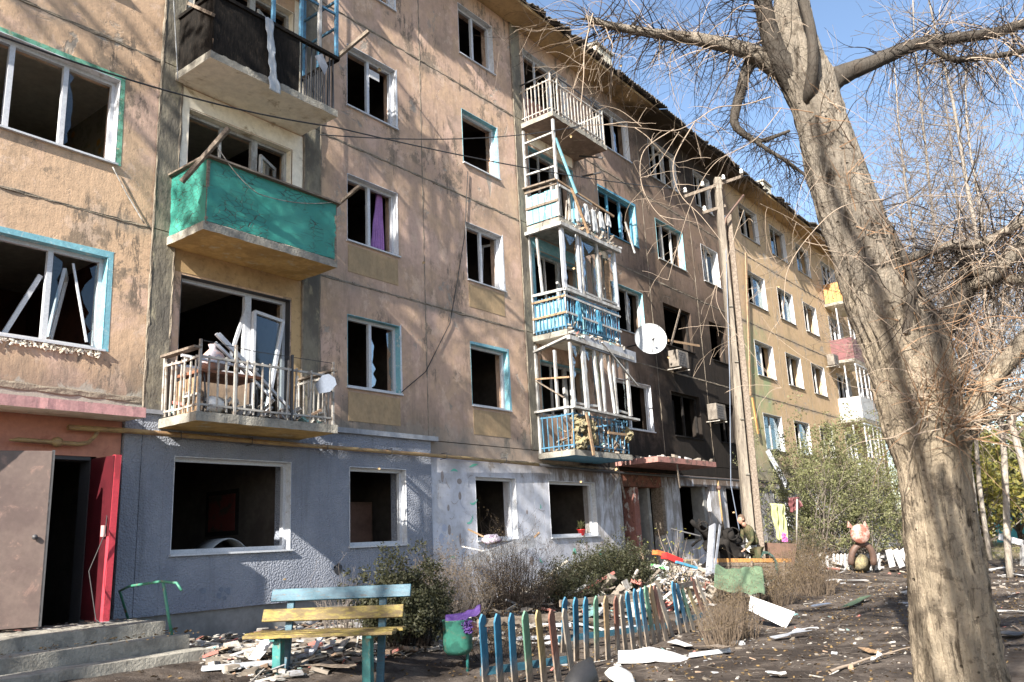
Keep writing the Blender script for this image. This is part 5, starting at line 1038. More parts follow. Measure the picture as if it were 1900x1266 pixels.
solo(MB().tube([atD(1479, 926, 21.7), atD(1478, 1010, 21.6)], .025, 6), 'thin_post', M['rail'], 'thin white post carrying the maroon sheet', 'post')
mb = MB(); mb.smooth = True; c_ = onG(1372, 1088); 
mb.sheet(lambda u, v: atD(1328+88*u, 1048+8*u+(52-10*(1-u))*v+4*math.sin(u*5), 17.6-.9*v)+Vector((0, 0, .05*nz(u*6, v*6)))+HD*(.14*math.sin(u*9+v*2)), 34, 22, tuple(FW*.01)); solo(mb, 'green_tarpaulin', M['greencloth'], 'faded green tarpaulin draped over rubble at the pole foot', 'tarpaulin')
# hand-made cat figure of tyres
cp_ = onG(1601, 1062); dc_ = depth(cp_)
t_ = thing('garden_cat_figure', 'red garden animal figure made of a drum head on a half tyre', 'garden figure', tuple(cp_)); k_ = dc_/1544
cc = atD(1593, 991, dc_); MB().lathe(cc-HD*.1, [(0, -.16), (.2, -.14), (17*k_, -.05), (18*k_, .02), (16*k_, .1), (0, .12)], 26, -HD).build('head', M['tyre_red'], t_)
for sx_ in (-15, 12): a = cc+RT*sx_*k_+UP*12*k_; MB().prism([a-RT*.09, a+RT*.11-UP*.02, a+UP*.2+RT*(.0 if sx_ > 0 else -.07)], HD*.06).build('ear', M['tyre_red'], t_)
bc = atD(1600, 1040, dc_); MB().tube([bc+RT*21*k_*math.cos(a*.2618)+UP*30*k_*math.sin(a*.2618) for a in range(-1, 14)], .10, 10).build('tyre_body', M['rust'], t_)
MB().lathe(bc-UP*.1+HD*.06, [(0, -.02), (17*k_, 0), (0, .02)], 20, HD).build('belly', M['wool'], t_)
# white low picket fence
wf = thing('white_picket_fence', 'low white picket fence in front of the shrub', 'fence', tuple(onG(1560, 1062)))
WX = [(1535, 1030, 1060)]+[(1547+i*7.0, 1027-i*.1, 1062-i*.35) for i in range(13)]
for i, (x, y1, y2) in enumerate(WX):
    d_ = 25.5+i*.06; a, b = atD(x, y2, d_), atD(x, y1, d_); MB().prism([a-RT*.045, a+RT*.045, b+RT*.045-UP*.05, b, b-RT*.045-UP*.05], HD*.02).build('picket', M['white'], wf)
for dy_ in (7, 27): MB().bar(atD(1533, 1031+dy_, 25.6), atD(1640, 1026+dy_, 26.4), .03, .06, UP).build('fence_rail', M['white'], wf)
for i, (x, a_) in enumerate(((1648, 8), (1660, 14), (1672, 19))):
    d_ = 26.3; solo(MB().bar(atD(x+a_, 1052, d_), atD(x, 1020, d_), .2, .025, HD), 'fallen_fence_panel', M['white'], ['first fallen white fence board beside the white picket fence', 'middle fallen white fence board beside the white picket fence', 'last fallen white fence board nearest the big trunk'][i], 'fence board', 'fallen white fence boards')
wf2 = thing('white_picket_fence', 'short stub of white picket fence beside the rusty box', 'fence', tuple(onG(1495, 1062)))
for i in range(4): a, b = atD(1487+i*6, 1058, 25), atD(1487+i*6, 1032, 25); MB().prism([a-RT*.04, a+RT*.04, b+RT*.04, b+UP*.05, b-RT*.04], HD*.02).build('picket', M['white'], wf2)
# ------------------------------------------------------------ people
def skin_body(name, chain, mat, parent, sub=2):
    """chain: list of (index_parent, position, radius)"""
    me = bpy.data.meshes.new(name); off = wloc(parent); vs = [Vector(c[1])-off for c in chain]; es = [(c[0], i) for i, c in enumerate(chain) if c[0] is not None]
    me.from_pydata(vs, es, []); o = bpy.data.objects.new(name, me); COL.objects.link(o); o.parent = parent
    s_ = o.modifiers.new('skin', 'SKIN'); lay = me.skin_vertices[0].data if me.skin_vertices else None
    if lay is None: bpy.context.view_layer.update(); lay = me.skin_vertices[0].data
    for i, c in enumerate(chain): r_ = c[2] if isinstance(c[2], tuple) else (c[2], c[2]); lay[i].radius = r_; lay[i].use_root = (i == 0)
    sb = o.modifiers.new('sub', 'SUBSURF'); sb.levels = sub; sb.render_levels = sub; me.materials.append(mat)
    return o
def person(base, face, lab, top_mat, leg_mat, bend, arms, hair=True, h=1.75, skin_arm=False):
    B = Vector(base); f_ = Vector(face).normalized(); s_ = Vector((f_.y, -f_.x, 0)); root = thing('person', lab, 'person', tuple(B))
    def P(fw_, sd_, up_): return B+f_*fw_*h+s_*sd_*h+Vector((0, 0, up_*h))
    b = bend; pel, ch, nk, hd = P(0, 0, .53), P(.05*b, 0, .70), P(.16*b, 0, .835), P(.21*b+.015, 0, .90)
    skin_body('trousers', [(None, pel, (.15, .12)), (0, P(0, .06, .47), .095), (1, P(.02, .065, .27), .062), (2, P(-.02, .065, .05), .045), (0, P(0, -.06, .47), .095), (4, P(.03, -.07, .27), .062), (5, P(.0, -.07, .05), .045)], leg_mat, root)
    for sg in (1, -1): MB().lathe(P(.0, .068*sg, 0), [(0, 0), (.05, 0), (.055, .05), (.04, .1), (0, .1)], 10).obox(P(.05, .068*sg, .018), f_*.09, s_*.045, Vector((0, 0, .03))).build('shoe', M['dark'], root, bevel=.01)
    c_ = [(None, ch, (.17, .12)), (0, pel+Vector((0, 0, .02)), (.155, .12)), (0, P(.13*b, 0, .79), (.15, .10)), (2, nk, .06)]
    skin_body('torso', c_, top_mat, root)
    for sg, (e1, e2) in zip((1, -1), arms):
        sh = P(.13*b, .105*sg, .795); el = P(*e1); ha = P(*e2); 
        skin_body('sleeve', [(None, sh, .06), (0, sh.lerp(el, .55), .055)]+([(1, el, .045)] if not skin_arm else [])+([(2, el.lerp(ha, .9), .035)] if not skin_arm else []), top_mat, root)
        ch_ = [(None, el.lerp(ha, .0) if skin_arm else el.lerp(ha, .85), .036 if skin_arm else .028)]
        if skin_arm: ch_ = [(None, sh.lerp(el, .5), .045), (0, el, .04), (1, el.lerp(ha, .85), .028)]
        k0 = len(ch_)-1; ch_.append((k0, ha, (.032, .018))); d_ = (ha-el).normalized(); sd2 = d_.orthogonal().normalized()
        for q in range(4): ch_.append((k0+1, ha+d_*.055+sd2*(q-1.5)*.018, .009)); ch_.append((len(ch_)-1, ha+d_*(.09-.008*abs(q-1.5))+sd2*(q-1.5)*.02+f_*.015, .008))
        ch_.append((k0+1, ha+d_*.03+sd2*.045, .009)); skin_body('arm_and_hand', ch_, M['skin'], root, 1)
    hmb = MB(); hmb.smooth = True; hc = hd+Vector((0, 0, .012)); n_u, n_v = 20, 14
    def head(u, v):
        th, ph = u*6.2832, v*3.14159; x, y, z_ = math.sin(ph)*math.cos(th), math.sin(ph)*math.sin(th), math.cos(ph)
        r = 1.0; fx = .098*x; 
        if x > .3: fx += .028*math.exp(-((y/.22)**2))*math.exp(-(((z_+.12)/.22)**2))+.008*math.exp(-((z_+.62)/.2)**2)*math.exp(-(y/.3)**2)-.010*math.exp(-((abs(y)-.38)/.16)**2)*math.exp(-((z_-.08)/.12)**2)
        return hc+f_*fx+s_*.078*y*(1-.22*max(0, -z_))+Vector((0, 0, .122*z_))
    hmb.sheet(head, n_u, n_v); hmb.tube([nk-Vector((0, 0, .05)), hd-Vector((0, 0, .03))], [.06, .055], 10)
    for sg in (1, -1): hmb.lathe(hc+s_*.078*sg+f_*-.005, [(0, -.008), (.026, 0), (.02, .012), (0, .014)], 10, s_*sg)
    ho = hmb.build('head', M['skin'], root)
    if hair:
        hb = MB(); hb.smooth = True
        def hh(u, v):
            th = u*6.2832; vm = (.33 if math.cos(th) > .4 else .62)+.04*nz(u*9, 1); p = head(u, v*vm); return hc+(p-hc)*1.07+Vector((0, 0, .004))
        hb.sheet(hh, 28, 10, (0, 0, -.004)); hb.build('hair', M['hair'], root)
    return root
pm = onG(1385, 1072); dpm = 20.6; pm = atD(1403, 1030, dpm); pm.z = gz(pm.x, pm.y); hh_ = atD(1379, 957, dpm).z-pm.z
person(pm, (-.75, .55, 0), 'man in camouflage jacket bending forward behind the concrete pole', M['camo'], M['camo'], .75, (((.12, .14, .62), (.22, .1, .5)), ((.12, -.15, .62), (.24, -.1, .5))), h=max(1.55, min(1.8, hh_/.96)))
pr_ = atD(1800, 1000, 23.5); pr_.z = 0; person(pr_, (.3, .9, 0), 'man in navy shirt mostly hidden behind the big tree trunk', M['shirt'], M['jean'], .1, (((-.06, .19, .62), (.03, .12, .57)), ((-.06, -.19, .62), (.03, -.12, .57))), skin_arm=True, h=1.8)
# ================================================================= TREES AND SHRUBS
import time as _t
def rnd_dir(r): 
    z = r.uniform(-1, 1); a = r.uniform(0, 6.283); q = math.sqrt(1-z*z); return Vector((q*math.cos(a), q*math.sin(a), z))
def grow(mb, p, d, L, rad, r, seg=.12, droop=0., wob=.18, kids=0, kl=.5, lvl=0, k=3, ends=None, spread=.8, minr=.0015, up=0.):
    n = max(3, int(L/seg)); pts = [Vector(p)]; rs = [rad]; d = Vector(d).normalized()
    for i in range(n):
        d = (d+rnd_dir(r)*wob+Vector((0, 0, (up-droop)*(i+1)/n))).normalized(); pts.append(pts[-1]+d*(L/n)); rs.append(max(minr, rad*(1-.85*(i+1)/n)))
        if kids and r.random() < kids*(L/n) and i > 0 and lvl > 0:
            dd = (d*.8+rnd_dir(r)*spread).normalized(); grow(mb, pts[-1], dd, L*kl*r.uniform(.5, 1.2), rs[-1]*.62, r, seg, droop*1.1, wob, kids, kl, lvl-1, 3, ends, spread, minr, up)
    mb.tube(pts, rs, k, cap=False)
    if ends is not None: ends.append((pts[-1], d)); ends.append((pts[len(pts)//2], d))
    return pts
def leafquads(mb, pts, size, r, jit=.05, n=1):
    for (p, d) in pts:
        for _ in range(n):
            c = p+rnd_dir(r)*jit*r.random()**.5; a = rnd_dir(r)*size*r.uniform(.6, 1.3); b = a.orthogonal().normalized()*a.length*.5; b = Matrix.Rotation(r.uniform(0, 6.28), 3, a.normalized()) @ b
            i = len(mb.v); mb.v += [tuple(c-a), tuple(c+b*.9-a*.1), tuple(c+a), tuple(c-b*.9-a*.1)]; mb.face((i, i+1, i+2, i+3))
HT = 7.75
def TP(x, y, dh=0.): return atH(x, y, HT+dh)
# ---- big poplar
tr = thing('poplar_tree', 'big leaning poplar with pale furrowed trunk and bare tangled twigs at the right', 'tree', (8.85, -9.45, 0))
prof = [(1796, 1330, 178), (1790, 1290, 172), (1782, 1240, 168), (1775, 1190, 163), (1766, 1130, 155), (1759, 1080, 149), (1750, 1020, 143), (1743, 970, 139), (1737, 920, 134), (1730, 870, 134), (1722, 820, 150), (1714, 770, 156), (1702, 710, 158), (1688, 660, 156), (1668, 605, 150), (1645, 560, 142), (1622, 505, 134), (1600, 450, 127), (1578, 400, 121), (1560, 345, 114), (1544, 290, 108), (1526, 235, 100), (1512, 190, 98), (1497, 150, 106), (1484, 110, 92), (1474, 60, 80), (1467, 0, 68), (1460, -80, 60), (1450, -180, 50), (1430, -320, 40)]
cs, rs_ = [], []
for x, y, w_ in prof: p = TP(x, y); cs.append(p); rs_.append(w_*.445*depth(p)/1544)
def interp(cs, rs, step=.045):
    P_, R2 = [], []
    for i in range(len(cs)-1):
        a, b = cs[i], cs[i+1]; n = max(1, int((b-a).length/step))
        p0, p3 = cs[max(i-1, 0)], cs[min(i+2, len(cs)-1)]
        for j in range(n):
            u = j/n; q = .5*((2*a)+(b-p0)*u+(2*p0-5*a+4*b-p3)*u*u+(3*a-p0-3*b+p3)*u**3); P_.append(q); R2.append(rs[i]+(rs[i+1]-rs[i])*u)
    P_.append(cs[-1]); R2.append(rs[-1]); return P_, R2
def limb(cs, rs, k, amp, name, mat, parent, step=.045, freq=1., lab=None):
    P_, R2 = interp(cs, rs, step); mb = MB(); mb.smooth = True; m = len(P_); up = Vector((1, 0, 0))
    for i in range(m):
        d = (P_[min(i+1, m-1)]-P_[max(i-1, 0)]).normalized(); up = (up-d*up.dot(d)).normalized(); q = d.cross(up)
        for j in range(k):
            a = 6.28318*j/k; dr_ = up*math.cos(a)+q*math.sin(a); s = P_[i]+dr_*R2[i]; z = s.z
            h = 1+amp*(.55*nz(dr_.x*1.6+9, dr_.y*1.6, z*.55)+.35*nz(dr_.x*5*freq, dr_.y*5*freq, z*1.1+4)+.30*nz(dr_.x*12*freq, dr_.y*12*freq, z*2.2)+.20*nz(s.x*22, s.y*22, z*6)+.12*nz(s.x*40, s.y*40, z*26))
            mb.v.append(tuple(P_[i]+dr_*R2[i]*h))
    for i in range(m-1):
        for j in range(k): a = i*k+j; b = i*k+(j+1) % k; mb.face((a, b, b+k, a+k))
    return mb.build(name, mat, parent, lab), P_, R2
_, TRK, TRR = limb(cs, rs_, 110, .27, 'trunk', M['bark'], tr, .03)
def LB(pts, k=16, mat='bark', amp=.25, nm='limb', dh=0.):
    c_, r_ = [], []
    for q in pts: x, y, w_ = q[:3]; h = q[3] if len(q) > 3 else 0; p = TP(x, y, h+dh); c_.append(p); r_.append(w_*.41*depth(p)/1544)
    o, P_, R2 = limb(c_, r_, k, amp, nm, M[mat], tr, .05); return P_
Ls = {}
Ls['l1'] = LB([(1480, 150, 70), (1440, 125, 52), (1385, 95, 37, -.1), (1300, 74, 29, -.2), (1200, 60, 21, -.3), (1130, 47, 17, -.4), (1085, 32, 11, -.45)])
Ls['l1b'] = LB([(1475, 150, 74), (1442, 105, 50, -.1), (1424, 50, 42, -.2), (1412, -10, 38, -.3), (1400, -90, 34, -.4), (1380, -220, 30, -.5)], mat='bark_dark', k=20)
Ls['l2'] = LB([(1520, 165, 80), (1560, 140, 46), (1620, 116, 32), (1700, 83, 27, .2), (1780, 70, 24, .3), (1850, 60, 23, .4), (1910, 42, 21, .5), (2100, 10, 16, .6)], mat='bark_dark')
Ls['l2c'] = LB([(1497, 205, 14, .0), (1500, 178, 26, -.2), (1508, 120, 25, -.36), (1505, 60, 24, -.38), (1490, 0, 22, -.4), (1470, -90, 20, -.4)], mat='bark_dark', k=14)
Ls['l3'] = LB([(1720, 82, 14, .2), (1760, 108, 14, .2), (1800, 110, 13, .3), (1860, 102, 12, .4), (1920, 90, 10, .5)], mat='bark_dark', k=8)
Ls['l4'] = LB([(1400, 105, 34), (1386, 128, 26), (1374, 170, 22), (1362, 226, 20), (1385, 252, 15), (1410, 262, 11), (1465, 243, 7)], mat='bark_dark', k=12)
Ls['l4b'] = LB([(1386, 250, 11), (1420, 275, 9), (1460, 300, 8), (1500, 330, 6)], mat='bark_dark', k=8)
Ls['l5'] = LB([(1700, 660, 80, .1), (1742, 612, 58, .15), (1778, 565, 46, .2), (1795, 520, 38, .2), (1792, 480, 32, .25), (1770, 455, 20, .3)], mat='bark_dark', k=18)
Ls['l5b'] = LB([(1792, 530, 30, .2), (1830, 520, 34), (1860, 490, 34), (1920, 445, 32), (2050, 380, 26)], k=14)
Ls['l6'] = LB([(1682, 620, 26, -.3), (1690, 560, 22, -.35), (1694, 520, 19, -.35), (1672, 465, 16, -.3), (1640, 410, 12, -.2), (1610, 380, 8, -.1)], mat='bark_dark', k=12)
Ls['l7'] = LB([(1720, 840, 120), (1760, 818, 88, -.1), (1790, 790, 66, -.15), (1812, 745, 50, -.2), (1838, 705, 42, -.2), (1872, 668, 40, -.2), (1915, 620, 38, -.2), (2000, 560, 32)], k=24, amp=.4)
Ls['l8'] = LB([(1790, 795, 40, -.2), (1815, 783, 25, -.2), (1850, 771, 21, -.2), (1915, 748, 18, -.2), (2020, 700, 14)], k=10)
Ls['l9'] = LB([(1665, 484, 16), (1720, 470, 22), (1765, 455, 21), (1820, 452, 20), (1915, 402, 18), (2020, 350, 14)], k=10)
Ls['l10'] = LB([(1795, 497, 26), (1850, 515, 26, .1), (1915, 520, 24, .1)], k=10)
Ls['l11'] = LB([(1755, 740, 24, -.3), (1790, 690, 16, -.3), (1788, 660, 22, -.3), (1778, 640, 16, -.3)], mat='bark_dark', k=10)
q = random.Random(77)
tw = MB(); td = MB(); to = MB(); ends = []
def along(P_, a, b): return P_[int(len(P_)*q.uniform(a, b))-1]
# hanging and arching twigs from the left limb (pale) over the facade and sky
for i in range(230):
    p = along(Ls['l1'], .15, 1); grow(tw if q.random() < .45 else td, p, (RT*q.uniform(-1, .5)+UP*q.uniform(-.7, .6)+HD*q.uniform(-.6, .8)), q.uniform(.25, 1.1), q.uniform(.004, .009), q, .06, q.uniform(-.1, .22), .24, 2.5, .55, 2, ends=ends)
for i in range(120):
    p = along(Ls['l1b'], .1, 1); grow(td, p, (RT*q.uniform(-1, .2)+UP*q.uniform(-.4, .8)+HD*q.uniform(-.6, .8)), q.uniform(.4, 1.3), q.uniform(.004, .009), q, .06, q.uniform(0, .2), .2, 2.2, .5, 2, ends=ends)
for i in range(150):
    p = along(Ls['l4'] if q.random() < .6 else Ls['l4b'], .15, 1); grow(td, p, (RT*q.uniform(-.9, .9)+UP*q.uniform(-1, .3)+HD*q.uniform(-.6, .8)), q.uniform(.25, .9), q.uniform(.003, .006), q, .05, q.uniform(0, .22), .24, 3, .5, 2, ends=ends)
# the long pale arching shoots crossing the upper floors
for pts, r_ in (([(1430, 180), (1380, 195), (1330, 200), (1290, 225), (1250, 243), (1190, 238), (1120, 232)], .009), ([(1290, 225), (1250, 300), (1262, 360), (1300, 400), (1340, 450)], .008), ([(1190, 235), (1150, 205), (1110, 195)], .007), ([(1250, 240), (1195, 280), (1190, 340), (1215, 390), (1250, 420)], .007),
    ([(1100, 25), (1085, 90), (1083, 140), (1078, 195)], .010), ([(1260, 245), (1200, 330), (1175, 300)], .005), ([(1640, 370), (1560, 385), (1500, 440), (1462, 500), (1455, 560)], .008), ([(1700, 640), (1600, 560), (1500, 430), (1410, 378)], .005), ([(1660, 500), (1600, 380), (1520, 330), (1470, 260)], .006), ([(1450, 200), (1400, 260), (1330, 300), (1290, 360), (1262, 440), (1240, 520)], .006), ([(1380, 390), (1350, 480), (1330, 560), (1390, 650), (1450, 720)], .005)):
    P_ = [TP(x, y, -.9-.25*i/len(pts)) for i, (x, y) in enumerate(pts)]; P2, R2 = interp(P_, [r_*.68*(1-.75*i/len(P_)) for i in range(len(P_))], .05); tw.tube(P2, R2, 5, cap=False)
    for i in range(int(len(P2)*.32)):
        j = q.randrange(len(P2)); grow(tw, P2[j], (RT*q.uniform(-1, .7)+UP*q.uniform(-1, .5)+HD*q.uniform(-.3, .4)), q.uniform(.15, .6), r_*.45, q, .05, q.uniform(0, .25), .22, 2.4, .5, 1, ends=ends)
# right side crown
for nm, cnt in (('l2', 230), ('l3', 110), ('l5b', 150), ('l9', 190), ('l10', 90), ('l6', 80), ('l5', 70), ('l7', 60)):
    for i in range(cnt):
        p = along(Ls[nm], .2, 1); grow(td if q.random() < .78 else tw, p, (RT*q.uniform(-.9, 1)+UP*q.uniform(-1, .7)+HD*q.uniform(-.7, .9)), q.uniform(.3, 1.2), q.uniform(.004, .009), q, .06, q.uniform(-.05, .22), .22, 2.4, .5, 2, ends=ends)
# orange-brown shoots bristling from the burr and the trunk
for i in range(170):
    u = q.random(); 
    if u < .55: p = TP(q.uniform(1690, 1800), q.uniform(700, 830), q.uniform(-.45, -.25)); dd = RT*q.uniform(-1, 1)+UP*q.uniform(-.3, 1.3)+HD*q.uniform(-.9, .1); L = q.uniform(.3, 1.25)
    else: 
        j = int(len(TRK)*q.uniform(.26, .62)); p = TRK[j]-HD*TRR[j]*.9+RT*q.uniform(-1, 1)*TRR[j]*.7; dd = RT*q.uniform(-1.1, 1)+UP*q.uniform(-.6, 1)+HD*q.uniform(-.8, -.1); L = q.uniform(.2, .8)
    grow(to if q.random() < .6 else tw, p, dd, L, q.uniform(.004, .008), q, .06, q.uniform(-.1, .1), .16, 1.4, .5, 1, ends=ends if q.random() < .3 else None)
for nm, cnt in (('l7', 70), ('l8', 35)):
    for i in range(cnt): p = along(Ls[nm], .15, 1); grow(to if q.random() < .6 else tw, p, (RT*q.uniform(-1, 1)+UP*q.uniform(-.4, 1.2)+HD*q.uniform(-.9, .4)), q.uniform(.3, 1.2), q.uniform(.004, .009), q, .06, q.uniform(-.05, .12), .18, 1.8, .5, 2, ends=ends if q.random() < .3 else None)
tw.build('pale_twigs', M['twig'], tr, kind='stuff'); td.build('dark_twigs', M['twig_dark'], tr, kind='stuff'); to.build('orange_shoots', M['twig_orange'], tr, kind='stuff')
# hanging leaves, each its own
lm = MB(); lm.sheet(lambda u, v: (.038*(2*u-1)*(math.sin(3.14*min(1, v*1.0+.06))**.8), .012*math.sin(u*3.1)+.012*math.sin(v*4), -.085*v), 4, 6); lmesh = None
for i in range(210):
    p, d = ends[q.randrange(len(ends))]
    if lmesh is None: o = lm.build('leaf', worn('curled_brown_leaf', (.36, .26, .14), (.22, .14, .07), 12, world=False), tr); lmesh = o.data
    else: o = bpy.data.objects.new('leaf', lmesh); COL.objects.link(o); o.parent = tr
    o.location = p-tr.location; o.rotation_euler = (q.uniform(-.9, .9), q.uniform(-.9, .9), q.uniform(0, 6.28)); s_ = q.uniform(.6, 1.25); o.scale = (s_, s_*2*(q.random()+.3), s_)
for (x, y) in ((1455, 408), (1475, 415), (1660, 1030), (1530, 895)): 
    o = bpy.data.objects.new('leaf', lmesh); COL.objects.link(o); o.parent = tr; o.location = TP(x, y, -1.6)-tr.location; o.rotation_euler = (.5, .9, q.uniform(0, 6)); o.scale = (1.4, 1.4, 1.2)
print('big tree', len(tw.v)+len(td.v)+len(to.v))
# ---- distant and background trees
def far_tree(base, H, lab, seed, mat_t='birch', mat_w='twig_far', lean=(0, 0), dens=1., leaf=None, spread=.45, cat='tree', group='bare trees beyond the yard', tr_=.16, lsize=.09, nleaf=1, start=.22, kids=1.5, wr=.012, lmax=6000):
    r = random.Random(seed); b = Vector(base); root = thing('bare_tree' if not leaf else 'leafy_tree', lab, cat, tuple(b), group)
    P_ = []; d = Vector((lean[0], lean[1], 1)).normalized(); p = b-Vector((0, 0, .2)); n = 14
    for i in range(n+1): P_.append(p.copy()); d = (d+rnd_dir(r)*.06+Vector((0, 0, .02))).normalized(); p = p+d*H*.92/n
    R2 = [tr_*(1-.9*i/n)+.01 for i in range(n+1)]; tb = MB(); tb.smooth = True; tb.tube(P_, R2, 9); mb = MB(); en = []
    for i in range(int(34*dens)):
        u = start+(.98-start)*((i+.5)/int(34*dens)); j = u*n; k = int(j); pp = P_[k].lerp(P_[min(k+1, n)], j-k); a = r.uniform(0, 6.283); L = H*spread*(1-u*.75)*r.uniform(.6, 1.1)
        dd = Vector((math.cos(a), math.sin(a), r.uniform(.25, 1.0)))
        pts = grow(mb, pp, dd, L, R2[k]*.45, r, .28, -.04, .14, kids, .52, 3, 4, en, .9, wr*.5, up=.1)
    tb.build('trunk', M[mat_t], root); mb.build('crown', M[mat_w], root, kind='stuff')
    if leaf:
        lb = MB(); r.shuffle(en); leafquads(lb, en[:lmax], lsize, r, .35, nleaf); lb.build('leaves', M[leaf], root, kind='stuff')
    return root
def at_ground_h(x, h): p = atH(x, 1000, h); p.z = 0; return p
FT = [(1745, 30, 21, 'tall bare tree with pale trunk right behind the big poplar trunk'), (1720, 60, 26, 'bare tree seen left of the poplar trunk above the roof end'), (1815, 30, 23, 'bare tree with thin white trunk at the upper right'), (1860, 24, 18, 'bare tree with pale trunk near the right picture edge'), (1950, 20, 17, 'bare tree at the far right picture edge'), (1830, 34, 24, 'tallest bare tree in the gap right of the poplar'), (1745, 42, 26, 'farthest bare tree right of the poplar')]
for i, (x, h, H, lab) in enumerate(FT): far_tree(at_ground_h(x, h), H, lab, 100+i, lean=(q.uniform(-.12, .12), q.uniform(-.12, .12)), dens=2.1, kids=2.3, spread=.27, leaf='leaf_dry' if i % 2 else None, lsize=.045, lmax=900, wr=.013, tr_=.09)
for i, (x, h, H, lf, lab) in enumerate(((1835, 46, 6.5, 'leaf_yellow', 'yellow green leafy tree behind the man in navy'), (1895, 52, 7.5, 'leaf_yellow', 'yellowing leafy tree at the right edge before the turquoise fence'), (1780, 50, 6, 'leaf_green', 'green leafy tree hidden behind the poplar trunk'), (1960, 48, 8, 'leaf_green', 'green leafy tree past the right picture edge'), (1865, 66, 9, 'leaf_green', 'tall green tree beyond the turquoise fence'))):
    far_tree(at_ground_h(x, h), H, lab, 200+i, 'bark_dark', 'twig_far', dens=1.6, leaf=lf, spread=.55, group='leafy trees beyond the yard', lsize=.16, nleaf=4, start=.06, kids=1.6, lmax=3200)
# turquoise fence far right
a, b = at_ground_h(1850, 58), at_ground_h(1990, 52); tf = thing('turquoise_fence', 'tall turquoise sheet fence beyond the leafy trees at the right', 'fence', tuple(a)); n = 14
for i in range(n): p0, p1 = a.lerp(b, i/n), a.lerp(b, (i+.97)/n); MB().bar((p0+p1)/2+Vector((0, 0, 0)), (p0+p1)/2+Vector((0, 0, 2.4)), (p1-p0).length, .04, (b-a).orthogonal()).build('fence_panel', M['turq'], tf)
# garages / far block fragment
# ---- shrubs
def shrub(c, rx, ry, H, lab, seed, twigm='twig_dark', leafm_=None, nt=120, nl=3000, ls=.02, name='shrub', group='shrubs in the front garden', base_z=None, kids=2.2, leafy_top=True, r0=.006, z0=.0, up=.12):
    r = random.Random(seed); c = Vector(c); root = thing(name, lab, 'shrub', tuple(c), group); mb = MB(); en = []
    for i in range(nt):
        a, q_ = r.uniform(0, 6.283), r.random()**.6; p = c+Vector((rx*.75*q_*math.cos(a), ry*.75*q_*math.sin(a), 0)); p.z = gz(p.x, p.y)-.02
        dd = Vector((math.cos(a)*q_*.7*rx/H, math.sin(a)*q_*.7*ry/H, 1)); L = H*r.uniform(.6, 1.1)*(1-.3*q_)
        grow(mb, p, dd, L, r0*r.uniform(.6, 1.5), r, .09, 0, .16, kids*1.6/max(.5, H), .5, 3, 3, en, .75, .0012, up=up)
    mb.build('branches', M[twigm], root, kind='stuff')
    if leafm_:
        lb = MB(); r.shuffle(en); k = max(1, nl//max(1, len(en))); leafquads(lb, [e for e in en if e[0].z > c.z+H*z0][:nl], ls, r, .09, k); lb.build('leaves', M[leafm_], root, kind='stuff')
    return root
def sg(x, y): p = onG(x, y); return p
shrub(sg(775, 1215)+Vector((.15, .35, 0)), .62, .45, .82, 'dusty green privet bush between the bench and the bin', 1, 'twig_dark', 'leaf_dark', 150, 26000, .026, z0=.25, kids=3.2)
shrub(sg(860, 1190)+Vector((.7, .9, 0)), .85, .5, .9, 'brown dry twiggy bush right of the green privet behind the bin', 2, 'twig_far', 'leaf_dry', 240, 9000, .014, z0=.3, kids=3.4)
shrub(sg(985, 1150)+Vector((.0, .4, 0)), 1.0, .55, 1.2, 'tallest bare dark bush under the slanting grey panel', 3, 'twig_dark', 'leaf_dry', 330, 3500, .012, z0=.4, kids=3.4)
shrub(sg(1060, 1135)+Vector((.6, .4, 0)), .9, .5, .62, 'low dark bush before the whitewashed wall', 4, 'twig_dark', 'leaf_dark', 260, 14000, .022, z0=.15, kids=3)
shrub(sg(1165, 1115)+Vector((0, .2, 0)), 1.25, .6, .85, 'dense dark green bush before the burnt entrance', 5, 'twig_dark', 'leaf_dark', 260, 30000, .024, z0=.1, kids=3)
shrub(sg(650, 1185)+Vector((.2, .3, 0)), .5, .3, .8, 'thin bare bush behind the bench back', 6, 'twig_far', None, 60, 0)
shrub(sg(930, 1215), .9, .3, .5, 'low bare bush behind the front picket fence', 61, 'twig_dark', 'leaf_dry', 70, 1500, .014)
shrub(sg(1265, 1110), .35, .3, 1.6, 'sparse yellow green stems by the burnt entrance steps', 7, 'twig', 'leaf_yellow', 14, 200, .03, kids=1.2, r0=.012)
shrub(sg(1340, 1200), .40, .3, .75, 'dry low bush at the end of the leaning pickets', 8, 'twig_hedge', 'leaf_dry', 130, 2500, .012); shrub(sg(1375, 1185), .45, .35, .8, 'dry brown clump behind the fallen white panel', 9, 'twig_hedge', 'leaf_dry', 130, 1600, .012)
shrub(sg(1440, 1120)+Vector((0, 0, 0)), .8, .5, .85, 'dry clipped hedge piece right of the pole foot', 10, 'twig_hedge', 'leaf_dry', 190, 5000, .016); shrub(sg(1500, 1105)+Vector((.5, 0, 0)), 1.0, .5, 1.15, 'taller dry clipped hedge piece left of the white fence', 11, 'twig_hedge', 'leaf_dry', 230, 7000, .016)
shrub(sg(1440, 1085)+Vector((3, .4, 0)), .9, .6, 1.2, 'dark green shrub behind the rusty box', 12, 'twig_dark', 'leaf_dark', 80, 3500, .03)
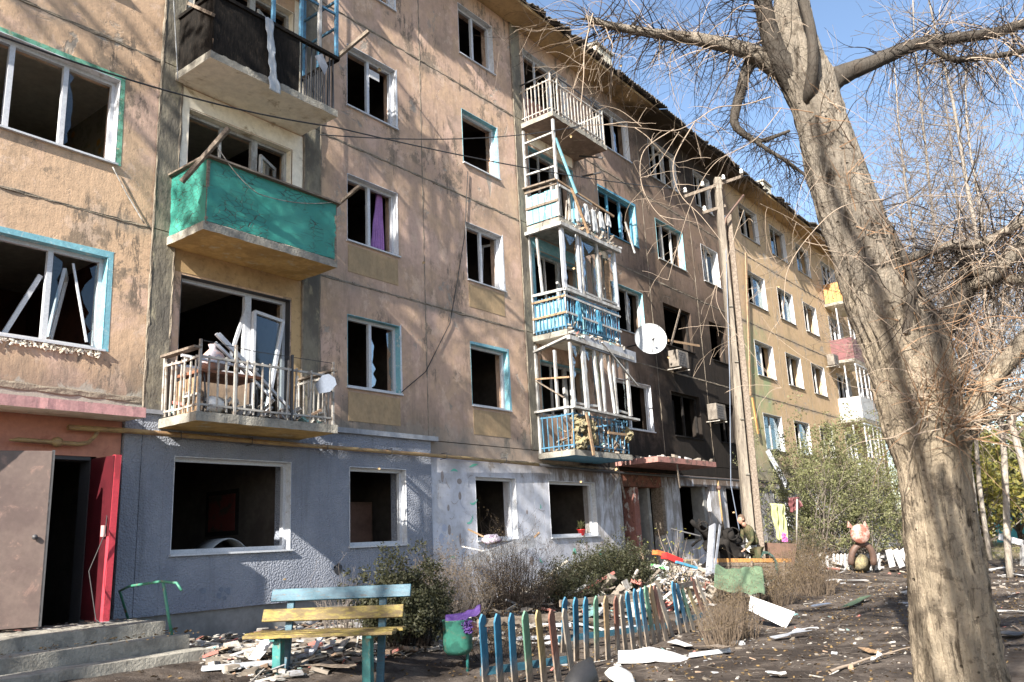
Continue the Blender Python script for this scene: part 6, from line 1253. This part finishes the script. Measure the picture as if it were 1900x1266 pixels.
# big leafy shrub before the far wall
def bigshrub(c, R, H, lab, seed, lf, nst=26, ls=.045, nl=20):
    r = random.Random(seed); c = Vector(c); root = thing('big_shrub', lab, 'shrub', tuple(c), 'tall leafy shrubs before the far wall'); mb = MB(); en = []
    for i in range(nst):
        a = r.uniform(0, 6.283); q_ = r.random(); dd = Vector((math.cos(a)*q_*.75, math.sin(a)*q_*.75, 1)); grow(mb, c+Vector((r.uniform(-.3, .3)*R, r.uniform(-.2, .2)*R, -.05)), dd, H*r.uniform(.65, 1.08)*(1-.2*q_), .028*r.uniform(.5, 1.2), r, .2, 0, .12, 1.15, .42, 3, 4, en, 1.0, .003, up=.06)
    mb.build('branches', M['twig_far'], root, kind='stuff'); lb = MB(); leafquads(lb, [e for e in en if e[0].z > c.z+.5], ls, r, .22, nl); lb.build('leaves', M[lf], root, kind='stuff'); return root
bigshrub(sg(1545, 1052)+Vector((.3, .5, 0)), 1.8, 4.3, 'big pale green shrub covering the ground floor right of the pole', 31, 'leaf_green', 44)
bigshrub(sg(1600, 1050)+Vector((1.2, .3, 0)), 1.8, 4.9, 'tall olive green shrub beside the big trunk', 32, 'leaf_green', 44)
bigshrub(sg(1655, 1048)+Vector((1.5, -.2, 0)), 1.5, 4.0, 'leafy shrub mostly hidden behind the big trunk', 33, 'leaf_yellow', 20)
bigshrub(sg(1630, 1062)+Vector((.0, .2, 0)), .8, 1.6, 'low green shrub beside the fallen white boards', 34, 'leaf_green', 14, .04, 3)
# ---- trees of the same row that stand out of the frame to the left and shade the wall
def shade_tree(b, H, lab, seed, R=2.6, dens=60, nl=2, u0=.24, ls=.14):
    r = random.Random(seed); b = Vector(b); root = thing('poplar_tree', lab, 'tree', tuple(b), 'poplars of the row left of the picture'); tb = MB(); tb.smooth = True; n = 16; P_ = [b+Vector((.25*nz(i*.3, seed)*i*.3, .1*nz(i*.3, seed, 4)*i*.3, H*.95*i/n-.2)) for i in range(n+1)]
    tb.tube(P_, [.26*(1-.88*i/n) for i in range(n+1)], 12); tb.build('trunk', M['bark'], root); mb = MB(); en = []
    for i in range(dens):
        u = u0+(.97-u0)*i/dens; j = u*n; k = int(j); a = r.uniform(0, 6.283); L = R*(1.15-u*.6)*r.uniform(.7, 1.25); grow(mb, P_[k].lerp(P_[min(n, k+1)], j-k), Vector((math.cos(a), math.sin(a), r.uniform(.6, 1.8))), L, .05*(1.1-u), r, .22, 0, .12, 1.3, .5, 2, 4, en, .9, .005, up=.1)
    mb.build('crown', M['bark_dark'], root, kind='stuff'); lb = MB(); leafquads(lb, en, ls, r, .3, nl)
    if nl: lb.build('leaves', M['leaf_dry'], root, kind='stuff')
SHADE = [((-5.5, -3.6, .2), 22, 3.2, 70, 1, .6), ((-1.2, -3.1, .3), 17, 2.0, 36, 1, .62), ((-11, -7.8, 0), 17, 2.6, 70, 1, .5), ((-4.5, -12.8, 0), 15, 3.4, 34, 0, .4)]
for i, (b, H, R, dn, nl, u0_) in enumerate(SHADE): shade_tree(b, H, ['tall poplar standing left of the picture near the wall', 'shorter poplar standing left of the entrance steps', 'farthest poplar standing left of the picture', 'bare poplar standing behind the camera'][i], 50+i, R, dn, nl, u0_)

# bare limbs added behind the camera, shaped to throw crooked shadows on the trunk
bt_ = [o for o in bpy.data.objects if o.name.startswith('poplar_tree') and o.get('label', '').startswith('bare poplar')][0]
for ln, off, rr_ in (([(1745, 855), (1762, 930), (1772, 1000), (1795, 1080), (1845, 1180), (1870, 1240)], 7.5, .05), ([(1508, 190), (1530, 290), (1562, 380), (1600, 450), (1625, 520)], 8.5, .05), ([(1670, 1000), (1700, 930), (1750, 940), (1800, 900)], 8.5, .018), ([(1690, 1110), (1730, 1100), (1790, 1105)], 9.2, .016)):
    P_ = [TP(x, y, -.35)-SUN_TRAVEL*off for x, y in ln]; st_ = Vector((-4.4, -12.7, P_[-1].z-1.5)); P_ = P_[::-1] if (P_[0]-st_).length > (P_[-1]-st_).length else P_
    P_ = [st_, st_.lerp(P_[0], .5)+Vector((0, 0, .3))]+P_; P2, R2 = interp(P_, [rr_*1.3]+[rr_*(1.1-.5*i/len(P_)) for i in range(len(P_)-1)], .1); mb = MB(); mb.smooth = True; mb.tube(P2, R2, 8); mb.build('limb', M['bark'], bt_)
    mb = MB()
    for i in range(22): grow(mb, P2[q.randrange(len(P2)//3, len(P2))], rnd_dir(q), q.uniform(.3, 1.3), .012, q, .1, 0, .2, 2, .5, 1)
    mb.build('twigs', M['twig'], bt_, kind='stuff')
# ================================================================= DEBRIS ON THE GROUND
q = random.Random(99)
def inpoly(x1, x2, y1, y2): return q.uniform(x1, x2), q.uniform(y1, y2)
def scatter(n, fn, lab, name, mat, smin, smax, cat='debris', flat=.3, pile=0.):
    mb = MB()
    for i in range(n):
        p = fn()
        if p is None: continue
        x, y = p; z = gh(x, y)+pile*q.random()**2; s = smin+(smax-smin)*q.random()**3; c = Vector((x, y, z+s*.12))
        e = Matrix.Rotation(q.uniform(0, 6.28), 3, 'Z') @ Matrix.Rotation(q.gauss(0, flat), 3, 'X') @ Matrix.Rotation(q.gauss(0, flat), 3, 'Y'); k = q.random()
        if k < .5: mb.obox(c, e @ Vector((s, 0, 0)), e @ Vector((0, s*q.uniform(.3, .9), 0)), e @ Vector((0, 0, s*q.uniform(.05, .3))))
        elif k < .8:
            pts = [c+e @ Vector((s*math.cos(a)*q.uniform(.5, 1.2), s*math.sin(a)*q.uniform(.5, 1.2), 0)) for a in (0, 1.3, 2.5, 3.7, 5)]; mb.prism(pts, e @ Vector((0, 0, .004)))
        else: mb.obox(c, e @ Vector((s*2.6, 0, 0)), e @ Vector((0, s*.12, 0)), e @ Vector((0, 0, s*.1)))
    o = mb.build(name, M[mat], None, loc=center(mb)); return tag(o, lab, cat, kind='stuff')
# path litter
scatter(1500, lambda: inpoly(5.5, 26, -9.5, -4.6), 'small pale chips and crumbs scattered over the dark path', 'path_litter', 'litter', .006, .05)
scatter(700, lambda: inpoly(18, 55, -11, -3), 'pale scraps scattered along the far path', 'path_litter', 'litter', .015, .11)
# glass and frame scraps by the bench and under the wall
scatter(2600, lambda: inpoly(5.8, 9.6, -3.2, -.1), 'broken glass, frames and plaster heaped under the grey wall behind the bench', 'window_rubble', 'litter', .008, .11, pile=.06, flat=.2)
scatter(1900, lambda: inpoly(9.0, 19, -3.4, -.1), 'white broken frames and sheets strewn through the front garden', 'garden_rubble', 'litter', .015, .20, pile=.18)
scatter(1500, lambda: inpoly(13.5, 18.6, -3.6, -1.2), 'mixed burnt rubble heap between the fence end and the pole', 'garden_rubble', 'litter', .02, .24, pile=.42, flat=.6)
scatter(900, lambda: inpoly(20, 34, -3.2, -.3), 'rubble strewn before the far wall', 'garden_rubble', 'litter', .02, .24, pile=.3, flat=.5)
scatter(420, lambda: inpoly(3.2, 5.8, -1.25, -.05), 'plaster crumbs on the entrance landing', 'step_litter', 'litter', .006, .05)
o = bpy.data.objects['step_litter']; o.location.z = .88
o.data.transform(Matrix.Scale(.12, 4, Vector((0, 0, 1))))
scatter(110, lambda: inpoly(3.5, 6.0, -1.95, -1.3), 'crumbs and leaves on the lower steps', 'lower_step_litter', 'fallen', .008, .03); bpy.data.objects['lower_step_litter'].location.z = .71
def leaves(n, fn, name, lab, s=.03, mat='fallen'):
    mb = MB(); pts = []
    for i in range(n): x, y = fn(); pts.append((Vector((x, y, gh(x, y)+.012)), None))
    for p, _ in pts:
        a = Vector((q.uniform(-1, 1), q.uniform(-1, 1), q.uniform(-.3, .3))).normalized()*s*q.uniform(.5, 1.2); b = a.cross(Vector((0, 0, 1))).normalized()*a.length*.55+Vector((0, 0, q.uniform(-.01, .012)))
        i = len(mb.v); mb.v += [tuple(p-a), tuple(p+b), tuple(p+a), tuple(p-b)]; mb.face((i, i+1, i+2, i+3))
    o = mb.build(name, M[mat], None, loc=center(mb)); return tag(o, lab, 'leaf litter', kind='stuff')
leaves(6500, lambda: inpoly(5, 24, -9.5, -.3), 'leaf_litter', 'fallen brown leaves all over the path and front garden'); leaves(1500, lambda: inpoly(24, 50, -11, -.5), 'leaf_litter', 'fallen leaves along the far path', .06)
mb = MB()
for i in range(420):
    x, y = inpoly(6, 22, -9.4, -4.3); a = q.uniform(0, 3.14); grow(mb, (x, y, gh(x, y)+.015), (math.cos(a), math.sin(a), 0), q.uniform(.1, .6), q.uniform(.002, .005), q, .07, 0, .12, 1.0, .4, 1)
mb.v = [(a, b, max(c, gh(a, b)+.004) if c > gh(a, b)+.05 or True else c) for a, b, c in mb.v]; mb.v = [(a, b, min(c, gh(a, b)+.04)) for a, b, c in mb.v]
tag(mb.build('ground_twigs', M['twig_far'], None, loc=center(mb)), 'thin broken twigs lying over the dark path', 'twigs', kind='stuff')
mb = MB()
for i in range(5200):
    x, y = inpoly(38, 75, -16, 4); h = q.uniform(.05, .22); a = q.uniform(0, 6.28); s = Vector((math.cos(a), math.sin(a), 0))*.02; p = Vector((x, y, 0)); j = len(mb.v); mb.v += [tuple(p-s), tuple(p+s), tuple(p+Vector((q.uniform(-.06, .06), q.uniform(-.06, .06), h)))]; mb.face((j, j+1, j+2))
tag(mb.build('grass', M['grass'], None, loc=center(mb)), 'short dry grass beyond the path', 'grass', kind='stuff')
# ---- single pieces one can point at
def flat_piece(pts, th, mat, lab, name, cat, dz=.02, tilt=None, lift=None, group=None, bump=.0):
    P_ = []
    for k, (x, y) in enumerate(pts):
        p = onG(x, y); p.z += dz+(lift[k] if lift else 0); P_.append(p)
    return solo(MB().prism(P_, (0, 0, th)), name, M[mat], lab, cat, group)
def piece3(pts, d_, th, mat, lab, name, cat, group=None, wav=.0):
    a, b, c, e = [atD(x, y, dd) for (x, y), dd in zip(pts, d_)]; mb = MB(); mb.smooth = wav > 0; n_ = (b-a).cross(e-a).normalized()*th
    mb.sheet(lambda u, v: (a.lerp(b, u)).lerp(e.lerp(c, u), v)+n_*(wav/th*nz(u*4, v*3, a.x)), 14, 6, n_); return solo(mb, name, M[mat], lab, cat, group)
dp = depth(onG(1450, 1165)); piece3([(1393, 1106), (1475, 1136), (1458, 1166), (1388, 1132)], [dp+.5, dp+.1, dp, dp+.4], .03, 'white', 'large white sheet leaning on the dry hedge beside the path', 'white_sheet', 'sheet')
dm = depth(onG(1200, 1232)); mb = MB(); pr_ = [(1147, 1209, 1147, 1231), (1176, 1208, 1178, 1231), (1204, 1202, 1206, 1229), (1212, 1203, 1216, 1227), (1250, 1212, 1248, 1230), (1279, 1222, 1266, 1234)]
rowA = [atD(a, b, dm+.28) for a, b, c, d in pr_]; rowB = [atD(c, d, dm-.02) for a, b, c, d in pr_]
for i in range(5): mb.prism([rowA[i], rowA[i+1], rowB[i+1], rowB[i]], (0, 0, .012))
solo(mb, 'bent_window_ledge', M['white'], 'long bent white metal ledge lying on the path in front of the pickets', 'metal ledge')
cc_ = onG(1150, 1266); MB_ = MB(); MB_.lathe(cc_+Vector((0, 0, .02)), [(0, .13), (.10, .12), (.16, .07), (.19, 0), (.17, 0), (.14, .05), (0, .1)], 20, (.2, -.5, 1)); solo(MB_, 'white_bowl', M['porcelain'], 'white upturned bowl at the bottom edge of the path', 'bowl')
mb = MB(); mb.smooth = True; c_ = onG(1085, 1285); mb.tube([c_+Vector((-.42, -.1, .02)), c_+Vector((-.2, -.02, .10)), c_+Vector((.05, .02, .16)), c_+Vector((.25, .06, .30))], [.05, .13, .16, .03], 12); solo(mb, 'rubber_boot_scrap', M['black'], 'dark curved rubber scrap at the foot of the front pickets', 'rubber scrap')
piece3([(858, 1042), (985, 1000), (1003, 990), (880, 1052)], [14.6, 14.8, 14.8, 14.5], .02, 'bluegrey', 'long grey metal sheet lying on top of the tallest bush', 'grey_sheet', 'sheet', wav=.02)
a, b = atD(862, 1046, 14.2), atD(992, 1003, 14.4); solo(MB().bar(a, b, .03, .2, UP), 'grey_board', M['bluegrey'], 'long grey board slanting across the bush tops below the mural window', 'board')
solo(MB().bar(atD(868, 982, 14.6), atD(905, 1000, 14.6), .03, .03), 'thin_stick', M['wood'], 'thin stick poking up from the grey board', 'stick'); solo(MB().bar(atD(985, 1003, 14.6), atD(1001, 988, 14.6), .05, .03), 'stub_batten', M['wood'], 'short batten stub at the upper end of the grey board', 'batten')
solo(MB().bar(atD(858, 1014, 14.7), atD(905, 1024, 14.6), .09, .02), 'white_strip', M['white'], 'short white strip at the left of the slanting grey board', 'strip')
mb = MB(); mb.smooth = True; c_ = atD(912, 1005, 14.6); mb.lathe(c_, [(0, -.05), (.14, -.03), (.2, .03), (.12, .1), (.04, .12), (0, .12)], 16); mb.v = [(a+.06*nz(a*9, c*12), b, c+.05*nz(a*9, b*9, 3)) for a, b, c in mb.v]; solo(mb, 'lilac_rag', worn('lilac_grey_rag', (.42, .38, .46), (.25, .18, .3), 8), 'bundled lilac and grey rag on the slanting board', 'rag')
solo(MB().tube([atD(1052, 1103, 15.2), atD(1112, 1078, 15.6)], .045, 10), 'white_tube', M['white'], 'thick white tube leaning through the low dark bush', 'tube')
solo(MB().bar(atD(1098, 1052, 18), atD(1142, 1032, 18.4), .06, .04), 'blue_white_batten', M['lightblue'], 'thin pale blue batten on the bush before the whitewashed wall', 'batten')
solo(MB().bar(atD(1215, 1025, 17.2), atD(1243, 1033, 17.4), .16, .09), 'orange_carton', M['orangeplastic'], 'orange and white carton on the dark green bush', 'carton'); solo(MB().bar(atD(1232, 1031, 17.1), atD(1262, 1043, 17.3), .16, .12), 'red_plastic_box', M['redplastic'], 'red plastic box on the rubble beside the orange carton', 'box')
solo(MB().bar(atD(1207, 1048, 17), atD(1240, 1055, 17), .1, .06), 'green_white_packet', worn('green_and_white_print', (.1, .5, .12), (.75, .75, .75), 9, (.48, .5)), 'green and white packet on the rubble below the red box', 'packet'); solo(MB().bar(atD(1255, 1043, 17), atD(1292, 1054, 17.2), .08, .05), 'blue_strip', M['skyblue'], 'blue strip lying right of the red box', 'strip')
# fallen pieces: rows of individual boards in the garden
NM = [('white broken frame bar', 'pvc'), ('grey timber offcut', 'greywood'), ('pale sheet fragment', 'white'), ('tan board fragment', 'wood')]
spots = [((590, 1240), (655, 1255), .26, 'greywood', 'grey broken board with foam lying under the bench'), ((700, 1110), (735, 1140), .04, 'pvc', 'white frame bar leaning behind the bench back'), ((735, 1200), (768, 1230), .05, 'pvc', 'white frame bar right of the right bench leg'), ((470, 1232), (500, 1205), .16, 'pvc', 'stack of white frame offcuts left of the bench leg'), ((375, 1248), (505, 1236), .07, 'pvc', 'long white curved strip lying before the steps'), ((430, 1225), (470, 1212), .09, 'white', 'white sheet scrap near the steps'), ((575, 1222), (600, 1195), .09, 'pvc', 'white upright frame scrap under the bench'),
    ((960, 1190), (1045, 1187), .05, 'pvc', 'white frame bar lying behind the front pickets'), ((985, 1200), (1035, 1202), .09, 'white', 'white sheet behind the front pickets'), ((990, 1165), (1060, 1172), .06, 'pvc', 'second white frame bar behind the front pickets'), ((1060, 1160), (1120, 1176), .12, 'white', 'white sheet behind the middle pickets'), ((1135, 1172), (1180, 1168), .08, 'pvc', 'white bar behind the tan pickets'), ((1225, 1060), (1235, 1100), .12, 'oldwhite', 'white board standing among the leaning pickets'), ((1255, 1140), (1265, 1104), .08, 'oldwhite', 'thin white slat standing behind the last pickets'),
    ((1290, 1120), (1330, 1128), .25, 'white', 'white sheet behind the last leaning pickets'), ((1300, 1205), (1350, 1217), .2, 'greywood', 'curved grey fragment on the path beyond the bent white ledge'), ((1250, 1198), (1280, 1206), .14, 'white', 'pinkish white scrap behind the bent white ledge'), ((1280, 1222), (1355, 1212), .04, 'pvc', 'thin white strip on the path'), ((1325, 1180), (1360, 1170), .14, 'dark', 'dark blue scrap beside the yellow foam'), ((1310, 1175), (1330, 1172), .12, 'wool', 'yellow foam piece at the last pickets'), ((1345, 1196), (1380, 1199), .08, 'white', 'small white scrap on the path beside the dry bush'), ((1438, 1190), (1500, 1184), .16, 'bluegrey', 'dark grey curved scrap in the middle of the path'), ((1475, 1176), (1518, 1172), .1, 'white', 'white scrap beyond the grey curved one'), ((1508, 1130), (1542, 1124), .12, 'dishblue', 'pale blue sheet on the path by the hedge'), ((1572, 1130), (1612, 1115), .16, 'greencloth', 'green grey sheet on the path before the poplar'), ((1540, 1080), (1610, 1081), .12, 'white', 'white boards lying before the white picket fence'),
    ((1425, 1255), (1460, 1259), .1, 'white', 'white scrap at the bottom of the path'), ((1617, 1233), (1638, 1232), .1, 'white', 'small white block left of the poplar foot'), ((1600, 1210), (1632, 1220), .09, 'wood', 'torn wood splinter left of the poplar'), ((1870, 1070), (1905, 1072), .3, 'white', 'white sheet far right of the poplar'), ((1830, 1062), (1862, 1060), .3, 'white', 'rumpled white sheet right of the poplar'), ((1850, 1140), (1900, 1140), .15, 'white', 'white strip right of the poplar base'), ((1862, 1185), (1900, 1180), .3, 'dark', 'dark scrap right of the poplar base')]
for i, (a, b, w_, m_, lab) in enumerate(spots):
    A_, B_ = onG(*a), onG(*b)
    if m_ in ('pvc', 'oldwhite') and abs(a[1]-b[1]) > 24: B_ = atD(b[0], b[1], depth(A_)+.3)
    A_.z += .03; B_.z += .03+(.06 if i % 3 == 0 else 0); mb = MB(); mb.smooth = False; d = B_-A_; s_ = Vector((-d.y, d.x, 0)).normalized()
    if w_ > .085:
        rim = [(-.02, -.5), (.3, -.56), (.55, -.38), (1.0, -.5), (1.04, .1), (.86, .55), (.5, .4), (.2, .52), (-.04, .3)]; mb.prism([A_+d*(u+q.uniform(-.07, .07))+s_*w_*(v+q.uniform(-.12, .12))+Vector((0, 0, .02+.05*nz(u*3, v*2, i))) for u, v in rim], (0, 0, .009))
    else: mb.bar(A_, B_, w_, .03).bar(A_+Vector((0, 0, .02)), B_+Vector((0, 0, .02)), w_*.35, .035)
    solo(mb, 'scrap_piece', M[m_], lab, 'scrap')
# fallen branches on the path
for a, b, r_, lab in (((1540, 1252), (1690, 1206), .022, 'pale fallen branch lying left of the poplar foot'), ((1880, 1165), (1955, 1240), .012, 'thin bent twig at the bottom right corner'), ((1635, 1225), (1665, 1202), .009, 'short thin stick by the fallen branch')):
    mb = MB(); A_, B_ = onG(*a), onG(*b); A_.z += .03; B_.z += .06; grow(mb, A_, B_-A_, (B_-A_).length, r_, q, .12, 0, .05, .8, .3, 1, 6); solo(mb, 'fallen_branch', M['twig'], lab, 'branch')
t_ = thing('street_scrap_post', 'white bent metal post with flap at the far right of the path', 'post', tuple(onG(1898, 1050))); dq = depth(onG(1898, 1050)); MB().bar(atD(1896, 1050, dq), atD(1896, 1010, dq), .14, .05, RT).build('upright', M['white'], t_); MB().bar(atD(1853, 996, dq), atD(1898, 1008, dq), .2, .04, HD).build('flap', M['white'], t_)
